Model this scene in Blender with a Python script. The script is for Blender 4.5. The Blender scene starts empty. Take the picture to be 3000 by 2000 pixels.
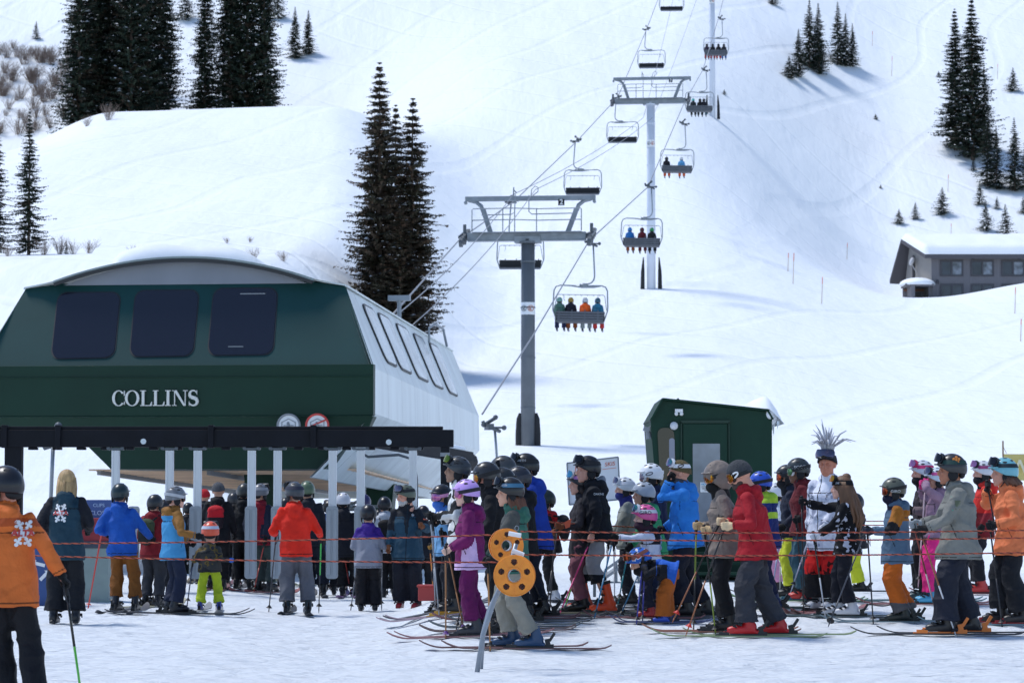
import bpy, bmesh, math, random
import numpy as np
from mathutils import Vector, Matrix, Euler, noise
from mathutils.bvhtree import BVHTree
R = math.radians
rnd = random.Random(7)
sc = bpy.context.scene
col = sc.collection

# ---------------------------------------------------------------- camera
F = 8333.33; CZ = 1.50; HOR = 1479.0
TH = math.atan((HOR - 1000) / F)
cd = bpy.data.cameras.new('camera'); cam = bpy.data.objects.new('camera', cd); col.objects.link(cam)
cd.sensor_width = 36; cd.lens = 100; cd.clip_start = 0.5; cd.clip_end = 5000
cam.location = (0, 0, CZ); cam.rotation_euler = (math.pi / 2 + TH, 0, 0)
cd.dof.use_dof = True; cd.dof.focus_distance = 31; cd.dof.aperture_fstop = 7.0
sc.camera = cam
# ---------------------------------------------------------------- light
SUN = Vector((-0.38, 0.20, 0.84)).normalized()
w = bpy.data.worlds.new("World"); sc.world = w; w.use_nodes = True
nt = w.node_tree; bg = nt.nodes['Background']
sky = nt.nodes.new('ShaderNodeTexSky'); sky.sky_type = 'NISHITA'; sky.sun_disc = False
sky.sun_elevation = math.asin(SUN.z); sky.sun_rotation = math.atan2(SUN.x, SUN.y); sky.altitude = 2600
nt.links.new(sky.outputs[0], bg.inputs[0]); bg.inputs[1].default_value = 0.15
sd = bpy.data.lights.new('sun', 'SUN'); sun = bpy.data.objects.new('sun', sd); col.objects.link(sun)
sd.energy = 2.1; sd.angle = R(15); sd.color = (1.0, 0.985, 0.96)
sun.rotation_euler = SUN.to_track_quat('Z', 'Y').to_euler()
sc.view_settings.view_transform = 'Standard'; sc.view_settings.look = 'None'
sc.view_settings.exposure = 0.51; sc.view_settings.gamma = 1
sc.cycles.max_bounces = 6; sc.cycles.diffuse_bounces = 3; sc.cycles.glossy_bounces = 3

# ---------------------------------------------------------------- helpers
def P(px, py, d):
    """point at depth y=d that the lens sees at pixel (px,py) of the 3000x2000 photo"""
    a = F * math.cos(TH) - (1000 - py) * math.sin(TH)
    return Vector(((px - 1500) / a * d, d, CZ + d * (F * math.sin(TH) + (1000 - py) * math.cos(TH)) / a))
def PIX(p):
    x, y, z = p[0], p[1], p[2] - CZ
    f = y * math.cos(TH) + z * math.sin(TH); u = -y * math.sin(TH) + z * math.cos(TH)
    return 1500 + F * x / f, 1000 - F * u / f
def link(o, parent=None):
    col.objects.link(o)
    if parent is not None: o.parent = parent
    return o
def empty(name, loc=(0, 0, 0), rz=0.0, label=None, cat=None, group=None, parent=None):
    o = bpy.data.objects.new(name, None); o.location = loc; o.rotation_euler = (0, 0, rz); o.empty_display_size = .1
    link(o, parent); tag(o, label, cat, group); return o
def tag(o, label=None, cat=None, group=None, kind=None):
    if label: o['label'] = label
    if cat: o['category'] = cat
    if group: o['group'] = group
    if kind: o['kind'] = kind
    return o
def copy_tree(o, parent=None):
    c = o.copy(); col.objects.link(c)
    if parent is not None: c.parent = parent
    for ch in KIDS(o): copy_tree(ch, c)
    return c
def KIDS(o): return [x for x in o.children]

class MB:
    """collects shapes, links them as ONE mesh"""
    def __init__(s): s.v = []; s.f = []; s.m = []
    def add(s, vs, fs, mi=0):
        b = len(s.v); s.v += [tuple(p) for p in vs]; s.f += [tuple(b + i for i in f) for f in fs]; s.m += [mi] * len(fs); return s
    def box(s, c, size, M=None, mi=0, bev=0):
        hx, hy, hz = size[0] / 2, size[1] / 2, size[2] / 2; c = Vector(c)
        vs = [Vector((x, y, z)) for x in (-hx, hx) for y in (-hy, hy) for z in (-hz, hz)]
        if M is not None: vs = [M @ p for p in vs]
        vs = [c + p for p in vs]
        return s.add(vs, [(0, 1, 3, 2), (4, 6, 7, 5), (0, 4, 5, 1), (2, 3, 7, 6), (0, 2, 6, 4), (1, 5, 7, 3)], mi)
    def bar(s, a, b, w, h, mi=0):
        a = Vector(a); b = Vector(b); d = b - a; L = d.length
        q = d.to_track_quat('X', 'Z').to_matrix()
        return s.box((a + b) / 2, (L, w, h), q, mi)
    def tube(s, pts, r, n=8, mi=0, cap=True, flat=None):
        pts = [Vector(p) for p in pts]; rs = r if isinstance(r, (list, tuple)) else [r] * len(pts)
        vs = []; fs = []; prev = None
        for i, p in enumerate(pts):
            t = (pts[min(i + 1, len(pts) - 1)] - pts[max(i - 1, 0)])
            t = t.normalized() if t.length > 1e-9 else Vector((0, 0, 1))
            if prev is None:
                a = Vector((0, 1, 0)) if abs(t.y) < .9 else Vector((1, 0, 0))
                u = (a - t * a.dot(t)).normalized()
            else: u = (prev - t * prev.dot(t)).normalized()
            prev = u; v = t.cross(u)
            ru, rv = rs[i] if isinstance(rs[i], (list, tuple)) else (rs[i], rs[i])
            for k in range(n):
                an = 2 * math.pi * k / n; vs.append(p + u * (math.cos(an) * rv) + v * (math.sin(an) * ru))
        for i in range(len(pts) - 1):
            for k in range(n):
                a = i * n + k; b = i * n + (k + 1) % n; fs.append((a, b, b + n, a + n))
        if cap: fs.append(tuple(range(n - 1, -1, -1))); fs.append(tuple((len(pts) - 1) * n + k for k in range(n)))
        return s.add(vs, fs, mi)
    def ell(s, c, r, M=None, n=12, m=8, mi=0):
        c = Vector(c); r = (r, r, r) if not isinstance(r, (list, tuple)) else r
        vs = []; fs = []
        for j in range(m + 1):
            t = math.pi * j / m
            for k in range(n):
                a = 2 * math.pi * k / n
                p = Vector((r[0] * math.sin(t) * math.cos(a), r[1] * math.sin(t) * math.sin(a), r[2] * math.cos(t)))
                vs.append(c + (M @ p if M is not None else p))
        for j in range(m):
            for k in range(n):
                a = j * n + k; b = j * n + (k + 1) % n; fs.append((a, a + n, b + n, b))
        return s.add(vs, fs, mi)
    def prism(s, poly, fr, to, mi=0):
        """poly: list of 2d pts, fr/to: functions mapping 2d->3d"""
        n = len(poly); vs = [fr(p) for p in poly] + [to(p) for p in poly]
        fs = [tuple(range(n)), tuple(range(2 * n - 1, n - 1, -1))] + [(i, i + n, (i + 1) % n + n, (i + 1) % n) for i in range(n)]
        return s.add(vs, fs, mi)
    def mesh(s, name, mats, smooth=False):
        me = bpy.data.meshes.new(name); me.from_pydata(s.v, [], s.f)
        for m in (mats if isinstance(mats, (list, tuple)) else [mats]): me.materials.append(m)
        if any(s.m): me.polygons.foreach_set('material_index', s.m)
        if smooth: me.polygons.foreach_set('use_smooth', [True] * len(me.polygons))
        me.validate(); me.update(); return me
    def build(s, name, mats, parent=None, smooth=False, bevel=0, loc=None, rz=None, fix=True):
        me = s.mesh(name, mats, smooth)
        if fix:
            bm = bmesh.new(); bm.from_mesh(me); bmesh.ops.recalc_face_normals(bm, faces=bm.faces); bm.to_mesh(me); bm.free()
        o = bpy.data.objects.new(name, me); link(o, parent)
        if loc is not None: o.location = loc
        if rz is not None: o.rotation_euler = (0, 0, rz)
        if bevel:
            b = o.modifiers.new('bevel', 'BEVEL'); b.width = bevel; b.segments = 2; b.limit_method = 'ANGLE'
        return o

MATS = {}
def srgb(c):
    return tuple(((x / 255) / 12.92 if x / 255 <= .04045 else ((x / 255 + .055) / 1.055) ** 2.4) for x in c)
def mat(name, rgb, rough=.7, metal=0.0, bump=0.0, bscale=40, var=0.0, vscale=6, coat=0, spec=.5, stretch=None, dirt=None):
    if name in MATS: return MATS[name]
    m = bpy.data.materials.new(name); m.use_nodes = True; n = m.node_tree.nodes; l = m.node_tree.links
    b = n['Principled BSDF']; b.inputs['Base Color'].default_value = (*rgb, 1); b.inputs['Roughness'].default_value = rough
    b.inputs['Metallic'].default_value = metal; b.inputs['Specular IOR Level'].default_value = spec
    if coat: b.inputs['Coat Weight'].default_value = coat
    tc = n.new('ShaderNodeTexCoord'); mp = n.new('ShaderNodeMapping'); l.new(tc.outputs['Object'], mp.inputs[0])
    if stretch: mp.inputs['Scale'].default_value = stretch
    if var:
        t = n.new('ShaderNodeTexNoise'); t.inputs['Scale'].default_value = vscale; t.inputs['Detail'].default_value = 4; l.new(mp.outputs[0], t.inputs[0])
        mr = n.new('ShaderNodeMapRange'); mr.inputs[1].default_value = .3; mr.inputs[2].default_value = .7; mr.inputs[3].default_value = 1 - var; mr.inputs[4].default_value = 1 + var
        l.new(t.outputs[0], mr.inputs[0])
        mx = n.new('ShaderNodeMix'); mx.data_type = 'RGBA'; mx.blend_type = 'MULTIPLY'; mx.inputs[0].default_value = 1
        mx.inputs[6].default_value = (*rgb, 1); l.new(mr.outputs[0], mx.inputs[7]); l.new(mx.outputs[2], b.inputs['Base Color'])
    if bump:
        t2 = n.new('ShaderNodeTexNoise'); t2.inputs['Scale'].default_value = bscale; t2.inputs['Detail'].default_value = 5; l.new(mp.outputs[0], t2.inputs[0])
        bp = n.new('ShaderNodeBump'); bp.inputs['Strength'].default_value = bump; bp.inputs['Distance'].default_value = .02
        l.new(t2.outputs[0], bp.inputs['Height']); l.new(bp.outputs[0], b.inputs['Normal'])
    MATS[name] = m; return m
def cloth(rgb, key=None, rough=.78):
    c = srgb(rgb); nm = 'cloth_%d_%d_%d' % tuple(rgb)
    if nm in MATS: return MATS[nm]
    m = mat(nm, c, rough, bump=.5, bscale=26, var=.14, vscale=5, spec=.3); n = m.node_tree.nodes; l = m.node_tree.links
    tc = [x for x in n if x.type == 'TEX_COORD'][0]; fine = [x for x in n if x.type == 'BUMP'][0]
    wp = n.new('ShaderNodeTexNoise'); wp.inputs['Scale'].default_value = 3.0; l.new(tc.outputs['Object'], wp.inputs[0])
    ad = n.new('ShaderNodeVectorMath'); ad.operation = 'MULTIPLY_ADD'; l.new(wp.outputs['Color'], ad.inputs[0]); ad.inputs[1].default_value = (.35, .35, .35); l.new(tc.outputs['Object'], ad.inputs[2])
    rg = n.new('ShaderNodeTexNoise'); rg.noise_type = 'RIDGED_MULTIFRACTAL'; rg.normalize = True; rg.inputs['Scale'].default_value = 5.5; rg.inputs['Detail'].default_value = 2.5; l.new(ad.outputs[0], rg.inputs[0])
    b2 = n.new('ShaderNodeBump'); b2.inputs['Strength'].default_value = .8; b2.inputs['Distance'].default_value = .06; l.new(rg.outputs[0], b2.inputs['Height']); l.new(b2.outputs[0], fine.inputs['Normal'])
    return m
def plastic(rgb, rough=.35):
    return mat('plastic_%d_%d_%d_%d' % (*rgb, int(rough * 100)), srgb(rgb), rough, var=.06, vscale=9)

# ---------------------------------------------------------------- terrain
def sm(a, b, x):
    t = np.clip((x - a) / (b - a), 0, 1); return t * t * (3 - 2 * t)
PM = np.array([(0, 0), (60, 0.05), (80, .7), (100, 2.2), (119, 4.15), (150, 8.4), (200, 16.8), (240, 25), (258, 30), (290, 43), (350, 64), (500, 125), (900, 290)])
PL = np.array([(0, 0), (60, .2), (78, 1.3), (100, 9.2), (108, 11.4), (116, 11.6), (150, 15.0), (200, 24.2), (240, 34), (258, 37.6), (268, 38.4), (278, 38.0), (295, 39), (330, 53), (360, 70), (400, 90), (600, 190), (900, 360)])
PR = np.array([(0, 0), (60, 0.05), (80, .7), (119, 3.6), (160, 8.4), (200, 13.9), (224, 17.7), (236, 18.9), (255, 19.9), (268, 21.2), (290, 28), (320, 42), (350, 55), (400, 75), (455, 96), (470, 98), (520, 128), (600, 176), (900, 330)])
def prof(tab, d, ww):
    s = 0
    for o in (-1, -.5, 0, .5, 1): s = s + np.interp(d + o * ww, tab[:, 0], tab[:, 1])
    return s / 5
def Gv(x, y):
    x = np.asarray(x, float); y = np.asarray(y, float)
    d = np.maximum(y, .5); u = 1500 + F * x / d
    zm = prof(PM, d, np.minimum(18, d * .08)); zl = prof(PL, d, np.minimum(7, d * .04)); zr = prof(PR, d, np.minimum(7, d * .04))
    tt = sm(112, 175, d); wl = 1 - sm(560 + 390 * tt, 960 + 540 * tt, u); wr = sm(2000, 2700, u + 60 * np.sin(d / 37.))
    z = zm * (1 - wl) * (1 - wr) + zl * wl + zr * wr
    # crest of the knoll falls off to the left
    z = z - wl * 3.4 * (1 - sm(-20, 330, u)) * sm(200, 262, d) * (1 - sm(290, 330, d))
    # bank before the house rises to the right
    z = z + wr * 1.5 * sm(2700, 3100, u) * np.exp(-((d - 228) / 13.) ** 2)
    # gentle lie of the queue area
    q = sm(-1.7, -.5, x)
    near = (1 - sm(48, 62, d))
    z = z + near * (q * (.08 + .031 * np.clip(d - 30, -3, 6.5)) - (1 - q) * .02)
    far = sm(60, 130, d)
    z = z + far * (1 - .8 * wr) * (.55 * np.sin(x / 13. + d / 29.) * np.sin(d / 17. + x / 31.) + .25 * np.sin(x / 5.3 + 1.3 + d / 23.) * np.sin(d / 9.1) )
    return z
def G(x, y): return float(Gv(x, y))
def hit(px, py, d0=8, d1=880):
    """where the sight line through a pixel meets the snow"""
    ds = np.linspace(d0, d1, 3500)
    a = F * math.cos(TH) - (1000 - py) * math.sin(TH)
    xs = (px - 1500) / a * ds; zs = CZ + ds * (F * math.sin(TH) + (1000 - py) * math.cos(TH)) / a
    g = Gv(xs, ds); k = np.argmax(g > zs)
    if not (g > zs).any(): k = len(ds) - 1
    lo, hi = ds[max(k - 1, 0)], ds[k]
    for _ in range(18):
        m = (lo + hi) / 2; p = P(px, py, m)
        if G(p.x, p.y) > p.z: hi = m
        else: lo = m
    p = P(px, py, hi); return Vector((p.x, p.y, G(p.x, p.y)))

def snow_mat():
    m = bpy.data.materials.new('snow'); m.use_nodes = True; n = m.node_tree.nodes; l = m.node_tree.links; b = n['Principled BSDF']
    b.inputs['Base Color'].default_value = (.86, .885, .91, 1); b.inputs['Roughness'].default_value = .62; b.inputs['Specular IOR Level'].default_value = .25
    tc = n.new('ShaderNodeTexCoord')
    def noi(scale, det, sx=(1, 1, 1), rot=(0, 0, 0), rough=.55):
        mp = n.new('ShaderNodeMapping'); mp.inputs['Scale'].default_value = sx; mp.inputs['Rotation'].default_value = rot; l.new(tc.outputs['Object'], mp.inputs[0])
        t = n.new('ShaderNodeTexNoise'); t.inputs['Scale'].default_value = scale; t.inputs['Detail'].default_value = det; t.inputs['Roughness'].default_value = rough; l.new(mp.outputs[0], t.inputs[0]); return t.outputs[0]
    def bump(h, dist, prev=None, st=1.0):
        bp = n.new('ShaderNodeBump'); bp.inputs['Strength'].default_value = st; bp.inputs['Distance'].default_value = dist; l.new(h, bp.inputs['Height'])
        if prev is not None: l.new(prev, bp.inputs['Normal'])
        return bp.outputs[0]
    # far: wind drifts and long ski tracks; near: trampled, combed snow
    sep = n.new('ShaderNodeSeparateXYZ'); l.new(tc.outputs['Object'], sep.inputs[0])
    mr = n.new('ShaderNodeMapRange'); mr.inputs[1].default_value = 45; mr.inputs[2].default_value = 90; l.new(sep.outputs[1], mr.inputs[0])
    def mul(a, bb):
        x = n.new('ShaderNodeMath'); x.operation = 'MULTIPLY'; l.new(a, x.inputs[0])
        if isinstance(bb, (int, float)): x.inputs[1].default_value = bb
        else: l.new(bb, x.inputs[1])
        return x.outputs[0]
    inv = n.new('ShaderNodeMath'); inv.operation = 'SUBTRACT'; inv.inputs[0].default_value = 1; l.new(mr.outputs[0], inv.inputs[1])
    f1 = noi(.09, 5, (1, .35, .35)); nb = bump(mul(f1, mr.outputs[0]), .9, None)
    f2 = noi(.55, 6, (1.4, .16, .3), (0, 0, R(24)), .6); nb = bump(mul(f2, mr.outputs[0]), .10, nb)
    # tracks: distorted wave bands, thin grooves
    def track(rot, sc_, dist_, k, depth, nb):
        mp = n.new('ShaderNodeMapping'); mp.inputs['Rotation'].default_value = (0, 0, rot); l.new(tc.outputs['Object'], mp.inputs[0])
        wv = n.new('ShaderNodeTexWave'); wv.inputs['Scale'].default_value = sc_; wv.inputs['Distortion'].default_value = dist_; wv.inputs['Detail'].default_value = 1.2; wv.inputs['Detail Scale'].default_value = .35; l.new(mp.outputs[0], wv.inputs[0])
        r = n.new('ShaderNodeMapRange'); r.inputs[1].default_value = 0; r.inputs[2].default_value = k; r.inputs[3].default_value = 0; r.inputs[4].default_value = 1; l.new(wv.outputs[1], r.inputs[0])
        return bump(mul(r.outputs[0], mr.outputs[0]), depth, nb)
    nb = track(R(20), .03, 11, .04, .06, nb); nb = track(R(-50), .05, 12, .04, .08, nb)
    f3 = noi(2.2, 6, (1, 1, 1)); nb = bump(mul(f3, inv.outputs[0]), .15, nb)
    f4 = noi(14, 6, (.35, 1.3, 1), (0, 0, R(8)), .7); nb = bump(mul(f4, inv.outputs[0]), .05, nb)
    f5 = noi(1.1, 4, (.25, 3.2, 1), (0, 0, R(-6)), .6); nb = bump(mul(f5, inv.outputs[0]), .15, nb)
    l.new(nb, b.inputs['Normal'])
    t = noi(.05, 3); cr = n.new('ShaderNodeMapRange'); cr.inputs[3].default_value = .965; cr.inputs[4].default_value = 1.02; l.new(t, cr.inputs[0])
    mx = n.new('ShaderNodeMix'); mx.data_type = 'RGBA'; mx.blend_type = 'MULTIPLY'; mx.inputs[0].default_value = 1; mx.inputs[6].default_value = (.83, .868, .90, 1)
    l.new(cr.outputs[0], mx.inputs[7]); l.new(mx.outputs[2], b.inputs['Base Color'])
    return m
SNOW = snow_mat(); MATS['snow'] = SNOW
def build_ground():
    us = np.concatenate([np.linspace(-26000, -700, 50, endpoint=False), np.linspace(-700, 3700, 440, endpoint=False), np.linspace(3700, 29000, 51)])
    ds = np.concatenate([[0.6, 2, 4, 8, 12], np.geomspace(16, 22, 24, endpoint=False), np.linspace(22, 42, 210, endpoint=False), np.geomspace(42, 60, 40, endpoint=False), np.linspace(60, 420, 260, endpoint=False), np.geomspace(420, 900, 50)])
    U, D = np.meshgrid(us, ds); X = (U - 1500) / F * D; Z = Gv(X, D)
    # real lumps of trodden snow near the queue
    h = np.zeros_like(Z)
    rs = np.random.RandomState(3)
    for k in range(26):
        kx, ky = rs.uniform(2, 9) * np.cos(6.28 * k / 26), rs.uniform(3, 10) * np.sin(6.28 * k / 26)
        h += np.sin(X * kx + D * ky + rs.uniform(0, 6)) / 26
    Z += h * .045 * (1 - sm(50, 70, D))
    h2 = np.zeros_like(Z)
    for k in range(40):
        a = rs.uniform(0, 6.28); f = rs.uniform(8, 34); h2 += np.sin(X * f * np.cos(a) + D * f * np.sin(a) + rs.uniform(0, 6) + 1.5 * np.sin(X * 1.7 + k)) * (8 / f) ** .5 / 40
    Z += h2 * .075 * (1 - sm(42, 50, D)) * sm(18, 23, D)
    n, m = U.shape; vs = np.stack([X, D, Z], -1).reshape(-1, 3)
    idx = np.arange(n * m).reshape(n, m)
    fs = np.stack([idx[:-1, :-1], idx[:-1, 1:], idx[1:, 1:], idx[1:, :-1]], -1).reshape(-1, 4)
    me = bpy.data.meshes.new('ground'); me.from_pydata(vs.tolist(), [], fs.tolist()); me.materials.append(SNOW)
    me.polygons.foreach_set('use_smooth', [True] * len(me.polygons)); me.update()
    o = bpy.data.objects.new('ground', me); link(o); o['kind'] = 'structure'; return o
ground = build_ground()
# ================================================================ text and marks
def text_mesh(s, size, depth=.002, offset=0.0, spacing=1.0, shear=0):
    cu = bpy.data.curves.new('t', 'FONT'); cu.body = s; cu.size = size; cu.extrude = depth; cu.offset = offset; cu.align_x = 'CENTER'; cu.align_y = 'CENTER'; cu.space_character = spacing; cu.resolution_u = 3; cu.shear = shear
    o = bpy.data.objects.new('t', cu); col.objects.link(o); bpy.context.view_layer.update()
    me = bpy.data.meshes.new_from_object(o.evaluated_get(bpy.context.evaluated_depsgraph_get()))
    bpy.data.objects.remove(o); bpy.data.curves.remove(cu); return me
def put_text(s, size, m, parent, origin, right, up, name='lettering', depth=.002, offset=0.0, spacing=1.0, sx=1.0, shear=0):
    me = text_mesh(s, size, depth, offset, spacing, shear); right = Vector(right).normalized(); up = Vector(up).normalized(); nrm = right.cross(up)
    M = Matrix((( right.x * sx, up.x, nrm.x, origin[0]), (right.y * sx, up.y, nrm.y, origin[1]), (right.z * sx, up.z, nrm.z, origin[2]), (0, 0, 0, 1)))
    me.transform(M); me.materials.clear(); me.materials.append(m)
    o = bpy.data.objects.new(name, me); link(o, parent); return o
STEEL = mat('galvanised', (.24, .27, .30), .5, .35, bump=.2, bscale=12, var=.16, vscale=3)
STEELD = mat('dark_steel', (.10, .115, .13), .5, .5, var=.1)
WHITEP = mat('white_pole_paint', (.66, .70, .78), .55, bump=.1, bscale=6, var=.05, vscale=1)
BLACK = mat('black_paint', (.006, .007, .011), .6, var=.2, vscale=3, spec=.2)
BLACKM = mat('matt_black', (.016, .017, .02), .75, bump=.3, bscale=15)
WHITE = mat('white_enamel', (.78, .79, .80), .4)
REDP = mat('red_enamel', (.55, .05, .04), .45)
GREYP = mat('grey_enamel', (.22, .24, .26), .5)
CABLE = mat('steel_rope', (.26, .27, .29), .5, .4)

AX = .1125; 
def lift_frame(d, off=0.0):  # centre of the line at distance d
    return .52 + .1139 * (d - 119) + off
RZ = -math.atan(.1139)
def ascx(d): return .1125 * d - 10.19
def dscx(d): return .1153 * d - 15.93

def make_tower(base, ztop, polemat, number, label, signs=True, pads=True):
    """base: on snow; ztop: height of lower cross arm centre"""
    t = empty('lift_tower', base, RZ, label, 'lift tower', 'lift towers up the slope')
    H = ztop - base.z
    m = MB(); m.tube([(0, 0, -1.0), (0, 0, H * .5), (0, 0, H - .1)], [.31, .295, .285], 24); m.build('pole', polemat, t, smooth=True)
    m = MB()
    m.tube([(0, 0, H - .28), (0, 0, H - .2)], .42, 24); m.build('flange', polemat, t)
    for z in [H * .18, H * .42, H * .66, H * .88]: m = MB(); m.tube([(0, 0, z - .03), (0, 0, z + .03)], .315, 24); m.build('flange', polemat, t)
    m = MB(); m.box((-.05, 0, H), (5.0, .42, .36)); m.box((-.05, -.215, H + .12), (4.9, .03, .05)); m.box((-.05, -.215, H - .16), (4.9, .03, .05)); m.box((0, 0, H - .12), (1.1, .55, .3))
    m.build('cross_arm', STEEL, t, bevel=.02)
    # upper lifting frame
    m = MB(); hz = H + 1.62; m.box((0.1, 0, hz), (5.5, .22, .2)); 
    for sx in (-1, 1):
        m.bar((sx * 1.62 + .05, 0, H + .15), (sx * 1.98 + .08, 0, H + 1.18), .2, .2)
        m.tube([(sx * 1.98 + .08, 0, H + 1.1), (sx * 2.06 + .08, 0, H + 1.32), (sx * 2.28 + .08, 0, H + 1.49), (sx * 2.6 + .08, 0, H + 1.55)], [.1, .1, .09, .07], 6)
        m.tube([(sx * 2.72 + .08, -.12, H + 1.46), (sx * 2.72 + .08, .12, H + 1.46)], .07, 8)
    m.build('lifting_frame', STEEL, t, bevel=.01)
    m = MB()
    for y in (-.55,):
        for z in (.62, 1.1): m.tube([(-2.3, y, H + .2), (-2.3, y, H + z), (-2.25, y, H + z + .05), (-.55, y, H + z + .06)], .024, 6); m.tube([(.5, y, H + z + .02), (2.25, y, H + z + .04), (2.3, y, H + z), (2.3, y, H + .2)], .024, 6)
        for x in (-1.0, .42, -.5): m.tube([(x, y, H + .15), (x, y, H + 1.15)], .024, 6)
        m.tube([(-.55, y, H + 1.16), (.5, y, H + 1.12)], .024, 6); m.tube([(-.55, y, H + .68), (.5, y, H + .64)], .024, 6)
        m.tube([(-1.9, y, H + .88), (-.65, y, H + .9), (-.5, y, H + .98), (-.48, y, H + 1.75)], .024, 6)
        m.tube([(1.9, y, H + .92), (.22, y, H + .9), (.1, y, H + 1.0), (.1, y, H + 1.7)], .024, 6)
        m.box((0, -.38, H + .16), (4.6, .4, .03))
    m.tube([(.12, 0, H + 1.7), (.16, 0, H + 2.0), (.3, 0, H + 2.14), (.44, 0, H + 2.06), (.42, 0, H + 1.9), (.2, 0, H + 1.74)], .02, 6)
    m.tube([(-.62, 0, H + 1.7), (-.6, 0, H + 2.1)], .03, 6)
    m.tube([(-.62, 0, H + 2.0), (-.48, 0, H + 1.86)], .03, 6)
    m.build('railing', STEEL, t)
    # sheave trains on both ends, along the line
    for sx in (-1, 1):
        m = MB(); x = sx * 2.68
        m.tube([(sx * 2.4, 0, H), (x, 0, H + .12)], .11, 10)
        for s in (-1, 1):
            m.bar((x, s * .15, H - .08), (x, s * 1.3, H - .08 + s * .3), .06, .18)
        m.bar((x + .1 * sx, -1.2, H + .0 - .1), (x + .1 * sx, 1.2, H + .4), .04, .09); m.tube([(x, 0, H - .3), (x, 0, H + .55)], .07, 8)
        for k in range(5):
            yy = -1.2 + k * .6; zz = H - .02 + yy * .25
            m.tube([(x - .07, yy, zz), (x + .07, yy, zz)], .2, 14); m.tube([(x - .09, yy, zz), (x + .09, yy, zz)], .06, 8)
        m.build('sheave_train', STEELD, t)
    m = MB(); m.box((1.42, -.12, H + 1.43), (.26, .03, .26)); nb = m.build('number_plate', BLACK, t)
    put_text(number, .3, WHITE, nb, (1.42, -.14, H + 1.43), (1, 0, 0), (0, 0, 1), 'numeral', offset=.008)
    if signs:
        z = H - 3.02
        m = MB(); n = 18
        for rr, z0, z1, mi in ((.312, z - .26, z + .26, 0),):
            vs = []; fs = []
            for k in range(n + 1):
                a = R(-170 + 160 * k / n); vs += [(rr * math.cos(a), rr * math.sin(a), z0), (rr * math.cos(a), rr * math.sin(a), z1)]
            for k in range(n): fs.append((2 * k, 2 * k + 2, 2 * k + 3, 2 * k + 1))
            m.add(vs, fs)
        sg = m.build('safety_sign', WHITE, t, fix=False)
        for cx, mm in ((-.145, GREYP), (.145, mat('faded_red', (.5, .2, .14), .5))):
            m = MB(); pts = []
            for k in range(25):
                a = 2 * math.pi * k / 24; x = cx + .115 * math.cos(a); pts.append((x, -math.sqrt(max(.0, .318 ** 2 - x * x)), z + .115 * math.sin(a)))
            m.tube(pts, .014, 5, cap=False); m.tube([(cx - .03, -.31, z - .05), (cx, -.322, z + .05)], .03, 5); m.tube([(cx - .06, -.31, z - .06), (cx + .06, -.31, z - .06)], .014, 5)
            m.build('pictogram', mm, sg)
    if pads:
        for sx in (-1, 1): m = MB(); m.tube([(sx * .36, 0, -.4), (sx * .37, 0, .5), (sx * .34, 0, 1.1), (sx * .31, 0, 1.35)], [(.17, .16), (.16, .13), (.15, .12), (.08, .06)], 12); m.build('base_pad', BLACKM, t)
    return t
T2B = P(1547, 1292, 119); T3B = P(1908, 845, 200); T4B = P(2087, 277, 290)
for b in (T2B, T3B, T4B): b.z = G(b.x, b.y)
T2Z = P(1547, 694, 119).z; T3Z = P(1908, 297, 200).z; T4Z = T3Z + (T3Z - T2Z) / 81 * 90 + 7
make_tower(T2B, T2Z, mat('grey_tower_paint', (.13, .145, .16), .55, .2, bump=.15, bscale=5, var=.12, vscale=1.5), '2', 'grey lift tower numbered 2 with a white safety sign on its pole')
make_tower(T3B, T3Z, WHITEP, '3', 'lift tower numbered 3 with a white pole, further up the slope', pads=False)
make_tower(T4B, T4Z, WHITEP, '4', 'uppermost lift tower, only its white pole in sight, cut by the top edge', pads=False)
for b in (T3B, T4B):
    s = b.y
    for sx in (-1, 1):
        m = MB(); m.tube([(sx * .62, 0, -.3), (sx * .6, 0, 1.2), (sx * .55, 0, 2.2)], [.16, .13, .04], 8)
        o = m.build('foot_guard', BLACKM, None, loc=(b.x, b.y - .1, b.z)); tag(o, 'tall black pad %s of the %s tower foot' % ('left' if sx < 0 else 'right', 'white number three' if b.y < 250 else 'uppermost'), 'pad', 'pads beside the tower feet')

# ---------------------------------------------------------------- ropes of the lift
def rope_thing(name, pts, r, label, cat, group=None, m=CABLE, n=6, sag=0.0):
    mb = MB(); out = []
    for a, b in zip(pts[:-1], pts[1:]):
        a = Vector(a); b = Vector(b)
        for k in range(12):
            t = k / 12; p = a.lerp(b, t); p.z -= sag * 4 * t * (1 - t); out.append(p)
    out.append(Vector(pts[-1])); mb.tube(out, r, n); o = mb.build(name, m, None, smooth=True); return tag(o, label, cat, group)
ASC = [P(1727, 705, 119.5), P(1900, 548, 158), P(2010, 300, 198), P(2063, 205, 227), P(2110, 55, 259), P(2140, -60, 285)]
ASC = [Vector((ascx(p.y), p.y, p.z)) for p in ASC]
g1 = P(1413, 1212, 73); rope_thing('haul_rope', [g1, P(1560, 985, 92)] + ASC, .028, 'steel haul rope carrying the occupied chairs uphill', 'rope')
c2 = P(1900, 545, 158)
DSC = [P(1507, 590, 139), P(1693, 412, 172.9), P(1812, 285, 204.6), P(1898, 85, 235.9), P(1958, -70, 264)]
DSC = [Vector((dscx(p.y), p.y, p.z)) for p in DSC]
rope_thing('haul_rope', [P(1150, 922, 78), P(1348, 700, 119)] + DSC, .028, 'steel haul rope carrying the empty chairs down to the station', 'rope')
rope_thing('overhead_cable', [P(1140, 940, 72), P(1503, 570, 119), P(1885, 345, 200), P(1985, -60, 290)], .016, 'thin overhead cable sagging from the station roof past the left of both tower tops', 'cable', sag=.3)
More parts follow.
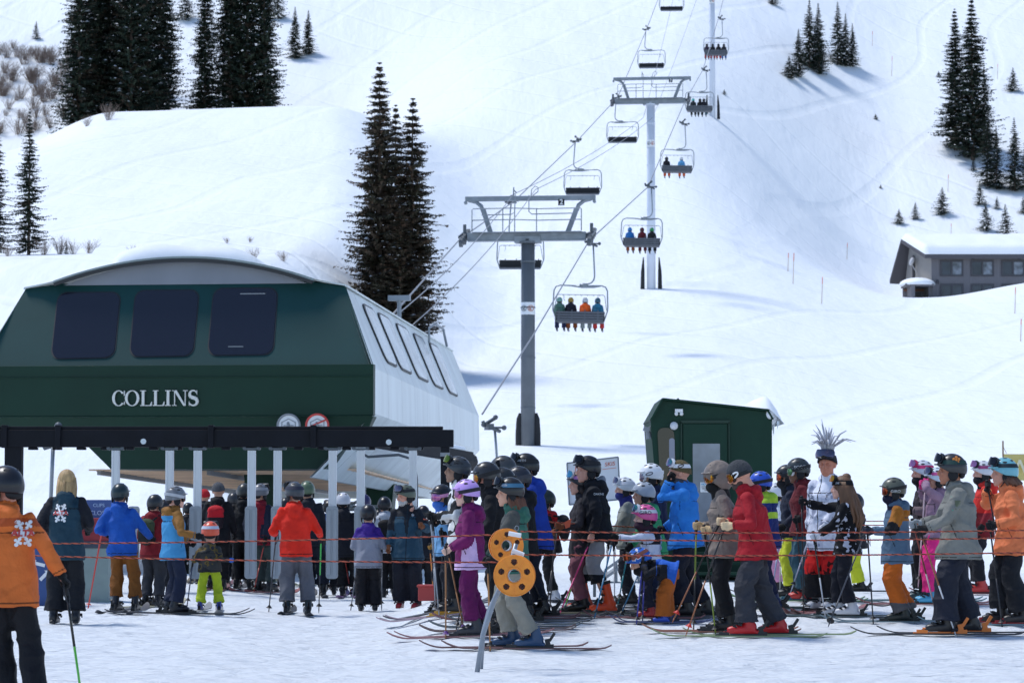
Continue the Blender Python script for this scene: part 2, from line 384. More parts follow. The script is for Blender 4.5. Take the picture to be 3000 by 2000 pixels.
rope_thing('overhead_cable', [P(1205, 955, 76), P(1568, 556, 119), P(1912, 345, 200), P(2060, -60, 290)], .016, 'thin overhead cable through the hoop on top of the grey tower', 'cable', sag=.3)

# ---------------------------------------------------------------- chairs
SLAT = mat('chair_slat', (.11, .12, .14), .5, var=.1); FRAME = mat('chair_frame', (.26, .29, .32), .4, .5)
def make_chair():
    """origin at the grip, chair hangs below; rider looks along +y"""
    t = empty('chairlift_chair')
    m = MB(); m.box((0, 0, 0), (.16, .6, .16)); m.tube([(-.05, -.2, .0), (.32, .1, -.12)], .05, 8); m.tube([(.1, 0, -.02), (.42, 0, -.02)], .03, 8); m.ell((.42, 0, -.02), .07)
    m.tube([(-.16, .2, .05), (-.05, .1, .1), (.15, -.1, .24)], .05, 8); m.ell((.16, -.1, .26), .07); m.tube([(-.14, -.1, .0), (-.2, -.1, .16)], .05, 8)
    m.build('grip', STEELD, t)
    m = MB(); m.tube([(.16, 0, -.1), (.2, 0, -.6), (.24, 0, -1.2), (.25, 0, -1.42), (.22, 0, -1.56), (.12, 0, -1.68), (-.02, 0, -1.73), (-.25, 0, -1.73)], .035, 10); m.build('hanger', FRAME, t, smooth=True)
    m = MB(); W = 1.13; zt = -1.82; zb = -2.95
    m.tube([(-.7, 0, zt), (-.25, 0, zt - .03), (.2, 0, zt - .02), (.5, 0, zt)], [.03, .06, .06, .03], 8)
    m.box((-.2, 0, zt + .04), (.34, .14, .1))
    pts = [(-.08 - 0, 0, zt - .02)]
    cx = -.32
    for sx in (-1, 1):
        m.tube([(cx, 0, zt), (cx + sx * (W - .25), 0, zt + .02), (cx + sx * (W - .08), 0, zt - .04), (cx + sx * W, 0, zt - .2), (cx + sx * (W + .03), .0, zt - .9), (cx + sx * (W + .02), .0, zt - 1.05), (cx + sx * (W - .14), .1, zt - 1.5)], .03, 8)
    m.build('frame', FRAME, t, smooth=True)
    m = MB()
    for k in range(4): m.box((cx, -.06 + k * .015, zt - 1.12 - k * .105), (2 * W - .16 - k * .05, .035, .075))
    for x in (-.9, -.35, .2, .75): m.box((cx + x, -.02, zt - 1.25), (.04, .03, .5))
    m.build('backrest', SLAT, t)
    m = MB(); m.box((cx, .03, zt - 1.27), (2 * W - .2, .05, .40)); m.build('back_pad', BLACKM, t, bevel=.02)
    m = MB(); m.box((cx, .27, zt - 1.5), (2 * W - .3, .5, .06)); m.box((cx, .52, zt - 1.52), (2 * W - .34, .05, .07)); m.build('seat', SLAT, t, bevel=.01)
    m = MB(); zr = zt - .36
    m.tube([(cx - W + .02, .02, zt - 1.02), (cx - W + .12, .16, zr - .05), (cx - W + .18, .16, zr), (cx + W - .18, .16, zr), (cx + W - .12, .16, zr - .05), (cx + W - .02, .02, zt - 1.02)], .016, 6)
    for k in range(7):
        x = cx - .78 + k * .26; m.tube([(x, .16, zr), (x + .03, .16, zr - .05)], .014, 5)
    for x in (-.72, .72): m.tube([(cx + x, .16, zr), (cx + x, .2, zr - .22), (cx + x + .05, .2, zr - .26)], .013, 5)
    m.build('restraint_bar', FRAME, t)
    return t
CH = make_chair()
chairs = []
asc_spec = [((1727, 712), 119.5, 'nearest of those carrying four riders'), ((1900, 546), 158, 'with three riders, one in a green helmet'),
            ((2000, 362), 194, 'with two riders in orange trousers'), ((2063, 205), 227, 'with three dark riders right of the white tower'),
            ((2110, 55), 259, 'small and distant with four riders near the uppermost tower')]
for i, ((px, py), d, lab) in enumerate(asc_spec):
    o = CH if i == 0 else copy_tree(CH); p = P(px, py, d); o.location = p; o.rotation_euler = (0, R(1.5), RZ)
    tag(o, 'chairlift chair, ' + lab, 'chairlift chair', 'chairs hanging from the lift ropes'); chairs.append(o)
dsc_spec = [((1507, 590), 139, 'empty chair behind the grey tower pole'), ((1693, 412), 172.9, 'empty chair just above the right end of the grey tower top frame'), ((1812, 285), 204.6, 'empty chair below the left arm of tower 3'),
            ((1898, 85), 235.9, 'empty chair directly above the top frame of tower 3'), ((1958, -70), 264, 'empty chair cut by the top edge of the photo')]
for i, ((px, py), d, lab) in enumerate(dsc_spec):
    o = copy_tree(CH); o.location = P(px, py, d); o.rotation_euler = (0, R(-.5), RZ + math.pi)
    tag(o, lab, 'chairlift chair', 'chairs hanging from the lift ropes')
# ================================================================ bottom station
GREEN = mat('station_green_skylit', (.008, .048, .047), .5, spec=.3, bump=.04, bscale=1.5, var=.12, vscale=.6)  # sloping panel: lighter, bluer green carries the sky light in its colour
GREEN2 = mat('station_green_shaded', (.003, .030, .017), .5, spec=.28, bump=.05, bscale=1.5, var=.14, vscale=.7)  # upright front and underside: shade put into a darker green
GREEN3 = mat('booth_green', (.004, .034, .019), .6, spec=.3, bump=.12, bscale=9, var=.12, vscale=2)
PANEL = mat('white_panel', (.60, .66, .66), .35, bump=.05, bscale=2, var=.12, vscale=1.3, stretch=(1, 1, .25))
GLASSD = mat('tinted_window', (.010, .012, .022), .12, spec=.6)
ROOFG = mat('roof_gable_grey', (.22, .24, .28), .5, var=.1, vscale=1)
WOOD = mat('larch_boards', (.80, .56, .38), .7, bump=.2, bscale=8, var=.22, vscale=2.2, stretch=(.3, 3, 1))
SNOWC = mat('snow_cap', (.86, .89, .93), .65, bump=.25, bscale=4, var=.03)
EDGE = mat('dark_trim', (.02, .022, .024), .5)
SO = Vector((-6.58, 55, 0)); SA = .114
sx_, sy_ = math.cos(math.atan(SA)), math.sin(math.atan(SA))
st = empty('lift_station', (SO.x, SO.y, 0), -math.atan(SA), 'large green and white lift station with COLLINS lettering on its front', 'lift station')
def zz(py, d=55): return CZ + (HOR - py) / F * d
L_ = 17.7; DZ = -.38
def sec(ly):  # cross-section scale & drop along the station
    t = ly / L_; return 1 - .045 * t, DZ * t
A_, B_, C_, D_, E_ = (3.22, 5.78), (3.93, 4.14), (3.95, 3.26), (3.82, 3.02), (2.7, 2.05)
def sp(p, ly):
    s, dz = sec(ly); return Vector((p[0] * s, ly, p[1] + dz))
# long side walls
for side, nm in ((1, 'side_wall'), (-1, 'side_wall')):
    m = MB()
    def q(p, ly): v = sp(p, ly); v.x *= side; return v
    N = 9
    yA = 1.05
    for k in range(N):
        y0 = L_ * k / N; y1 = L_ * (k + 1) / N - .02
        a0 = max(y0, yA) if k == 0 else y0
        # sloped window wall, vertical wall, tucked-under wall; every sheet of cladding is a real panel with a joint
        g = .004
        m.add([q(A_, a0), q(B_, y0), q(B_, y1), q(A_, y1)], [(0, 1, 2, 3)])
        m.add([q(B_, y0), q(C_, y0), q(C_, y1), q(B_, y1)], [(0, 1, 2, 3)])
        if side == 1: m.add([q(C_, y0), q(E_, y0 + (.3 if k == 0 else 0)), q(E_, y1), q(C_, y1)], [(0, 1, 2, 3)])
    m.build(nm, PANEL, st, fix=False)
m = MB()
for side in (1,):
    inn = lambda p, ly: Vector(((p[0] * sec(ly)[0] - .05) * side, ly, p[1] + sec(ly)[1] - .01))
    m.add([inn(A_, 1.05), inn(B_, 0.02), inn(C_, 0.02), inn(E_, .3), inn(E_, L_), inn(C_, L_), inn(B_, L_), inn(A_, L_)], [(0, 1, 6, 7), (1, 2, 5, 6), (2, 3, 4, 5)])
m.build('cladding_joint', mat('joint_grey', (.36, .40, .41), .6), st, fix=False)
# roof and back
m = MB(); n = 22
def arc(k, half, ly, up=0, z0=5.90, z1=6.36):
    t = -1 + 2 * k / n; s, dz = sec(ly); return Vector((t * half * s, ly, z0 + (z1 - z0) * (1 - t * t) + up + dz))
for k in range(n):
    a, b = arc(k, 2.62, .86), arc(k + 1, 2.62, .86); c, d = arc(k + 1, 2.62, L_), arc(k, 2.62, L_)
    up = Vector((0, 0, .05)); m.add([a, b, c, d, a + up, b + up, c + up, d + up], [(0, 1, 2, 3), (4, 7, 6, 5), (0, 4, 5, 1), (2, 6, 7, 3)])
m.build('roof', mat('roof_metal', (.28, .33, .33), .4, .2, var=.15, vscale=2), st, smooth=False)
m = MB()
for k in range(n):
    a, b = arc(k, 2.60, .84, -.03), arc(k + 1, 2.60, .84, -.03); m.bar(a, b, .05, .07)
m.build('roof_trim', EDGE, st)
m = MB()
m.add([Vector((-2.46, 1.04, 5.85))] + [arc(k, 2.46, 1.04, -.03) for k in range(n + 1)] + [Vector((2.46, 1.04, 5.85))], [tuple(range(n + 3))]); m.build('gable_panel', ROOFG, st)
m = MB()
for side in (1, -1):
    m.add([Vector((side * 2.62, .85, 5.92)), Vector((side * 3.22, 1.0, 5.80)), Vector((side * 3.22 * .955, L_, 5.40)), Vector((side * 2.62 * .955, L_, 5.52))], [(0, 1, 2, 3)])
    m.bar((side * 2.55, .95, 5.92), (side * 3.23, .98, 5.80), .05, .03); m.bar((side * 3.235, 1.0, 5.79), (side * 3.235 * .955, L_, 5.41), .05, .03)
m.build('roof_shoulder', PANEL, st, fix=False)
m = MB(); b = [sp(A_, L_), sp(B_, L_), sp(C_, L_), sp(E_, L_)]; m.add([Vector((-p.x, p.y, p.z)) for p in b[::-1]] + b, [tuple(range(8))]); m.build('rear_wall', PANEL, st)
# snow on the roof
m = MB(); vs = []; fs = []; nu, nv = 40, 24
for j in range(nv + 1):
    for i in range(nu + 1):
        u = -1 + 2 * i / nu; v = j / nv; x = .05 + u * (1.5 + .12 * noise.noise((3 * v, u, 1))); ly = .88 + 15 * v ** 1.6
        e = (1 - abs(u) ** 5) ** .5 * min(1, (v * 42) ** .5, ((1 - v) * 10) ** .5)
        t = x / 2.62; s, dz = sec(ly)
        z = 5.90 + .46 * (1 - t * t) + dz + .03 + e * (.27 + .10 * noise.noise((x * .9, ly * .5, 2)) - .09 * u)
        vs.append((x, ly - .06 * e, z + (.0 if j == 0 else 0)))
for j in range(nv):
    for i in range(nu):
        a = j * (nu + 1) + i; fs.append((a, a + 1, a + nu + 2, a + nu + 1))
m.add(vs, fs); m.build('roof_snow', SNOWC, st, smooth=True, fix=False)
# front: sloping upper panel
m = MB()
U0 = 4.16
yf = lambda z: .16 + (z - U0) / (5.78 - U0) * .86
up_out = [(-3.93, U0), (3.93, U0), (3.22, 5.79), (2.5, 5.89), (-2.5, 5.89), (-3.22, 5.79)]
m.prism(up_out, lambda p: Vector((p[0], yf(p[1]), p[1])), lambda p: Vector((p[0] * .99, yf(p[1]) + .1, p[1] - .01)))
m.build('front_panel', GREEN, st)
m = MB()
m.prism([(-3.95, 3.22), (3.95, 3.22), (3.95, 4.20), (-3.95, 4.20)], lambda p: Vector((p[0], -.04, p[1])), lambda p: Vector((p[0], .2, p[1])))
m.prism([(-3.84, 2.98), (3.84, 2.98), (3.95, 3.2), (-3.95, 3.2)], lambda p: Vector((p[0], -.02 + (3.2 - p[1]) * .6, p[1])), lambda p: Vector((p[0], .4, p[1])))
m.box((0, -.05, 3.97), (7.9, .03, .02)); m.box((0, -.045, 3.21), (7.86, .03, .02))
m.build('fascia', GREEN2, st, bevel=.008)
def rrect(x0, x1, z0, z1, r, sk=0.0, n=6):
    pts = []
    for cx, cz, a0 in ((x1 - r, z1 - r, 0), (x0 + r, z1 - r, 90), (x0 + r, z0 + r, 180), (x1 - r, z0 + r, 270)):
        for k in range(n + 1):
            a = R(a0 + 90 * k / n); x = cx + r * math.cos(a); z = cz + r * math.sin(a); pts.append((x + sk * (z - (z0 + z1) / 2), z))
    return pts
def front_xy(px, py):
    # pixel on the sloping front panel -> station-local x,z
    d = 55.5; 
    for _ in range(4):
        p = P(px, py, d); q_ = p - Vector((SO.x, SO.y, 0)); lx = q_.x * sx_ - q_.y * sy_; ly = q_.x * sy_ + q_.y * sx_; d += yf(p.z) - ly
    return lx, p.z
for qi, quad in enumerate((((172, 858), (353, 857), (334, 1046), (151, 1050)), ((399, 852), (583, 850), (565, 1041), (381, 1044)), ((628, 846), (813, 845), (799, 1037), (610, 1040)))):
    cs = [front_xy(*c_) for c_ in quad]  # TL TR BR BL
    def bil(u, v):
        t = [cs[0][i] * (1 - u) + cs[1][i] * u for i in (0, 1)]; b_ = [cs[3][i] * (1 - u) + cs[2][i] * u for i in (0, 1)]
        return (t[0] * (1 - v) + b_[0] * v, t[1] * (1 - v) + b_[1] * v)
    for k, (gr, nm, mm, off) in enumerate(((.018, 'window_seal', EDGE, .0), (0, 'window', GLASSD, .012))):
        pts = [bil(a_, 1 - b_) for a_, b_ in rrect(-gr, 1 + gr, -gr, 1 + gr, .15)]
        m = MB(); m.prism(pts, lambda p: Vector((p[0], yf(p[1]) - .01 - off, p[1])), lambda p: Vector((p[0], yf(p[1]) + .02, p[1])))
        o = m.build(nm, mm, st if k == 0 else prev_); prev_ = o
    if qi == 2:
        m = MB()
        for (u, v, lw) in ((.62, .08, .5), (.42, .88, .3)): c_ = bil(u, v); m.box((c_[0], yf(c_[1]) - .027, c_[1]), (lw, .008, .022))
        m.build('window_latch', GREYP, prev_)
# side windows on the sloping wall (right side)
for w0, w1 in ((2.5, 4.1), (4.5, 6.3), (7.1, 9.0), (9.8, 11.6), (12.5, 14.3)):
    pts = rrect(w0, w1, .14, .80, .16, 0)
    def onwall(p, off):
        s = sp(A_, p[0]).lerp(sp(B_, p[0]), 0); a = sp(A_, p[0]); b = sp(B_, p[0]); v = a.lerp(b, 1 - p[1] if False else p[1]); nrm = Vector((b.z - a.z, 0, -(b.x - a.x))) * -1
        return v + nrm.normalized() * off
    def rr2(x0, x1, t0, t1):
        out = []
        for cx, ct, a0 in ((x1 - .3, t1 - .12, 0), (x0 + .3, t1 - .12, 90), (x0 + .3, t0 + .12, 180), (x1 - .3, t0 + .12, 270)):
            for k in range(6): a = R(a0 + 90 * k / 5); out.append((cx + .3 * math.cos(a), ct + .12 * math.sin(a)))
        return out
    m = MB(); pts = rr2(w0, w1, .10, .84); m.prism(pts, lambda p: onwall(p, .03), lambda p: onwall(p, -.02)); fr = m.build('window_seal', EDGE, st)
    m = MB(); pts = rr2(w0 + .07, w1 - .07, .125, .815); m.prism(pts, lambda p: onwall(p, .036), lambda p: onwall(p, .0)); m.build('window', mat('painted_reflection_glass', (.50, .56, .58), .15, var=.35, vscale=1.2), fr)  # pale mottled colour stands in for the reflection in these panes
# serif lettering
def serif_word(word, h, m, parent, org, right, up, name):
    """word of serif capitals, letters centred on org"""
    T = .17 * h; t = .055 * h; S = .05 * h
    def rect(x0, y0, x1, y1): return [(x0, y0), (x1, y0), (x1, y1), (x0, y1)]
    def ring(cx, w_, open_=False):
        out = []; n_ = 28
        for k in range(n_):
            a0 = 2 * math.pi * k / n_; a1 = 2 * math.pi * (k + 1) / n_
            if open_ and (math.cos((a0 + a1) / 2) > .72): continue
            def pt(a, inner): 
                rx = w_ / 2 - (T if inner else 0); rz = h / 2 * 1.02 - (t if inner else 0); return (cx + rx * math.cos(a), h / 2 + rz * math.sin(a))
            out.append([pt(a0, 0), pt(a1, 0), pt(a1, 1), pt(a0, 1)])
        return out
    mb = MB(); x = 0; pieces = []
    for c in word:
        if c == 'C': w_ = .86 * h; pieces += ring(x + w_ / 2, w_, True); pieces += [rect(x + w_ - t * 1.6, h * .66, x + w_ - t * .4, h * .98), rect(x + w_ - t * 1.4, h * .08, x + w_ - t * .5, h * .3)]; x += w_ * .98
        elif c == 'O': w_ = .95 * h; pieces += ring(x + w_ / 2, w_); x += w_ + .06 * h
        elif c == 'L': pieces += [rect(x + .1 * h, 0, x + .1 * h + T, h), rect(x, h - S, x + .2 * h + T, h), rect(x, 0, x + .74 * h, S), [(x + .62 * h, 0), (x + .76 * h, 0), (x + .78 * h, .27 * h), (x + .74 * h, .27 * h)]]; x += .82 * h
        elif c == 'I': pieces += [rect(x + .1 * h, 0, x + .1 * h + T, h), rect(x, h - S, x + .2 * h + T, h), rect(x, 0, x + .2 * h + T, S)]; x += .2 * h + T + .1 * h
        elif c == 'N': pieces += [rect(x + .12 * h, 0, x + .12 * h + t, h), rect(x + .82 * h, 0, x + .82 * h + t, h), [(x + .08 * h, h), (x + .08 * h + T * 1.15, h), (x + .82 * h + t, 0), (x + .82 * h - T * .5, 0)], rect(x, 0, x + .28 * h, S), rect(x + .7 * h, h - S, x + h, h), rect(x, h - S, x + .2 * h, h)]; x += 1.06 * h
        elif c == 'S':
            path = []
            for k in range(25):
                s_ = k / 24; a = s_ * 2 * math.pi * .74
                if s_ < .5: a = R(20) + s_ / .5 * R(235); path.append((x + .31 * h + .24 * h * math.cos(a), .745 * h + .235 * h * math.sin(a)))
                else: a = R(78) - (s_ - .5) / .5 * R(235); path.append((x + .31 * h + .27 * h * math.cos(a), .265 * h + .245 * h * math.sin(a)))
            for i in range(24):
                (ax, ay), (bx, by) = path[i], path[i + 1]; wd = t * .7 + (T * .55 - t * .3) * math.exp(-((i - 12) / 6.) ** 2); L = math.hypot(bx - ax, by - ay) or 1; nx, ny = -(by - ay) / L * wd, (bx - ax) / L * wd
                pieces.append([(ax + nx, ay + ny), (bx + nx, by + ny), (bx - nx, by - ny), (ax - nx, ay - ny)])
            pieces += [rect(x + .53 * h, .72 * h, x + .56 * h, h), rect(x + .03 * h, 0, x + .06 * h, .28 * h)]; x += .66 * h
    right = Vector(right).normalized(); up = Vector(up).normalized(); nr = right.cross(up)
    for i, pc in enumerate(pieces):
        e = (i % 3) * .0015
        mb.prism([(a - x / 2, b - h / 2) for a, b in pc], lambda p: Vector(org) + right * p[0] + up * p[1] + nr * (.05 + e), lambda p: Vector(org) + right * p[0] + up * p[1] - nr * 0.0)
    return mb.build(name, m, parent)
LET = mat('brushed_letters', (.62, .62, .61), .35, .4)
def loc_(px, py, d=55):
    p = P(px, py, d); q_ = p - Vector((SO.x, SO.y, 0)); return Vector((q_.x * sx_ - q_.y * sy_, q_.x * sy_ + q_.y * sx_, p.z))
lc = loc_(457, 1166); lc.y = -.05
serif_word('COLLINS', .30, LET, st, lc, (1, 0, 0), (0, 0, 1), 'lettering')
# round pictogram signs on the lower edge
for (px, rim) in ((858, GREYP), (943, REDP)):
    c = loc_(px, 1248); m = MB(); m.tube([(c.x, -.16, c.z), (c.x, -.13, c.z)], .215, 28); sgn = m.build('round_sign', WHITE, st)
    m = MB(); pts = [(c.x + .215 * math.cos(a / 24 * 2 * math.pi), -.165, c.z + .215 * math.sin(a / 24 * 2 * math.pi)) for a in range(25)]; m.tube(pts, .022, 6, cap=False)
    if rim is REDP: m.bar((c.x - .14, -.175, c.z - .02), (c.x + .17, -.175, c.z + .11), .01, .03)
    m.build('rim', rim, sgn)
    m = MB()
    for s in (-1, 1): m.bar((c.x + s * .14, -.168, c.z + .06), (c.x, -.168, c.z + .13), .006, .014); m.bar((c.x + s * .13, -.168, c.z + .06), (c.x + s * .13, -.168, c.z - .08), .006, .014)
    m.bar((c.x - .1, -.168, c.z + .0), (c.x + .1, -.168, c.z + .0), .006, .018); m.ell((c.x - .01, -.168, c.z + .04), (.028, .01, .035)); m.tube([(c.x, -.168, c.z - .08), (c.x, -.168, c.z + .03)], .03, 6)
    m.build('pictogram', GREYP, sgn)
# underside
m = MB()
m.prism([(-2.1, 2.92), (3.6, 2.92), (2.9, 2.20), (-1.35, 2.20)], lambda p: Vector((p[0], .6, p[1])), lambda p: Vector((p[0] * .98, 3.2, p[1])))
m.build('underframe', GREEN2, st)
m = MB()
for k in range(26):
    ly = 3.3 + k * .55; z = 2.22 - .014 * k
    m.box((.35, ly, z), (5.6 - .03 * k, .50, .03))
m.build('soffit_board', WOOD, st)
m = MB()
for x in (-2.3, 0, 2.6): m.bar((x, 3.3, 2.17), (x, 17.2, 1.82), .08, .1)
m.build('soffit_beam', GREYP, st)
for (x0, x1, ly) in ((.35, .85, 5.5), (2.2, 2.7, 10)):
    m = MB()
    m.prism([(x0 - .1, 2.4), (x1 + .12, 2.4), (x1, 1.0), (x1 + .2, -.3), (x0 - .15, -.3), (x0, 1.0)], lambda p: Vector((p[0], ly, p[1])), lambda p: Vector((p[0], ly + .5, p[1])))
    m.build('column', GREEN2, st)
m = MB(); m.bar((3.1, 2.2, 2.86), (4.9, 6.5, 2.52), .34, .22); m.tube([(4.7, 6.0, 2.45), (4.95, 6.7, 2.42)], .2, 10); o = m.build('drive_boom', BLACKM, st)
m = MB(); m.bar((3.1, 2.2, 3.02), (4.8, 6.3, 2.68), .3, .12); m.build('snow', SNOWC, o, bevel=.05)
m = MB(); m.tube([(3.2, 2.0, 3.0), (3.25, 2.05, 2.6), (3.5, 2.1, 2.46), (4.1, 2.2, 2.5), (4.4, 2.3, 2.4), (4.45, 2.3, 2.0), (4.45, 2.3, 1.3)], .028, 8); m.build('hanging_hose', STEELD, st, smooth=True)
m = MB(); m.tube([(3.3, 12, 5.3), (3.3, 12, 5.65), (3.4, 12.3, 5.75), (3.45, 13.3, 5.7), (3.5, 13.6, 5.3)], .03, 6); m.tube([(2.9, 10, 5.5), (2.9, 10, 6.2)], .05, 8); m.box((2.9, 10, 6.2), (.5, .2, .12)); m.build('roof_fitting', STEEL, st, smooth=False)
# chairs parked in the station
def parked(px, py, d, rz, lab):
    o = copy_tree(CH); o.location = P(px, py, d); o.rotation_euler = (0, 0, rz); tag(o, lab, 'chairlift chair', 'chairs turning in the station')
parked(168, 1290, 50, 2.2, 'chair hanging under the left end of the station behind the woman in the teal jacket')
parked(1040, 1240, 62, -.5, 'chair under the station behind the gate posts, right of the red jacket')
parked(1330, 1335, 72, .4, 'chair leaving the station, behind the cow-print skier')
parked(1433, 1250, 78, .2, 'chair hanging clear of the right side of the station')

# ================================================================ gate portal
gd = 45.0
def gp(px, py, d=gd): return P(px, py, d)
x0 = gp(-420, 1283).x; x1 = gp(1329, 1283).x; zc = gp(700, 1284).z
g = empty('gate_portal', (0, gd, 0), 0, 'long black steel beam of the loading gates standing on black posts', 'gate portal')
m = MB(); m.box(((x0 + x1) / 2, 0, zc), (x1 - x0, .22, .275)); m.build('beam', BLACK, g, bevel=.012)
m = MB(); xr = gp(1298, 1283).x; m.box(((x0 + xr) / 2, -.02, zc + .165), (xr - x0, .12, .05)); 
for px in (185, 628, 925, 30): m.box((gp(px, 0).x, -.06, zc + .03), (.09, .2, .36))
for px in range(110, 1290, 70): m.box((gp(px, 0).x, -.0, zc - .16), (.14, .16, .04))
m.build('rail', BLACK, g, bevel=.01)
for px, w_ in ((54, .27), (1306, .14)):
    m = MB(); m.box((gp(px, 0).x, .02, zc / 2 - .12), (w_, .2, zc + .1)); m.build('post', BLACK, g, bevel=.01)
m = MB(); m.box((gp(1306, 0).x, -.085, gp(0, 1331).z), (.15, .01, .06)); m.build('reflector', GREYP, g)
for px, py in ((423, 1293), (1140, 1295)):
    p = gp(px, py); m = MB(); m.tube([(p.x, -.13, p.z), (p.x, -.10, p.z)], .045, 14); m.build('status_lamp', mat('lamp_lens', (.55, .62, .66), .2), g)
ALU = mat('brushed_aluminium', (.52, .55, .60), .32, .55, var=.08, vscale=3, stretch=(1, 1, .1)); PAD = mat('gate_paddle', (.30, .325, .345), .45, .15, var=.14, vscale=2.5, stretch=(1, 1, .2))
names = ['leftmost, behind the teal jacket woman', 'directly left of the blue and brown jacket', 'third from the left', 'fourth from the left, right of the red backpack', 'fifth from the left, just left of the red jacket', 'sixth from the left, right of the red jacket', 'seventh, above the child in purple and grey', 'rightmost, behind the grey bearded man']
for i, (px, side) in enumerate(((340, 1), (498, -1), (580, 1), (738, 0), (814, 0), (975, 0), (1057, 0), (1210, 0))):
    p = gp(px, 1322); q_ = empty('loading_gate', (p.x, gd - .02, 0), 0, 'hanging loading gate, ' + names[i], 'gate', 'loading gates hanging from the black beam')
    z1 = p.z + .02; z0 = gp(px, 1690).z; m = MB(); m.box((0, 0, (z1 + z0) / 2), (.125, .1, z1 - z0)); m.box((-.035, -.052, (z1 + z0) / 2), (.02, .02, z1 - z0)); m.box((.035, -.052, (z1 + z0) / 2), (.02, .02, z1 - z0)); m.build('post', ALU, q_, bevel=.006)
    m = MB(); m.box((0, 0, z1 + .02), (.22, .14, .03)); 
    for s in (-1, 1): m.tube([(s * .11, -.08, z1 + .03), (s * .11, .08, z1 + .03)], .03, 8)
    m.build('bracket', STEELD, q_)
    zt = gp(px, 1482).z; zb = gp(px, 1694).z; cx = {1: -.02 + .0, -1: -.06, 0: -.0}[side] + (.32 if px == 340 else 0)
    m = MB(); pts = rrect(cx - .095, cx + .095, zb, zt, .05); m.prism(pts, lambda p: Vector((p[0], -.11, p[1])), lambda p: Vector((p[0], -.07, p[1]))); pts = rrect(cx - .075, cx - .018, zb + .05, zt - .05, .02); m.prism(pts, lambda p: Vector((p[0], -.125, p[1])), lambda p: Vector((p[0], -.11, p[1]))); pts = rrect(cx + .018, cx + .075, zb + .05, zt - .05, .02); m.prism(pts, lambda p: Vector((p[0], -.125, p[1])), lambda p: Vector((p[0], -.11, p[1])))
    if px == 340: m.box((cx / 2, -.09, zt - .3), (abs(cx), .04, .05)); m.box((cx / 2, -.09, zb + .3), (abs(cx), .04, .05))
    m.build('paddle', PAD, q_, bevel=.008)

# ================================================================ attendant booth
bd = 45.0
def bp(px, py, off=0): return P(px, py, bd + off)
bo = empty('attendant_booth', (bp(2090, 0).x, bd, G(bp(2090, 0).x, bd)), 0, 'dark green attendant booth with sloping snowy roof and glazed door', 'booth')
bx, bz = bo.location.x, bo.location.z
def bl(px, py, off=0): p = bp(px, py, off); return (p.x - bx, p.z - bz)
out = [bl(*q_) for q_ in ((1930, 1690), (2262, 1690), (2262, 1228), (2246, 1204), (1941, 1171), (1906, 1233), (1918, 1390))]
m = MB(); m.prism(out, lambda p: Vector((p[0], 0, p[1])), lambda p: Vector((p[0], 2.3, p[1]))); m.build('wall', GREEN3, bo, bevel=.012)
m = MB()
a, b, c, d_ = bl(1906, 1233), bl(1941, 1170), bl(2247, 1203), bl(2264, 1230)
for u_, v_ in ((a, b), (b, c), (c, d_)): m.bar((u_[0], 1.13, u_[1] + .01), (v_[0], 1.13, v_[1] + .01), 2.42, .03)
m.build('roof', GREEN3, bo)
m = MB(); vs = []; fs = []; nu, nv = 34, 12
for j in range(nv + 1):
    for i in range(nu + 1):
        u = i / nu; v = j / nv
        px = 1985 + 305 * u; zb_ = bl(px, 1170 + (px - 1941) * 33 / 305)[1] if px < 2250 else bl(px, 1203 + (px - 2247) * 1.0)[1]
        e = max(0, min(1, v * 8)) ** .5 * max(0, min(1, (1 - v) * 8)) ** .5 * max(0, 1 - u ** 14) ** .5
        th = e * (.03 + .20 * math.exp(-((u - .86) / .14) ** 2) + .03 * noise.noise((u * 4, v * 3, 4)))
        vs.append((bl(px, 0)[0], -.1 + v * 2.5, zb_ + .025 + th))
for j in range(nv):
    for i in range(nu): a_ = j * (nu + 1) + i; fs.append((a_, a_ + 1, a_ + nu + 2, a_ + nu + 1))
m.add(vs, fs)
xr_, zr_ = bl(2262, 1215)
m.tube([(xr_ - .04 + .02 * math.sin(k * 1.3), -.06 + k * .16, zr_ + .01 + .015 * math.cos(k * 2.1)) for k in range(16)], [(.05, .04)] + [(.12, .10)] + [(.17 + .012 * math.sin(k * 1.7), .15) for k in range(13)] + [(.06, .05)], 16)
sn = m.build('roof_snow', SNOWC, bo, smooth=True, fix=False)
m = MB()
for k in range(14):
    yy = -.1 + k * .13; x = xr_ + .05 + .09 * rnd.random(); L = .05 + .14 * rnd.random(); m.tube([(x, yy, zr_ - .1), (x, yy, zr_ - .12 - L)], [.014, .003], 5)
m.build('icicle', mat('ice', (.7, .78, .85), .1), sn)
def panel(poly, y0, y1, nm, mm, par, bev=0):
    m = MB(); m.prism(poly, lambda p: Vector((p[0], y0, p[1])), lambda p: Vector((p[0], y1, p[1]))); return m.build(nm, mm, par, bevel=bev)
def prect(ax, ay, cx_, cy_): a = bl(ax, ay); c = bl(cx_, cy_); return [(a[0], c[1]), (c[0], c[1]), (c[0], a[1]), (a[0], a[1])]
dr = panel(prect(2001, 1241, 2132, 1685), -.025, .02, 'door', GREEN3, bo, .006)
fr = MB(); 
for q_ in (prect(1994, 1236, 1999, 1685), prect(2134, 1236, 2139, 1685), prect(1994, 1231, 2139, 1239)): fr.prism(q_, lambda p: Vector((p[0], -.035, p[1])), lambda p: Vector((p[0], .01, p[1])))
fr.build('door_frame', mat('booth_green_trim', (.008, .035, .02), .6), bo)
panel(prect(2029, 1299, 2110, 1600), -.032, -.01, 'window', mat('frosted_reflection', (.20, .23, .27), .12, var=.35, vscale=1.6), dr)
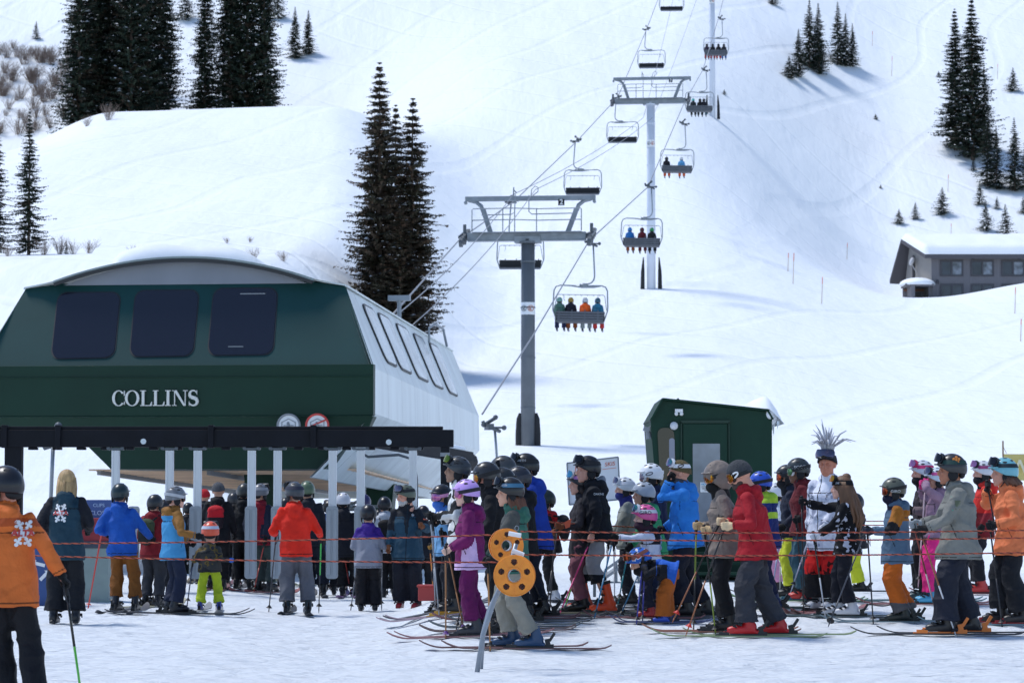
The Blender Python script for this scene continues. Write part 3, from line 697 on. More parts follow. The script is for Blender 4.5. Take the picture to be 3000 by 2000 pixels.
wn = panel(rrect(bl(1927, 0)[0], bl(1975, 0)[0], bl(0, 1470)[1], bl(0, 1253)[1], .10, -.05), -.02, .01, 'side_window', mat('dark_glass', (.02, .018, .016), .12), bo)
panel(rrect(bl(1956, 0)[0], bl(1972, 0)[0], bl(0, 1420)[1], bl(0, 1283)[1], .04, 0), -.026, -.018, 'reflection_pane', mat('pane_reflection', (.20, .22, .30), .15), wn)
ns = panel(prect(2051, 1412, 2088, 1441), -.05, -.03, 'notice_sign', WHITE, dr)
c = bl(2069.5, 1418); put_text('NOTICE', .045, mat('sign_blue', (.05, .32, .55), .5), ns, (c[0], -.053, c[1]), (1, 0, 0), (0, 0, 1), 'lettering', offset=.001)
for k, s in enumerate(('AUTHORIZED', 'PERSONNEL', 'ONLY')): c = bl(2069.5, 1425 + k * 5.5); put_text(s, .026, BLACK, ns, (c[0], -.053, c[1]), (1, 0, 0), (0, 0, 1), 'lettering')
m = MB(); c = bl(1974, 1247); m.ell((c[0], -.05, c[1]), (.065, .05, .065), n=16, m=10); m.build('globe_lamp', mat('opal_glass', (.62, .64, .68), .3), bo, smooth=True)
m = MB(); c = bl(1988, 1203); m.box((c[0], -.06, c[1]), (.12, .12, .05)); m.ell((c[0] - .04, -.1, c[1] - .05), .03); m.ell((c[0] + .04, -.1, c[1] - .05), .03); m.build('flood_lamp', WHITE, bo)
m = MB(); c = bl(1895, 1262); m.box((c[0], .1, c[1] + .03), (.1, .12, .07), Matrix.Rotation(.3, 3, 'Y')); m.tube([(c[0] + .02, .1, c[1]), (c[0] + .04, .1, c[1] - .12)], [.04, .055], 10); m.tube([(c[0] + .1, .1, c[1] + .1), (c[0] + .02, .1, c[1] + .04)], .012); m.tube([(c[0] + .06, .1, c[1] + .12), (c[0] + .04, .1, c[1] + .26)], .006); m.build('outside_lamp', GREYP, bo)
m = MB()
for k in range(4): m.box((bl(2065, 0)[0], -.25 - k * .24, .58 - k * .15), (.95, .26, .04))
for s in (-1, 1): m.bar((bl(2065, 0)[0] + s * .5, -.1, .64), (bl(2065, 0)[0] + s * .5, -1.1, .05), .04, .16)
for s in (-1, 1): m.tube([(bl(2065, 0)[0] + s * .5, -1.05, 0), (bl(2065, 0)[0] + s * .5, -1.05, .9), (bl(2065, 0)[0] + s * .5, -.05, 1.5)], .022, 8)
m.build('step', GREEN3, bo)
# sloping steel ramp beside booth
m = MB(); a = P(1770, 1690, 44); b = P(1900, 1600, 44)
m.bar(a, b, .9, .04); m.bar(a + Vector((0, -.4, .12)), b + Vector((0, -.4, .12)), .04, .04); 
for k in range(5): p = a.lerp(b, k / 4); m.tube([(p.x, p.y - .4, G(p.x, p.y)), (p.x, p.y - .4, p.z + .12)], .02)
tag(m.build('loading_ramp', GREYP), 'grey metal ramp leading up to the booth behind the queue', 'ramp')

# ================================================================ whiteboard, bins, banner
wb = empty('whiteboard', P(1737, 1400, 37), 0, 'white notice board with red handwriting behind the tall man in black', 'notice board')
def wl(px, py): p = P(px, py, 37) - Vector(wb.location); return Vector((p.x, 0, p.z))
cr = [wl(1661, 1356), wl(1811, 1338), wl(1817, 1462), wl(1668, 1478)]
m = MB(); m.add([p + Vector((0, -.01, 0)) for p in cr] + [p + Vector((0, .02, 0)) for p in cr], [(0, 1, 2, 3), (7, 6, 5, 4), (0, 4, 5, 1), (1, 5, 6, 2), (2, 6, 7, 3), (3, 7, 4, 0)]); m.build('board', mat('whiteboard', (.72, .74, .78), .35), wb)
m = MB()
for i in range(4): m.bar(cr[i], cr[(i + 1) % 4], .04, .018)
m.build('frame', GREYP, wb)
m = MB(); 
m.tube([(.02, .03, -.25), (.02, .05, G(wb.location.x, 37) - wb.location.z)], .02)
m.build('stand', STEELD, wb)
RT = mat('red_marker', (.62, .16, .10), .6)
rv = (cr[1] - cr[0]).normalized(); uv = Vector((-rv.z, 0, rv.x))
for s, px, py, sz in (('NO', 1700, 1372, .10), ('SKIS', 1786, 1359, .075), ('PLEASE', 1748, 1396, .07), ('CARRY', 1752, 1420, .07)):
    if s in ('NO', 'SKIS'): p = wl(px, py); put_text(s, sz, RT, wb, (p.x, -.014, p.z), rv, uv, 'handwriting', shear=.2)
p = wl(1785, 1372); m = MB(); m.bar(p - rv * .09 + Vector((0, -.013, 0)), p + rv * .09 + Vector((0, -.013, 0)), .003, .006); m.build('underline', RT, wb)

def bin_thing(px, py, d, label):
    p = P(px, py, d); p.z = G(p.x, p.y); return empty('recycling_bin', p, 0, label, 'bin')
rb = bin_thing(122, 1712, 39.5, 'blue wheeled recycling bin with white arrows beside the orange jacket')
m = MB(); m.add([(-.22, -.25, 0), (.22, -.25, 0), (.22, .25, 0), (-.22, .25, 0), (-.29, -.3, .95), (.29, -.3, .95), (.29, .3, .95), (-.29, .3, .95)], [(0, 1, 5, 4), (1, 2, 6, 5), (2, 3, 7, 6), (3, 0, 4, 7), (4, 5, 6, 7), (0, 3, 2, 1)]); m.build('tub', mat('bin_blue', (.025, .07, .22), .5, var=.08), rb, bevel=.02)
m = MB(); m.box((0, 0, .99), (.62, .64, .06)); m.build('lid', mat('bin_blue', (.025, .07, .22), .5), rb, bevel=.02)
m = MB(); m.box((0, -.32, .93), (.6, .02, .07)); m.build('band', mat('bin_green', (.10, .5, .16), .5), rb)
for k in range(3):
    a = R(90 + k * 120); c = Vector((.0, -.285, .48)); m = MB()
    dirv = lambda t: Vector((math.cos(t), 0, math.sin(t)))
    p1 = c + dirv(a - R(48)) * .12; p2 = c + dirv(a + R(20)) * .12; m.bar(p1, p2, .012, .045); q2 = c + dirv(a + R(52)) * .12; q2 = p2 + (p2 - p1).normalized() * .05
    n_ = Vector((-(p2 - p1).z, 0, (p2 - p1).x)).normalized() * .05; m.add([p2 + n_ + Vector((0, -.007, 0)), p2 - n_ + Vector((0, -.007, 0)), q2 + Vector((0, -.007, 0)), p2 + n_, p2 - n_, q2], [(0, 1, 2), (3, 5, 4), (0, 2, 5, 3), (1, 4, 5, 2)])
    m.build('recycling_arrow', WHITE, rb)
cb = bin_thing(262, 1700, 41, 'sage green cabinet topped by a dark red box next to the blue jacket'); cb.name = 'storage_cabinet'; cb['category'] = 'cabinet'
m = MB(); m.box((0, 0, .38), (.62, .5, .8)); m.build('cabinet', mat('sage', (.27, .34, .31), .55, var=.08), cb, bevel=.015)
m = MB(); m.box((0, 0, .82), (.66, .54, .1)); m.build('counter', mat('dark_blue_grey', (.05, .065, .085), .5), cb, bevel=.01)
m = MB(); m.box((.06, -.02, 1.03), (.5, .45, .34)); m.box((.06, -.25, 1.0), (.5, .02, .02)); m.build('red_box', mat('crate_red', (.30, .025, .03), .5, var=.1), cb, bevel=.02)
m = MB(); m.box((.16, 0, 1.33), (.42, .06, .26)); sg = m.build('sign_plate', mat('sign_navy', (.05, .10, .28), .5), cb)
put_text('CLOSE', .09, mat('pale_blue', (.45, .6, .8), .5), sg, (.13, -.033, 1.27), (1, 0, 0), (0, 0, 1), 'lettering'); put_text('CLIPS', .07, mat('pale_blue', (.45, .6, .8), .5), sg, (.13, -.033, 1.38), (1, 0, 0), (0, 0, 1), 'lettering')
rc = P(1286, 1772, 39); rc.z = G(rc.x, rc.y); m = MB(); m.box((0, 0, .10), (.56, .36, .20)); m.box((0, 0, .20), (.60, .40, .03)); tag(m.build('red_crate', mat('crate_red2', (.35, .035, .03), .5), None, bevel=.015, loc=rc), 'low red crate on the snow behind the ski poles', 'crate')
bn = empty('banner', P(3000, 1368, 41), 0, 'yellow banner with pale letters at the right edge of the photo', 'banner')
m = MB(); vs = []; fs = []
for i in range(13):
    for j in range(2): vs.append((-.30 + i * .12, .03 * math.sin(i * .9), (.19, -.19)[j]))
for i in range(12): fs.append((2 * i, 2 * i + 1, 2 * i + 3, 2 * i + 2))
m.add(vs, fs); m.build('cloth', mat('banner_yellow', (.66, .55, .20), .8), bn, fix=False).modifiers.new('th', 'SOLIDIFY').thickness = .004
put_text('WARNING', .27, mat('banner_pale', (.78, .74, .52), .8), bn, (.45, -.04, 0), (1, 0, 0), (0, 0, 1), 'lettering', depth=.004, offset=.004)
m = MB(); m.tube([(-.3, 0, .38), (-.3, 0, -1.6)], .012); m.tube([(1.15, 0, .3), (1.15, 0, -1.6)], .012); m.tube([(-.3, 0, .3), (-.25, 0, .2)], .004); m.build('pole', mat('cane', (.3, .2, .12), .6), bn)

# ================================================================ house on the slope
hd = 255.0; hx = P(2722, 0, hd).x
def hz_(py, d=hd): return CZ + (HOR - py) / F * d
s = F / hd
gz = hz_(868)
ho = empty('lodge', (hx, hd, gz), 0, 'grey two storey lodge with thick snow on its roof', 'house')
WALLG = mat('lodge_siding_shaded', (.165, .16, .175), .8, bump=.2, bscale=3, var=.05, vscale=.4); WALLT = mat('lodge_siding_sunlit', (.30, .28, .26), .8, var=.05, vscale=.5)  # front in shade, gable in sun: the difference is put into the colours
FRM = mat('window_frame_dark', (.05, .05, .062), .5)
Wd = 12.6; ev = hz_(742) - gz; rg = hz_(690) - gz; dep = 8.0
# body, gable at x=0 turned toward camera a little : parallelogram plan
sk = .34  # gable recedes to the left
def hp(x, y, z): return Vector((x - y * sk, y, z))
m = MB(); m.add([hp(0, 0, -3), hp(Wd, 0, -3), hp(Wd, 0, ev - .1), hp(0, 0, ev - .1)], [(0, 1, 2, 3)]); m.add([hp(Wd, 0, -3), hp(Wd, dep, -3), hp(Wd, dep, ev), hp(Wd, 0, ev)], [(0, 1, 2, 3)]); m.add([hp(0, dep * .6, -3), hp(Wd, dep, -3), hp(Wd, dep, ev - .9), hp(0, dep * .6, ev - 1.7)], [(3, 2, 1, 0)]); 
for k in range(46): m.box((Wd * (k + .5) / 46, -.012, ev / 2 - .2), (.03, .02, ev + .2))
m.build('wall', WALLG, ho, fix=False)
m = MB(); m.add([hp(0, 0, -3), hp(0, 0, ev - .1), hp(0, dep * .5, rg - .25), hp(0, dep * .6, ev - 1.7), hp(0, dep * .6, -3)], [(0, 1, 2, 3, 4)]); m.build('gable_wall', WALLT, ho, fix=False)
m = MB(); ov = .8
e0, r0, b0 = hp(-ov - .2, -.9, ev - .15), hp(-ov, dep * .5, rg + .1), Vector((-3.1, dep * .62, hz_(803) - gz - .1))
e1, r1, b1 = hp(Wd + ov, -.9, ev - .15), hp(Wd + ov, dep * .5, rg + .1), Vector((Wd + ov, dep + 1.2, ev - 2.6))
dn = Vector((0, 0, -.34)); m.add([e0, r0, b0, e1, r1, b1, e0 + dn, r0 + dn, b0 + dn, e1 + dn, r1 + dn, b1 + dn], [(0, 3, 4, 1), (1, 4, 5, 2), (6, 7, 10, 9), (7, 8, 11, 10), (0, 1, 7, 6), (1, 2, 8, 7), (0, 6, 9, 3), (3, 9, 10, 4), (2, 5, 11, 8), (4, 10, 11, 5)]); m.build('roof', mat('roof_fascia', (.085, .08, .09), .7), ho)
m = MB(); vs = []; fs = []; nu, nv = 60, 14
for j in range(nv + 1):
    for i in range(nu + 1):
        u = i / nu; v = j / nv; p = e0.lerp(e1, u).lerp(r0.lerp(r1, u), v); e = min(1, u * 60) ** .5 * min(1, (1 - u) * 60) ** .5 * min(1, v * 7 + .0) ** .5 * min(1, (1 - v) * 9 + .15) ** .5
        vs.append(p + Vector((0, -.14 * e * (v < .2), .03 + e * (.62 + .12 * noise.noise((u * 9, v * 2, 3))))))
for j in range(nv):
    for i in range(nu): a_ = j * (nu + 1) + i; fs.append((a_, a_ + 1, a_ + nu + 2, a_ + nu + 1))
m.add(vs, fs); m.build('roof_snow', SNOWC, ho, smooth=True, fix=False)
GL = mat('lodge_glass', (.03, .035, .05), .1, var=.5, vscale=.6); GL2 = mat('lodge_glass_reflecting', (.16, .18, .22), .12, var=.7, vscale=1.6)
for k in range(5):
    for z0, z1 in ((hz_(806) - gz, hz_(764) - gz), (hz_(880) - gz, hz_(833) - gz)):
        xa = (2750 - 2722 + k * 90) / s; xb = xa + 63 / s
        m = MB(); w_ = .15
        for (p0, p1) in (((xa, z0), (xb, z0)), ((xa, z1), (xb, z1))): m.box(((p0[0] + p1[0]) / 2, -.05, p0[1]), (xb - xa + w_, .1, w_))
        for x in (xa, xb, (xa + xb) / 2): m.box((x, -.055, (z0 + z1) / 2), (w_, .1, z1 - z0 - w_))
        f_ = m.build('window', FRM, ho); 
        for q_, (u0, u1) in enumerate(((xa, (xa + xb) / 2), ((xa + xb) / 2, xb))):
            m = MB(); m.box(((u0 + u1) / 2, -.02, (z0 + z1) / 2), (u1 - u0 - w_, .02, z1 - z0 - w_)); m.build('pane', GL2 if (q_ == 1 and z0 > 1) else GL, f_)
m = MB()
for px in (2840, 2975): x = (px - 2722) / s; m.tube([(x, -.15, hz_(752) - gz), (x + .1, -.4, hz_(756) - gz)], [.12, .16], 10)
x = (2739 - 2722) / s; m.ell((x, -.15, hz_(825) - gz), (.12, .1, .2)); m.build('wall_lamp', FRM, ho)
# porch
m = MB(); px0 = -2.1; pz = hz_(836) - gz
m.box((px0 + .25, .2, pz / 2 - .6), (.35, 3.0, pz + 1.4)); m.box((-.15, .2, pz / 2 - .6), (.25, .3, pz + 1.4)); m.box((-1.2, 1.5, pz / 2 - .6), (2.4, .1, pz + 1.4)); m.box((-1.2, .4, pz), (2.6, 3.0, .22)); m.build('porch', WALLG, ho)
m = MB(); m.box((-1.2, 1.42, pz / 2 - .5), (.95, .08, pz)); m.build('porch_door', FRM, ho)
m = MB(); m.box((-1.3, 1.4, pz - .3), (2.0, .1, .2)); m.build('porch_beam', mat('porch_wood', (.22, .10, .06), .7), ho)
m = MB(); m.ell((-1.25, .3, pz + .12), (1.6, 2.0, .62), n=24, m=14); m.v = [(x, y, max(z, pz + .02)) for x, y, z in m.v]; m.build('porch_snow', SNOWC, ho, smooth=True)
m = MB(); m.box((0, 0, 0), (.1, .5, 1.1)); c = hp(-.06, 3.3, hz_(775) - gz); m2 = MB(); m2.box(c, (.1, .55, 2.2)); m2.build('gable_window', FRM, ho)
m = MB(); c = hp(-.5, 2.6, hz_(757) - gz); m.ell(c, (.22, .35, .42), Matrix.Rotation(.4, 3, 'Y')); m.bar(c + Vector((0, 0, -.3)), c + Vector((.4, 0, -1.0)), .06, .06); m.build('satellite_dish', mat('dish', (.5, .5, .52), .4), ho)
# ================================================================ trees, brush, boundary poles
BARK = mat('bark', (.10, .075, .06), .9, bump=.6, bscale=9, var=.25, vscale=5)
def needle(name, c, c2):
    m = mat(name, c, .75, var=.35, vscale=.9, spec=.2); return m
ND = [needle('needles_dark', (.026, .044, .034), 0), needle('needles_mid', (.052, .070, .048), 0), needle('needles_brown', (.075, .060, .045), 0), SNOWC]
NB = [needle('needles_olive', (.075, .072, .050), 0), needle('needles_brown2', (.105, .080, .058), 0), needle('needles_rust', (.15, .10, .068), 0), SNOWC]
def crown_mesh(seed, Rr, nb=320, dens=7, low=.05, snow=.0, power=.85, mats=ND, gap=.3):
    r = random.Random(seed); vs = []; fs = []; mi = []
    def tri(a, b, c, k):
        n = len(vs); vs.extend((tuple(a), tuple(b), tuple(c))); fs.append((n, n + 1, n + 2)); mi.append(k)
    ph = [r.uniform(0, 6.28) for _ in range(6)]
    for i in range(nb):
        t = (i + r.random()) / nb; z = low + (1 - low) * (1 - (1 - t) ** 1.25)
        a = r.uniform(0, 2 * math.pi)
        tier = round(z * 38) / 38; z = z * .45 + tier * .55 + r.uniform(-.003, .003); z = min(z, .995)
        env = (1 - z) ** power * Rr * (1 - .45 * max(0, 1 - (z - low) / .12) ** 2) + .0015
        env *= 1 + gap * (math.sin(a * 2 + z * 23 + ph[0]) * .5 + math.sin(a * 3 - z * 41 + ph[1]) * .5)
        L = env * r.uniform(.62, 1.18); drop = r.uniform(.15, .5)
        da = Vector((math.cos(a), math.sin(a), 0)); side = Vector((-da.y, da.x, 0))
        n = max(2, int(dens * (L / Rr) ** .6)); tone = r.random()
        w0 = (Rr * .13 + .004) * (.55 + .45 * min(1, (1 - z) * 3))
        for k in range(n):
            s = (k + .6 + r.uniform(-.3, .3)) / n
            if s < .12: continue
            p = da * (L * s) + Vector((0, 0, z - L * drop * s + L * .25 * s * s)) + side * r.uniform(-.15, .15) * w0
            w = w0 * (1.25 - .75 * s) * r.uniform(.7, 1.3) * (.45 + .55 * (L / Rr) ** .5)
            mk = 0 if tone < .5 else 1 if tone < .86 else 2
            if r.random() < .2: mk = r.choice((0, 1, 2))
            up = Vector((0, 0, 1))
            tip = p + da * w * 1.1 + up * r.uniform(-.25, .15) * w
            for sg in (-1, 1):
                q = p + side * sg * w * r.uniform(.7, 1.3) + da * w * r.uniform(.2, .8) - up * w * r.uniform(0, .55)
                tri(p, q, tip - da * w * .35, mk); 
            tri(p + side * w * .25, p - side * w * .25, p + da * w * .3 - up * w * r.uniform(.6, 1.0), mk)
            tri(p - side * w * .2 + up * w * .12, p + side * w * .2 + up * w * .12, tip, mk)
            if snow and r.random() < snow:
                c = p + up * w * .22; u = w * r.uniform(.5, 1.0)
                for q1, q2 in ((0, 1), (1, 2), (2, 3), (3, 4), (4, 0)):
                    f = lambda j: c + Vector((math.cos(j * 1.257 + tone) * u * .7, math.sin(j * 1.257 + tone) * u * .7, -.1 * u))
                    tri(c + up * u * .28, f(q1), f(q2), 3)
    me = bpy.data.meshes.new('crown'); me.from_pydata(vs, [], fs)
    for m_ in mats: me.materials.append(m_)
    me.polygons.foreach_set('material_index', mi); me.update(); return me
def trunk_mesh(seed, rad=.012, top=.97):
    r = random.Random(seed); m = MB(); m.tube([(0, 0, -.08), (.0, .001, .05), (r.uniform(-.004, .004), 0, .5), (0, 0, top)], [rad * 1.25, rad, rad * .6, rad * .08], 8)
    for k in range(40):
        z = r.uniform(.03, .3); a = r.uniform(0, 6.28); L = r.uniform(.03, .07); m.tube([(0, 0, z), (math.cos(a) * L, math.sin(a) * L, z - .012)], [.0022, .0008], 3)
    return m.mesh('trunk', BARK, True)
VAR = {}
VAR['dense'] = [(crown_mesh(s, .150, 1000, 10, .02, .05, .6, ND, .2), trunk_mesh(s)) for s in (1, 2, 3)]
VAR['spire'] = [(crown_mesh(s, .18, 460, 11, .03, .0, .9, ND, .3), trunk_mesh(s)) for s in (11, 12)]
VAR['small'] = [(crown_mesh(s, .46, 230, 8, .02, .03, .9, ND, .35), trunk_mesh(s, .016)) for s in (21, 22, 23)]
VAR['cluster'] = [(crown_mesh(s, .25, 460, 9, .02, .03, .95, ND, .3), trunk_mesh(s)) for s in (31, 32, 33)]
VAR['hero'] = [(crown_mesh(s, .168, 800, 14, .08, .02, .72, NB, .34), trunk_mesh(s, .013)) for s in (41, 42, 43)]
VAR['rt'] = [(crown_mesh(s, .16, 760, 12, .03, .07, .8, ND, .32), trunk_mesh(s, .011)) for s in (51, 52)]
def tree(kind, i, base, h, wx, label, group, name='spruce_tree'):
    c, tm = VAR[kind][i % len(VAR[kind])]
    t = empty(name, base, rnd.uniform(0, 6.28), label, 'tree', group); t.scale = (h * wx, h * wx, h)
    for nm, me in (('trunk', tm), ('crown', c)): o = bpy.data.objects.new(nm, me); link(o, t)
    return t
def tree_px(kind, i, px, ytop, ybase, wx, label, group, dd=0, d=None):
    if d is None: b = hit(px, ybase, 60)
    else: b = P(px, ybase, d); b.z = G(b.x, b.y)
    if dd: b = Vector(((px - 1500) / F * (b.y + dd), b.y + dd, 0)); b.z = G(b.x, b.y)
    top = P(px, ytop, b.y).z
    return tree(kind, i, b, top - b.z, wx, label, group)
g1_ = 'dark conifers behind the snowy knoll at upper left'
LX = [(232, -150, 262, 1.0), (280, -260, 285, 1.05), (330, -300, 300, 1.1), (382, -200, 306, 1.05), (430, -260, 302, 1.1), (476, -140, 290, 1.0), (305, -90, 240, .9), (405, -60, 240, .9)]
words = ['left edge tree', 'second tree', 'third tree', 'middle tree', 'tree just right of the middle', 'right edge tree', 'half-hidden tree in the left half', 'half-hidden tree in the right half']
for i, (x, yt, yb, wv) in enumerate(LX): tree_px('dense', i, x, yt, yb, wv, 'dark conifer, %s of the broad dense clump' % words[i], g1_, d=292 + (i % 3) * 4 + (22 if i > 5 else 0))
for i, (x, yt, yb, wv, lab) in enumerate([(600, -120, 268, .82, 'dark conifer standing alone between the two dense clumps'), (675, -200, 250, .95, 'left tree of the three-tree clump above the knoll crest'), (722, -260, 266, 1.1, 'middle tree of the three-tree clump above the knoll crest, dotted with snow'), (775, -160, 262, .9, 'right tree of the three-tree clump above the knoll crest')]):
    tree_px('dense', i + 1, x, yt, yb, wv, lab, g1_, d=300)
for i, (x, yt, yb, wv, lab) in enumerate([(864, 20, 172, 1.0, 'left one of a pair of small conifers alone on the shaded slope'), (903, 30, 160, 1.05, 'right one of a pair of small conifers alone on the shaded slope')]): tree_px('cluster', i, x, yt, yb, wv, lab, 'conifers on the shaded slope')
tree_px('small', 0, 541, -60, 58, .8, 'thin conifer high between the clumps, cut by the top edge', 'conifers on the shaded slope'); tree_px('small', 1, 815, -60, 55, .7, 'sparse sapling right of the three-tree clump at the top edge', 'conifers on the shaded slope')
tree_px('small', 2, 106, 62, 115, .8, 'tiny lone sapling on the upper left snow above the brush', 'conifers on the shaded slope')
tree_px('spire', 0, 84, 318, 712, .98, 'slender conifer standing by itself at the left, above the station roof', 'conifers at the left edge', d=112)
tree_px('spire', 1, -12, 350, 690, 1.0, 'conifer cut by the left edge of the photo', 'conifers at the left edge', d=113)
tree_px('small', 2, 194, 705, 732, .9, 'tiny dark sapling in the brush behind the station roof', 'conifers at the left edge', d=112)
hg = 'tall brownish conifers behind the station'
for i, (x, yt, wv, dd, lab) in enumerate([(1104, 180, .98, 0, 'tallest of the brownish conifers behind the station, pointed top on the left'), (1158, 305, .88, 2.5, 'middle and shortest pointed top of the brownish conifers behind the station'), (1196, 285, 1.04, .8, 'right one of the brownish conifers behind the station, broad at its foot')]):
    p = P(x + (12 if i == 2 else 6 if i == 0 else 0), 960, 152 + dd); p.z = G(p.x, p.y); tree('hero', i, p, P(x, yt, p.y).z - p.z, wv, lab, hg)
p = P(1100, 960, 154); p.z = G(p.x, p.y); tree('hero', 1, p, P(1095, 640, 154).z - p.z, 1.5, 'low young conifer at the left foot of the brownish conifers', hg)
p = P(1172, 960, 150); p.z = G(p.x, p.y); tree('hero', 2, p, P(1172, 600, 150).z - p.z, 1.6, 'low young conifer at the right foot of the brownish conifers', hg)
rg_ = 'conifers on the right hand slope'
TR = [('cluster', 2372, 0, 200, 1.0, 'left tall tree of the upper clump right of the lift line'), ('cluster', 2398, 0 + 10, 205, 1.0, 'right tall tree of the upper clump right of the lift line'), ('cluster', 2340, 85, 225, 1.1, 'lower tree leaning against the left of the upper clump'), ('small', 2312, 165, 230, 1.2, 'short tree at the lower left foot of the upper clump'), ('cluster', 2400, 90, 218, 1.0, 'short tree at the right foot of the upper clump'),
      ('cluster', 2455, 5, 190, .95, 'left and tallest tree of the second clump right of the lift line'), ('cluster', 2478, 40, 193, .9, 'middle tree of the second clump right of the lift line'), ('cluster', 2498, 68, 195, .95, 'right tree of the second clump right of the lift line'),
      ('rt', 2800, 25, 440, 1.05, 'left one of the two tall dark conifers at the right, slightly shorter'), ('rt', 2850, -8, 468, 1.15, 'taller right one of the two tall dark conifers at the right'), ('cluster', 2885, 185, 440, .7, 'shorter conifer against the right side of the two tall ones'),
      ('cluster', 2893, 340, 545, .9, 'left tree of the dark clump above the lodge'), ('cluster', 2920, 372, 555, 1.0, 'middle tree of the dark clump above the lodge'), ('cluster', 2973, 345, 560, 1.0, 'right tree of the dark clump above the lodge'), ('cluster', 3010, 380, 555, 1.0, 'tree of the dark clump above the lodge, cut by the right edge'),
      ('small', 2968, 198, 268, 1.0, 'small bushy tree alone near the upper right edge'), ('small', 2852, 460, 500, .8, 'sapling right under the two tall conifers'), ('small', 2871, 532, 600, .9, 'sapling on the slope above the lodge, upper of two in a column'), ('small', 2888, 585, 676, .8, 'sapling on the slope above the lodge, lower of two in a column'), ('small', 2921, 575, 612, .9, 'tiny round sapling below the dark clump'),
      ('small', 2946, 598, 690, .9, 'sapling rising directly behind the lodge roof'), ('small', 2998, 575, 625, .9, 'sapling cut by the right edge above the lodge'), ('small', 2761, 548, 628, 1.1, 'cone shaped sapling left of the others above the lodge ridge'), ('small', 2682, 592, 642, 1.0, 'leaning sapling left of the cone shaped one'), ('small', 2634, 612, 656, 1.3, 'bushy low sapling leftmost above the lodge'),
      ('small', 2565, 333, 350, 1.4, 'dark tuft alone in the middle of the right slope'), ('small', 2265, -25, 14, 1.6, 'low dark trees cut by the top edge right of the lift'), ('small', 2580, 540, 552, 1.3, 'tiny tuft on the slope left of the saplings'), ('small', 2750, 208, 226, 1.4, 'tiny tuft left of the two tall conifers'), ('small', 2122, 262, 278, 1.4, 'tiny tuft right of the foot of the uppermost tower')]
for i, (k, x, yt, yb, wv, lab) in enumerate(TR): tree_px(k, i, x, yt, yb, wv, lab, rg_)

# brush: bare twiggy shrubs
TW = mat('twigs', (.22, .165, .135), .85, var=.25, vscale=4); TWR = mat('twigs_red', (.24, .13, .08), .85, var=.25, vscale=4)
def brush_mesh(seed, n=34):
    r = random.Random(seed); m = MB()
    for k in range(n):
        a = r.uniform(0, 6.28); sp_ = r.uniform(.1, .95); h = r.uniform(.45, 1.0); dx, dy = math.cos(a) * sp_, math.sin(a) * sp_
        p0 = Vector((dx * .15, dy * .15, -.05)); p1 = Vector((dx * .5, dy * .5, h * .6)); p2 = Vector((dx * .9 + .1, dy * .9, h))
        m.tube([p0, p1, p2], [.009, .007, .003], 3, cap=False)
        for _ in range(5):
            t = r.uniform(.25, .9); q_ = p0.lerp(p2, t); m.tube([q_, q_ + Vector((r.uniform(-.22, .22), r.uniform(-.2, .2), r.uniform(.08, .3)))], [.005, .002], 3, cap=False)
    return m.mesh('twigs', TW)
BV = [brush_mesh(s) for s in (1, 2, 3)]
BRR = brush_mesh(9, 46); BRR.materials.clear(); BRR.materials.append(TWR)
def shrub(px, py, wpx, lab, i, red=False, d=None):
    b = hit(px, py, 60) if d is None else P(px, py, d)
    if d is not None: b.z = G(b.x, b.y)
    s = wpx / F * b.y / 2
    o = bpy.data.objects.new('bare_shrub', BRR if red else BV[i % 3]); link(o); o.location = b; o.rotation_euler = (0, 0, rnd.uniform(0, 6)); o.scale = (s, s, s * 1.15)
    tag(o, lab, 'shrub', 'bare brush on the left hand slope')
places = [(20, 170, 90), (70, 190, 100), (110, 175, 80), (150, 190, 90), (30, 235, 100), (95, 245, 110), (160, 250, 110), (200, 215, 80), (60, 290, 90), (130, 300, 100), (195, 300, 90), (185, 345, 90), (105, 345, 80), (150, 375, 90), (25, 320, 70)]
pw = ['on the upper left slope, at the edge of the photo', 'right of it, level with the first', 'under the tiny lone sapling', 'rightmost of its topmost row', 'lower at the left edge of the slope', 'in the middle of the brushy slope', 'dense, left of the dark clump', 'touching the foliage of the dark clump', 'small, below the middle of the brushy slope', 'spreading, above the knoll end', 'beside the foot of the dark clump', 'above the left tip of the knoll', 'thin, left of the knoll tip', 'lowest, on the knoll tip', 'thin, alone at the left edge']
for i, (x, y, wv) in enumerate(places): shrub(x, y, wv, 'bare twiggy shrub ' + pw[i], i)
r9 = random.Random(9); BRM = MB()
for i in range(44):
    x = r9.uniform(-10, 230); y = r9.uniform(140, 395); 
    if y > 395 - (x - 100) * .35 and x > 100: continue
    b = hit(x, y, 60); s = r9.uniform(50, 120) / F * b.y / 2; bm_ = (BRR if r9.random() < .1 else BV[i % 3]); co_ = [Vector(v.co) * s + b for v in bm_.vertices]; BRM.add(co_, [tuple(p.vertices) for p in bm_.polygons])
tag(BRM.build('undergrowth', TW, fix=False), 'thin bare brush spread over the slope left of the dark clump', 'brush', kind='stuff')
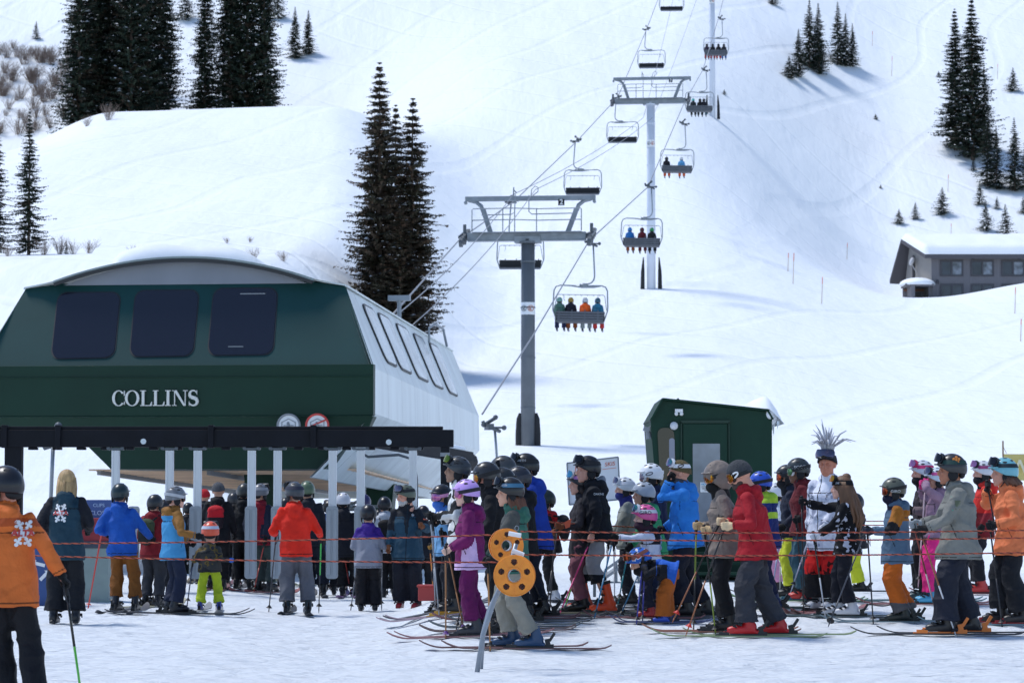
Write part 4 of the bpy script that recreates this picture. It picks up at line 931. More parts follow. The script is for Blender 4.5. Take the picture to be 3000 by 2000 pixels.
for i, (x, y, wv, lab, red, d) in enumerate([(285, 290, 90, 'reddish bush in front of the dark clump, left one', True, None), (325, 303, 90, 'reddish bush in front of the dark clump, right one', True, None), (318, 352, 100, 'wide bare bush standing in front of the knoll crest', False, None), (255, 370, 60, 'low pale bush on the left shoulder of the knoll', False, None),
       (25, 700, 70, 'bare bush between the two left conifers', False, 111), (130, 715, 90, 'bare bush right of the slender conifer', False, 111), (175, 705, 100, 'tall bare bush above the left station roof', False, 112), (215, 735, 80, 'bare bush over the tiny dark sapling', False, 111), (262, 745, 80, 'low bare bush left of the roof snow', False, 112), (390, 745, 60, 'thin grass-like bush behind the roof snow, left one', False, 118), (440, 742, 60, 'thin grass-like bush behind the roof snow, right one', False, 118), (665, 712, 34, 'small bare bush above the roof, left one of two', False, None), (733, 710, 34, 'small bare bush above the roof, right one of two', False, None), (740, 765, 70, 'sparse bush right of the roof snow', False, None), (830, 765, 60, 'sparse bush above the right roof shoulder', False, None)]):
    shrub(x, y, wv, lab, i, red, d)
CANE = mat('bamboo', (.45, .32, .22), .6); ORG = mat('pole_orange', (.70, .10, .03), .5)
pole_places = [(2323, 742, 832, 'right one of the pair left of the shaded hollow'), (2308, 742, 795, 'left one of the pair left of the shaded hollow'), (2407, 812, 890, 'below and right of the pair'), (2481, 712, 760, 'above the shaded hollow'), (2777, 512, 562, 'beside the cone shaped sapling'), (2786, 655, 690, 'sticking up behind the lodge roof'), (2612, 165, 223, 'high on the right slope, uppermost'), (2555, 92, 135, 'near the second clump of trees'), (2922, 188, 232, 'right of the two tall conifers'), (2973, 842, 918, 'leaning on the bank in front of the lodge'), (2990, 935, 1000, 'lowest one at the right edge')]
for x, yt, yb, lab in pole_places:
    b = hit(x, yb, 60); h = P(x, yt, b.y).z - b.z; m = MB(); m.tube([(0, 0, -.2), (.04 * h, 0, h)], [.03, .022], 6); t = empty('marker_pole', b, 0, 'thin bamboo marker pole ' + lab, 'marker pole', 'marker poles on the slopes'); m.build('cane', CANE, t)
    m = MB(); m.tube([(.03 * h, 0, h * .75), (.04 * h, 0, h + .02)], .03, 6); m.build('orange_tip', ORG, t)
# ================================================================ people
TMP = bpy.data.objects.new('tmp', bpy.data.meshes.new('tmp'))
def remesh(mb, voxel, smooth=4, fold=0.0, ff=9.0, seed=0, M=None, sf=.5):
    """fuse the overlapping shapes of mb into one continuous skin"""
    me = bpy.data.meshes.new('r'); me.from_pydata(mb.v, [], mb.f); me.update()
    bm = bmesh.new(); bm.from_mesh(me); bmesh.ops.recalc_face_normals(bm, faces=bm.faces); bm.to_mesh(me); bm.free()
    o = bpy.data.objects.new('r', me); col.objects.link(o)
    a = o.modifiers.new('a', 'REMESH'); a.mode = 'VOXEL'; a.voxel_size = voxel; a.use_smooth_shade = True
    if smooth: b = o.modifiers.new('b', 'SMOOTH'); b.factor = sf; b.iterations = smooth
    dg = bpy.context.evaluated_depsgraph_get(); out = bpy.data.meshes.new_from_object(o.evaluated_get(dg))
    bpy.data.objects.remove(o); bpy.data.meshes.remove(me)
    n = len(out.vertices); co = np.empty(n * 3); out.vertices.foreach_get('co', co); co = co.reshape(-1, 3)
    if fold:
        no = np.empty(n * 3); out.vertices.foreach_get('normal', no); no = no.reshape(-1, 3)
        rs = np.random.RandomState(seed); h = np.zeros(n)
        # creases: warped ridged waves, several directions
        w = co + .05 * np.sin(co[:, [1, 2, 0]] * 11 + rs.uniform(0, 6, 3)) + .03 * np.sin(co[:, [2, 0, 1]] * 23 + rs.uniform(0, 6, 3))
        for k in range(5):
            d = rs.normal(size=3); d[2] *= 1.6; d /= np.linalg.norm(d)
            f = ff * rs.uniform(.7, 1.9); ph = rs.uniform(0, 6)
            e = rs.normal(size=3); e /= np.linalg.norm(e)
            amp = .5 + .5 * np.sin(co @ e * 7 + ph)
            h += (1 - np.abs(np.sin(w @ d * f + ph))) ** 2 * amp
        h = h / 2.2 - .55
        co = co + no * (h * fold)[:, None]
    if M is not None:
        co = co @ np.array(M.to_3x3()).T + np.array(M.translation)
    out.vertices.foreach_set('co', co.reshape(-1)); out.update(); return out
def paint(me, fn, mats):
    """mats: materials, fn(centres Nx3)->indices"""
    me.materials.clear()
    for m in mats: me.materials.append(m)
    if fn is not None:
        n = len(me.polygons); c = np.empty(n * 3); me.polygons.foreach_get('center', c); me.polygons.foreach_set('material_index', np.asarray(fn(c.reshape(-1, 3)), int))
    me.update()
def fin(name, me, parent, M=None):
    o = bpy.data.objects.new(name, me); link(o, parent)
    if M is not None: o.matrix_local = M
    return o

SKINS = {}
def skin(c): return mat('skin_%d' % c[0], srgb(c), .5, bump=.05, bscale=60, var=.06, vscale=12, spec=.35)
LIP = mat('lip', srgb((165, 90, 85)), .45); EYEW = mat('eye_white', (.6, .6, .58), .25); IRIS = mat('iris', (.03, .02, .015), .2)
def hairm(c): return mat('hair_%d_%d' % (c[0], c[2]), srgb(c), .55, bump=.8, bscale=30, var=.35, vscale=14, stretch=(1, 1, .12))
# ---- head (x forward), origin at the head centre, real size
def head_mesh():
    m = MB()
    m.ell((-.012, 0, .028), (.098, .076, .092), n=24, m=16); m.ell((.012, 0, -.03), (.078, .064, .085), n=24, m=16)
    m.ell((.045, 0, -.078), (.045, .042, .035), n=16, m=10); m.ell((.07, 0, -.098), (.02, .022, .016))  # jaw, chin
    m.ell((.072, 0, .028), (.022, .052, .014))   # brow
    for s in (-1, 1): m.ell((.060, s * .034, -.022), (.024, .022, .022)); m.ell((-.008, s * .077, -.005), (.02, .010, .03)); m.ell((-.018, s * .083, .004), (.014, .008, .022))
    m.tube([(.086, 0, .018), (.100, 0, -.008), (.108, 0, -.028)], [.008, .010, .013], 8); m.ell((.098, 0, -.032), (.014, .018, .010))
    m.ell((.089, 0, -.058), (.011, .024, .007)); m.ell((.087, 0, -.069), (.011, .020, .007))
    m.tube([(-.02, 0, -.04), (-.03, 0, -.10), (-.045, 0, -.19)], [.055, .054, .062], 16)
    me = remesh(m, .0065, 2)
    def fn(c):
        i = np.zeros(len(c), int)
        i[(c[:, 0] > .088) & (np.abs(c[:, 1]) < .024) & (c[:, 2] < -.051) & (c[:, 2] > -.076)] = 1
        i[(c[:, 0] > .072) & (np.abs(np.abs(c[:, 1]) - .03) < .019) & (np.abs(c[:, 2] - .030) < .005)] = 3
        return i
    paint(me, fn, [LIP] * 5)
    bm = bmesh.new(); bm.from_mesh(me)
    e = MB()
    for s in (-1, 1): e.ell((.078, s * .031, .004), (.011, .015, .0085), n=10, m=8, mi=2); e.ell((.0875, s * .031, .004), (.0035, .0065, .0065), n=8, m=6, mi=4)
    em = e.mesh('e', [LIP] * 5, True); bm.from_mesh(em); bm.to_mesh(me); bm.free(); me.polygons.foreach_set('use_smooth', [True] * len(me.polygons)); return me
HEAD = head_mesh()
# ---- hand closed round a bar (bar along z through origin), palm toward -x ; wrist at (-.02,0,-.. ) arm comes from -x
def hand_mesh(vox, fat=1.0, grip=True):
    m = MB(); f = fat
    # palm behind the bar, wrist toward -x
    m.ell((-.028, .004, 0), (.030 * f, .018 * f, .042 * f)); m.ell((-.055, .004, 0), (.03, .02 * f, .034 * f)); m.tube([(-.05, .004, 0), (-.10, .004, .0)], [.026 * f, .03 * f], 10)
    for k in range(4):
        z = .030 - k * .020; L = (.92, 1.0, .96, .8)[k]; r = .0105 * f * (1, 1, 1, .88)[k]
        if grip: pts = [(-.012, .014, z), (.014 * L, .022, z + .002), (.033 * L, .006, z + .001), (.028 * L, -.018, z), (.006, -.026, z)]
        else: pts = [(-.01, .006, z), (.022 * L, .01, z + .002), (.048 * L, .004, z), (.068 * L, -.010, z - .002)]
        m.tube(pts, [r * 1.05, r, r, r * .95, r * .8][:len(pts)], 8); m.ell(pts[-1], r * .85, n=8, m=6)
    pts = [(-.045, -.012, .022), (-.022, -.026, .034), (.004, -.030, .030), (.020, -.026, .022)]; m.tube(pts, [.014 * f, .013 * f, .011 * f, .009 * f], 8); m.ell(pts[-1], .009 * f, n=8, m=6)
    return remesh(m, vox, 1)
GRIP = hand_mesh(.0055, 1.28); OPEN = hand_mesh(.0055, 1.28, False); BARE = hand_mesh(.0045, .95); BAREO = hand_mesh(.0045, .95, False)
# ---- ski boot, toe +x, ankle at origin x=0, sole at z=0
def boot_mesh(tall=False):
    m = MB()
    m.tube([(-.09, 0, .045), (0, 0, .05), (.10, 0, .045), (.17, 0, .038), (.20, 0, .034)], [(.045, .045), (.055, .05), (.045, .052), (.036, .046), (.025, .035)], 14)
    m.box((.055, 0, .012), (.33, .075, .024)); m.box((.225, 0, .012), (.03, .065, .022)); m.box((-.11, 0, .016), (.03, .065, .032))
    m.tube([(-.035, 0, .06), (-.02, 0, .14), (-.005, 0, .20)] + ([(.03, 0, .33)] if tall else []), [(.062, .052), (.060, .052), (.058, .052), (.068, .058)][:4 if tall else 3], 16)
    m.ell((-.06, 0, .07), (.05, .045, .06))
    return remesh(m, .010, 2)
BOOT = boot_mesh(); BOOTT = boot_mesh(True)
def buckle_mesh(tall=False):
    m = MB()
    for (x, z, a) in ((.12, .085, .25), (.07, .105, .4), (.045, .19, .25), (.055, .26, .2))[:4 if tall else 2]:
        for k in range(9):
            t = R(-70 + 140 * k / 8); rx, ry = (.055, .054) if z > .15 else (.046, .056)
        m.box((x, 0, z), (.018, .122 if z < .15 else .13, .014), Matrix.Rotation(-a, 3, 'Y')); m.box((x, .066, z - .01), (.05, .012, .018), Matrix.Rotation(-a, 3, 'Y')); m.box((x, -.066, z - .01), (.05, .012, .018), Matrix.Rotation(-a, 3, 'Y'))
    if tall: m.tube([(.02, 0, .30), (.03, 0, .335)], [.072, .072], 14)
    return m.mesh('buckles', BLACKM)
BUCK = buckle_mesh(); BUCKT = buckle_mesh(True)
# ---- helmet shell: grid on an ellipsoid, origin at head centre
def shell_mesh(rx, ry, rz, th, front, side, back, cz=.02, cx=-.008, n=40, m=18, ang0=0):
    vs = []; fs = []
    def low(a):
        c = math.cos(a)
        v = side + (front - side) * max(0, c) ** 1.3 if c > 0 else side + (back - side) * max(0, -c) ** 1.1
        return R(v)
    for layer, k_ in ((0, 1.0), (1, -1.0)):
        for j in range(m + 1):
            for i in range(n):
                a = 2 * math.pi * i / n; t = low(a) * j / m; e = 0 if layer == 0 else th
                vs.append((cx + (rx - e) * math.sin(t) * math.cos(a), (ry - e) * math.sin(t) * math.sin(a), cz + (rz - e) * math.cos(t)))
    N = (m + 1) * n
    for j in range(m):
        for i in range(n):
            a = j * n + i; b = j * n + (i + 1) % n; fs.append((a, a + n, b + n, b)); fs.append((N + a, N + b, N + b + n, N + a + n))
    for i in range(n): a = m * n + i; b = m * n + (i + 1) % n; fs.append((a, N + a, N + b, b))
    return vs, fs
def helmet(parent, M, colr, band=None, rough=.32, vents=True, pad=(22, 22, 26), cam_mount=False, name='helmet'):
    mb = MB(); mb.add(*shell_mesh(.130, .108, .128, .014, 76, 106, 112)); hm = plastic(colr, rough) if not isinstance(colr, bpy.types.Material) else colr
    h = mb.build(name, hm, parent, smooth=True); h.matrix_local = M
    # brim lip
    m = MB(); pts = [(-.008 + .137 * math.cos(R(a)), .112 * math.sin(R(a)), .055 - .012 * math.cos(R(a)) * 0) for a in range(-62, 63, 12)]; m.tube(pts, [(.007, .012)] * len(pts), 6); m.build('brim', hm, h, smooth=True)
    if vents:
        m = MB()
        for (x, y, z) in ((.05, .045, .125), (.05, -.045, .125), (-.01, .04, .144), (-.01, -.04, .144), (-.07, .045, .120), (-.07, -.045, .120), (0, .085, .105), (0, -.085, .105)):
            nrm = Vector((x / .0169, y / .0117, (z - .02) / .0164)).normalized(); p = Vector((x, y, z))
            s_ = 1 / math.sqrt(((x + .008) / .130) ** 2 + (y / .108) ** 2 + ((z - .02) / .128) ** 2); p = Vector((-.008, 0, .02)) + (p - Vector((-.008, 0, .02))) * s_
            q_ = nrm.to_track_quat('Z', 'Y').to_matrix(); m.ell(p, (.011, .022, .002), Matrix.Rotation(math.atan2(0, 1), 3, 'Z') @ q_ @ Matrix.Rotation(R(90), 3, 'Z'), n=10, m=4)
        m.build('vent', BLACKM, h)
    m = MB()
    for s in (-1, 1): m.ell((-.018, s * .085, -.035), (.044, .013, .050), n=16, m=10)
    m.ell((-.09, 0, -.03), (.03, .07, .035))
    m.build('ear_pad', plastic(pad, .8), h, smooth=True)
    m = MB()
    for s in (-1, 1): m.tube([(-.0, s * .088, -.06), (.02, s * .075, -.095), (.035, s * .035, -.122), (.035, 0, -.126)], .006, 6)
    m.build('chin_strap', BLACKM, h)
    if cam_mount: m = MB(); m.box((.03, 0, .165), (.03, .03, .03)); m.box((.035, 0, .195), (.03, .055, .045)); m.tube([(.05, 0, .195), (.06, 0, .195)], .014, 10); m.build('action_camera', BLACK, h, bevel=.004)
    return h
LENS = {}
def lens(kind):
    c = dict(orange=((235, 110, 20), (250, 190, 40)), pink=((215, 110, 190), (240, 170, 220)), blue=((40, 150, 235), (120, 220, 240)), dark=((25, 25, 30), (60, 65, 75)), red=((225, 60, 30), (245, 120, 50)), multi=((170, 90, 190), (90, 200, 190)), green=((70, 150, 90), (160, 220, 160)), yellow=((190, 190, 40), (120, 160, 60)), silver=((170, 150, 175), (120, 130, 160)))[kind]
    nm = 'lens_' + kind
    if nm in MATS: return MATS[nm]
    c = tuple(tuple(int(v * .66) for v in q) for q in c); m = mat(nm, srgb(c[0]), .1, .75); n = m.node_tree.nodes; l = m.node_tree.links; b = n['Principled BSDF']
    tc = n.new('ShaderNodeTexCoord'); t = n.new('ShaderNodeTexNoise'); t.inputs['Scale'].default_value = 9; l.new(tc.outputs['Object'], t.inputs[0]); cr = n.new('ShaderNodeValToRGB'); cr.color_ramp.elements[0].color = (*srgb(c[0]), 1); cr.color_ramp.elements[1].color = (*srgb(c[1]), 1); cr.color_ramp.elements[0].position = .42; cr.color_ramp.elements[1].position = .6
    l.new(t.outputs[0], cr.inputs[0]); l.new(cr.outputs[0], b.inputs['Base Color']); return m
def ringband(mb, rx, ry, cx, z0, z1, a0, a1, tilt=0.0, th=.004, n=28, mi=0, conf=True):
    """strap: vertical band round the head between azimuths"""
    vs = []; fs = []
    for k in range(n + 1):
        a = R(a0 + (a1 - a0) * k / n); c, s = math.cos(a), math.sin(a); dz = tilt * (1 - c) * .5
        for e in (0, th):
            for z in (z0, z1):
                h_ = math.sqrt(max(.05, 1 - ((z - .02) / .130) ** 2)) if (conf and z > .02) else 1
                vs.append((cx + (rx * h_ + e) * c, (ry * h_ + e) * s, z + dz))
    for k in range(n):
        b = k * 4; fs += [(b + 2, b + 6, b + 7, b + 3), (b, b + 1, b + 5, b + 4), (b + 1, b + 3, b + 7, b + 5), (b, b + 4, b + 6, b + 2)]
    mb.add(vs, fs, mi)
def goggles(parent, M, kind, strap, frame=(18, 18, 20), up=False, over=True, on='helmet'):
    """up: pushed up on the forehead/helmet"""
    t = bpy.data.objects.new('goggles', None)
    zc = .072 if up else .004; R0 = (.118 if on == 'helmet' else .106) if up else .090
    tiltM = Matrix.Translation((0, 0, zc)) @ (Matrix.Rotation(R(-20), 4, 'Y') if up else Matrix.Identity(4))
    m = MB()
    def curved(pts2, r0, th):
        vs = []; n_ = len(pts2)
        for e in (0, th):
            for (yy, z) in pts2:
                a = yy / .105; vs.append((-.02 + (r0 + .02 + e) * math.cos(a * .95), (.088 + e) * math.sin(a), z))
        return vs, [tuple(range(n_)), tuple(range(2 * n_ - 1, n_ - 1, -1))] + [(i, (i + 1) % n_, (i + 1) % n_ + n_, i + n_) for i in range(n_)]
    base = rrect(-.100, .100, -.045, .047, .032)
    m = MB(); m.add(*curved(base, R0 - .012, .028)); fr = m.build('goggles', plastic(frame, .4), parent, smooth=False); fr.matrix_local = M @ tiltM
    # lens built from rows so that it really curves
    m = MB(); vs = []; fs = []; nu, nv = 14, 6
    for j in range(nv + 1):
        v = -1 + 2 * j / nv; hw = .094 * (1 - abs(v) ** 3 * .22)
        for i in range(nu + 1):
            yy = hw * (-1 + 2 * i / nu); a = yy / .105; zz_ = v * .038 * (1 - .12 * abs(i / nu * 2 - 1) ** 3)
            if v < 0: zz_ += .012 * math.exp(-(yy / .014) ** 2) * (-v)
            vs.append((-.02 + (R0 + .020 + .019) * math.cos(a * .95) + .004 * (1 - v * v), (.088 + .033) * math.sin(a), zz_))
    for j in range(nv):
        for i in range(nu): a = j * (nu + 1) + i; fs.append((a, a + 1, a + nu + 2, a + nu + 1))
    m.add(vs, fs); m.build('lens', lens(kind), fr, smooth=True, fix=False)
    m = MB()
    if on == 'helmet': ringband(m, .131, .109, -.008, zc - .018, zc + .018, 50, 310, 0 if up else .05)
    else: ringband(m, .108, .092, -.010, zc - .018, zc + .018, 48, 312, .0)
    s_ = m.build('strap', plastic(strap, .7), fr, fix=False); s_.matrix_local = tiltM.inverted() @ Matrix.Identity(4) if not up else tiltM.inverted()
    return fr

def seg_t(c, a, b):
    a = np.array(a); b = np.array(b); d = b - a; t = np.clip(((c - a) @ d) / (d @ d), 0, 1); q = a + t[:, None] * d; return t, np.linalg.norm(c - q, axis=1)
def tocol(c): return tuple(c)
PEOPLE = {}
def ik(sh, hand, l1, l2, hint):
    d = hand - sh; L = d.length
    if L > (l1 + l2) * .995: hand = sh + d * ((l1 + l2) * .995 / L); d = hand - sh; L = d.length
    a = (l1 * l1 - l2 * l2 + L * L) / (2 * L); h = math.sqrt(max(0, l1 * l1 - a * a)); u = d / L
    n = hint - u * hint.dot(u); n = n.normalized() if n.length > 1e-6 else Vector((0, 0, -1))
    return sh + u * a + n * h, hand
def frame_from(xdir, zdir, org, k=1.0):
    x = Vector(xdir).normalized(); z = Vector(zdir); z = (z - x * z.dot(x)).normalized(); y = z.cross(x)
    M = Matrix(((x.x * k, y.x * k, z.x * k, org[0]), (x.y * k, y.y * k, z.y * k, org[1]), (x.z * k, y.z * k, z.z * k, org[2]), (0, 0, 0, 1))); return M

def person(desc, x, yf, yh, face, jac, pan, hx=None, hipx=None, hand=None, boots=(20, 20, 22), head='helmet', hc=(22, 23, 26), gog=None, gup=False, gstrap=(20, 20, 22), gframe=(18, 18, 20), gloves=(16, 16, 18),
           skinc=(205, 155, 130), mask=None, beard=None, hair=None, hairlen=0, hood='down', hoodc=None, jfn=None, jmats=None, pfn=None, pmats=None, jlen=.80, fat=1.0, kid=False, stag=.0, stance=.11, headrot=(0, 0), d=None, hands=(1, 1), skis=None, poles=(), pack=None,
           group='people waiting in the lift line', cat='person', fold=.028, vox=.0145, cuff=.19, sit=None, bend=0, knee=.06, legw=1.0, hm=None, shell=True, ski_off=0, skilen=1.7, tips=None, band=None, extra=None, kneep=False, bootcat=True, H=None, gait=False, cam_mount=False, lean=0):
    """x,yf: feet pixel; yh: pixel of head top; face: heading in degrees (180 = left)"""
    seed = abs(hash(desc)) % 9999 if False else sum(ord(c) * (i + 1) for i, c in enumerate(desc)) % 9973
    rr = random.Random(seed)
    if sit is None:
        if d is None:
            b = hit(x, yf, 14, 80); d = b.y
        p0 = P(x, yf, d); gx = p0.x; gz = G(gx, d)
        if H is None: H = (P(x, yh, d).z - gz)
        base = Vector((gx, d, gz))
    else: base = Vector(sit); H = H or 1.75
    k = H / 1.85; hs = 1.21; fat = fat * 1.07; legw = legw * 1.06 
    if kid: hs = 1.10 / k
    A = R(face); ca, sa = math.cos(A), math.sin(A)
    root = empty('person', base, A, desc, cat, group); PEOPLE[desc] = root
    def W2L(p):  # world -> local reference units
        v = Vector(p) - base; return Vector(((v.x * ca + v.y * sa), (-v.x * sa + v.y * ca), v.z)) / k
    wx = lambda px: (P(px, 0, base.y).x - base.x)
    S_head = wx(hx) if hx is not None else 0.0; S_hip = wx(hipx) if hipx is not None else S_head * .45
    hl = Vector((ca * S_head, -sa * S_head, 0)) / k; pl = Vector((ca * S_hip, -sa * S_hip, 0)) / k
    if hx is None and sit is None: hl = hl + Vector((.05, 0, 0)); pl = pl + Vector((.0, 0, 0))
    zl = .045 if (skis and sit is None) else .015 if sit is None else 0
    # ---- skeleton
    Z = lambda z: z
    if sit is not None:
        hipz = .0; hip = {s: Vector((-.05, s * .10, .10)) for s in (1, -1)}; kn = {s: Vector((.38, s * .15, .10)) for s in (1, -1)}; an = {s: Vector((.42 + .06 * s * stag, s * .16, -.36)) for s in (1, -1)}
        pel = Vector((-.06, 0, .12)); wai = Vector((-.09, 0, .30)); che = Vector((-.06, 0, .48)); nec = Vector((-.02, 0, .68)); hed = Vector((.02, 0, .85)); shz = .62
    else:
        hip = {s: Vector((-.01, s * .09, .93)) + pl for s in (1, -1)}
        an = {s: Vector((s * stag, s * stance, .10 + zl)) for s in (1, -1)}
        kn = {}
        for s in (1, -1): kn[s] = (hip[s] + an[s]) / 2 + Vector((knee + .02, s * .01, .02))
        pel = Vector((-.01, 0, .95)) + pl; nec = Vector((.0, 0, 1.50)) + pl.lerp(hl, .82); hed = Vector((.03, 0, 1.685)) + hl
        wai = pel.lerp(nec, .28) + Vector((-.01, 0, 0)); che = pel.lerp(nec, .66) + Vector((-.005, 0, 0)); shz = None
        hed.z = 1.85 - .155 * hs
        if head in ('beanie', 'hair'): hed.z = 1.85 - .128 * hs
        if hood == 'up': hed.z = 1.85 - .155 * hs
        nec.z = hed.z - .160 * hs; dz = nec.z - 1.50; che.z += dz * .6; wai.z += dz * .3
        if bend:
            Mb = Matrix.Rotation(R(bend), 3, 'Y')
            for v in (wai, che, nec, hed): q_ = Mb @ (v - pel); v.x, v.y, v.z = (pel + q_)
    up_t = (nec - pel).normalized(); fw_t = Vector((up_t.z, 0, -up_t.x)).normalized() if abs(up_t.y) < .9 else Vector((1, 0, 0))
    latv = Vector((0, 1, 0))
    shw = (.175 if not kid else .16) * fat ** .5
    shc = nec + (che - nec).normalized() * .055
    sh = {s: shc + latv * s * shw for s in (1, -1)}
    # hands: dict side -> (px,py[,depth offset]) or local Vector
    hd = {}
    for s, nm in ((1, 'L'), (-1, 'R')):
        t = (hand or {}).get(nm)
        if t is None: hd[s] = sh[s] + Vector((.05 + rr.uniform(0, .05), s * .07, -.50)) if sit is None else Vector((.25, s * .14, .22))
        elif isinstance(t, Vector): hd[s] = t.copy()
        else:
            lat_w = Vector((-sa, ca, 0)) * (s * (shw + .03) * k); dd = lat_w.y + (t[2] if len(t) > 2 else 0)
            hd[s] = W2L(P(t[0], t[1], base.y + dd))
    el = {}; l1, l2 = .285, .255
    for s in (1, -1): el[s], hd[s] = ik(sh[s], hd[s], l1, l2, Vector((-.55, s * .45, -.8)) if not (hand or {}).get('hint') else Vector(hand['hint']))
    Sk = Matrix.Scale(k, 4)
    # ---- body: head + neck + torso + limbs in one mesh
    skm = skin(skinc); hairMat = hairm(hair or (60, 40, 28))
    HM = Matrix.Translation(hed) @ Matrix.Rotation(R(headrot[0]), 4, 'Z') @ Matrix.Rotation(R(headrot[1] + bend * .55), 4, 'Y') @ Matrix.Scale(hs, 4)
    bm = bmesh.new(); hm_ = HEAD.copy(); hm_.transform(HM); bm.from_mesh(hm_); bpy.data.meshes.remove(hm_)
    mb = MB(); mb.tube([pel, wai, che, nec, nec.lerp(hed, .4)], [(.10, .13), (.09, .12), (.10, .14), (.05, .06), (.045, .05)], 10)
    for s in (1, -1):
        mb.tube([hip[s], kn[s], an[s]], [.06, .045, .03], 8); mb.tube([sh[s], el[s], hd[s]], [.04, .032, .022], 8)
    tm = mb.mesh('b', [skm], True); bm.from_mesh(tm); bpy.data.meshes.remove(tm)
    gm = {}
    for s, side in ((1, 0), (-1, 1)):
        # grip frame: fingers wrap the pole; x from wrist outwards
        fd = (hd[s] - el[s]).normalized()
        pd = Vector((0, 0, 1)) if abs(fd.z) < .85 else Vector((1, 0, .2))
        M_ = frame_from(fd, pd, hd[s] + fd * .03, 1.0) @ Matrix.Diagonal((1, s * 1.0, 1, 1)); gm[s] = M_
        if gloves is None or (isinstance(gloves, tuple) and gloves[side] is None if isinstance(gloves[0], (tuple, type(None))) else False):
            h_ = (BARE if hands[side] else BAREO).copy(); h_.transform(M_); bm.from_mesh(h_); bpy.data.meshes.remove(h_)
    bme = bpy.data.meshes.new('body'); bm.to_mesh(bme); bm.free(); bme.materials.clear()
    for q_ in (skm, LIP, EYEW, hairMat, IRIS): bme.materials.append(q_)
    bme.transform(Sk); bme.polygons.foreach_set('use_smooth', [True] * len(bme.polygons)); fin('body', bme, root)
    # ---- trousers
    f = fat; lw = legw * f ** .5
    mb = MB(); mb.tube([hip[1].lerp(hip[-1], .5) + Vector((0, 0, -.09)), pel + Vector((0, 0, .0)), wai], [(.100 * f, .130 * f), (.115 * f, .155 * f), (.10 * f, .14 * f)], 16)
    for s in (1, -1):
        cz = cuff * .72 + zl if sit is None else -.30; bot = Vector((an[s].x - .0, an[s].y, cz)); 
        sh_dir = (an[s] - kn[s]); bot = kn[s] + sh_dir * ((kn[s].z - cz) / max(.05, kn[s].z - an[s].z))
        q1 = hip[s].lerp(kn[s], .5)
        mb.tube([hip[s] + Vector((0, 0, .03)), q1, kn[s] + Vector((.0, 0, 0)), kn[s].lerp(bot, .5), bot + (kn[s] - bot) * .12, bot], [.100 * f ** .5, .098 * lw ** .7, .090 * lw, .088 * lw, .094 * lw, .099 * lw], 14)
    tr = remesh(mb, vox, 2, fold * 1.15, 11, seed + 1, Sk); 
    pm = cloth(pan) if not isinstance(pan, bpy.types.Material) else pan
    paint(tr, (lambda c: pfn(c / k)) if pfn else None, [pm] + [cloth(c) if not isinstance(c, bpy.types.Material) else c for c in (pmats or [])]); fin('trousers', tr, root)
    # ---- jacket
    mb = MB(); hemz = jlen
    if sit is None and not bend: hem = pel + Vector((0, 0, hemz - .95 - 0.0)); hem.x = pel.x * (1 - .1)
    else: hem = pel - up_t * .08
    F_ = f; ex_ = (abs(stag) * .15 + max(0, legw - 1) * .06) if sit is None else 0
    mb.tube([hem, hem + (pel - hem) * .5, pel, wai, che, shc, nec, nec.lerp(hed, .54)], [(.172 * F_ + ex_, .206 * F_), (.170 * F_ + ex_ * .7, .204 * F_), (.160 * F_, .194 * F_), (.145 * F_, .180 * F_), (.152 * F_, .190 * F_), (.118, .168), (.090, .105), (.090, .094)], 20)
    for s in (1, -1):
        wr = hd[s] + (el[s] - hd[s]).normalized() * .045
        mb.ell(sh[s] - latv * s * .015, (.088, .078, .085), n=12, m=8)
        mb.tube([sh[s] - latv * s * .03, sh[s].lerp(el[s], .5), el[s], el[s].lerp(wr, .5), wr], [.084, .076, .070, .066, .058], 12); mb.ell(el[s], .069, n=10, m=8)
        mb.tube([wr - (wr - el[s]).normalized() * .03, wr], [.060, .060], 10)
    if hood == 'down':
        hb = nec + up_t * .035; mb.ell(hb - fw_t * .10 - up_t * .03, (.095, .130, .085), n=14, m=8); mb.ell(hb - fw_t * .135 - up_t * .10, (.065, .10, .08), n=12, m=8)
        for s in (1, -1): mb.tube([hb - fw_t * .06 + latv * s * .08 + up_t * .02, hb + fw_t * .02 + latv * s * .095 + up_t * .01, hb + fw_t * .08 + latv * s * .045 - up_t * .02], [.042, .036, .028], 8)
    ja = remesh(mb, vox, 2, fold, 9, seed, Sk)
    jm = cloth(jac) if not isinstance(jac, bpy.types.Material) else jac
    ctx = dict(sh=sh, el=el, hd=hd, pel=pel, nec=nec, hed=hed, hem=hem, che=che)
    jm_ = [jm] + [cloth(c) if not isinstance(c, bpy.types.Material) else c for c in (jmats or [])]
    base_rgb = jac if not isinstance(jac, bpy.types.Material) else (70, 70, 74)
    jm_.append(cloth(tuple(int(v * .55) for v in base_rgb)))
    def jall(c):
        c = c / k; i = np.asarray(jfn(c, ctx), int) if jfn else np.zeros(len(c), int); n_ = len(jm_) - 1; w_ = vox * .5 / k * .8
        cx_ = np.interp(c[:, 2], [pel.z, nec.z], [pel.x, nec.x]); torso = np.abs(c[:, 1]) < .235
        if hood == 'none': pass
        zip_ = (np.abs(c[:, 1]) < w_) & (c[:, 0] > cx_ + .04)
        hem_ = (np.abs(c[:, 2] - hem.z - .035) < w_) & torso
        yoke = (np.abs(c[:, 2] - (shc.z - .075)) < w_) & (np.abs(c[:, 1]) < .16) if seed % 3 else zip_
        d1 = seg_t(c, (cx_.mean() + .10, 0, pel.z + .16), (cx_.mean() + .03, 0, pel.z + .02))
        pk = (np.hypot(c[:, 0] - (pel.x + .075 + (c[:, 2] - pel.z - .09) * .4), 0) < w_) & (np.abs(c[:, 2] - pel.z - .09) < .08) & torso
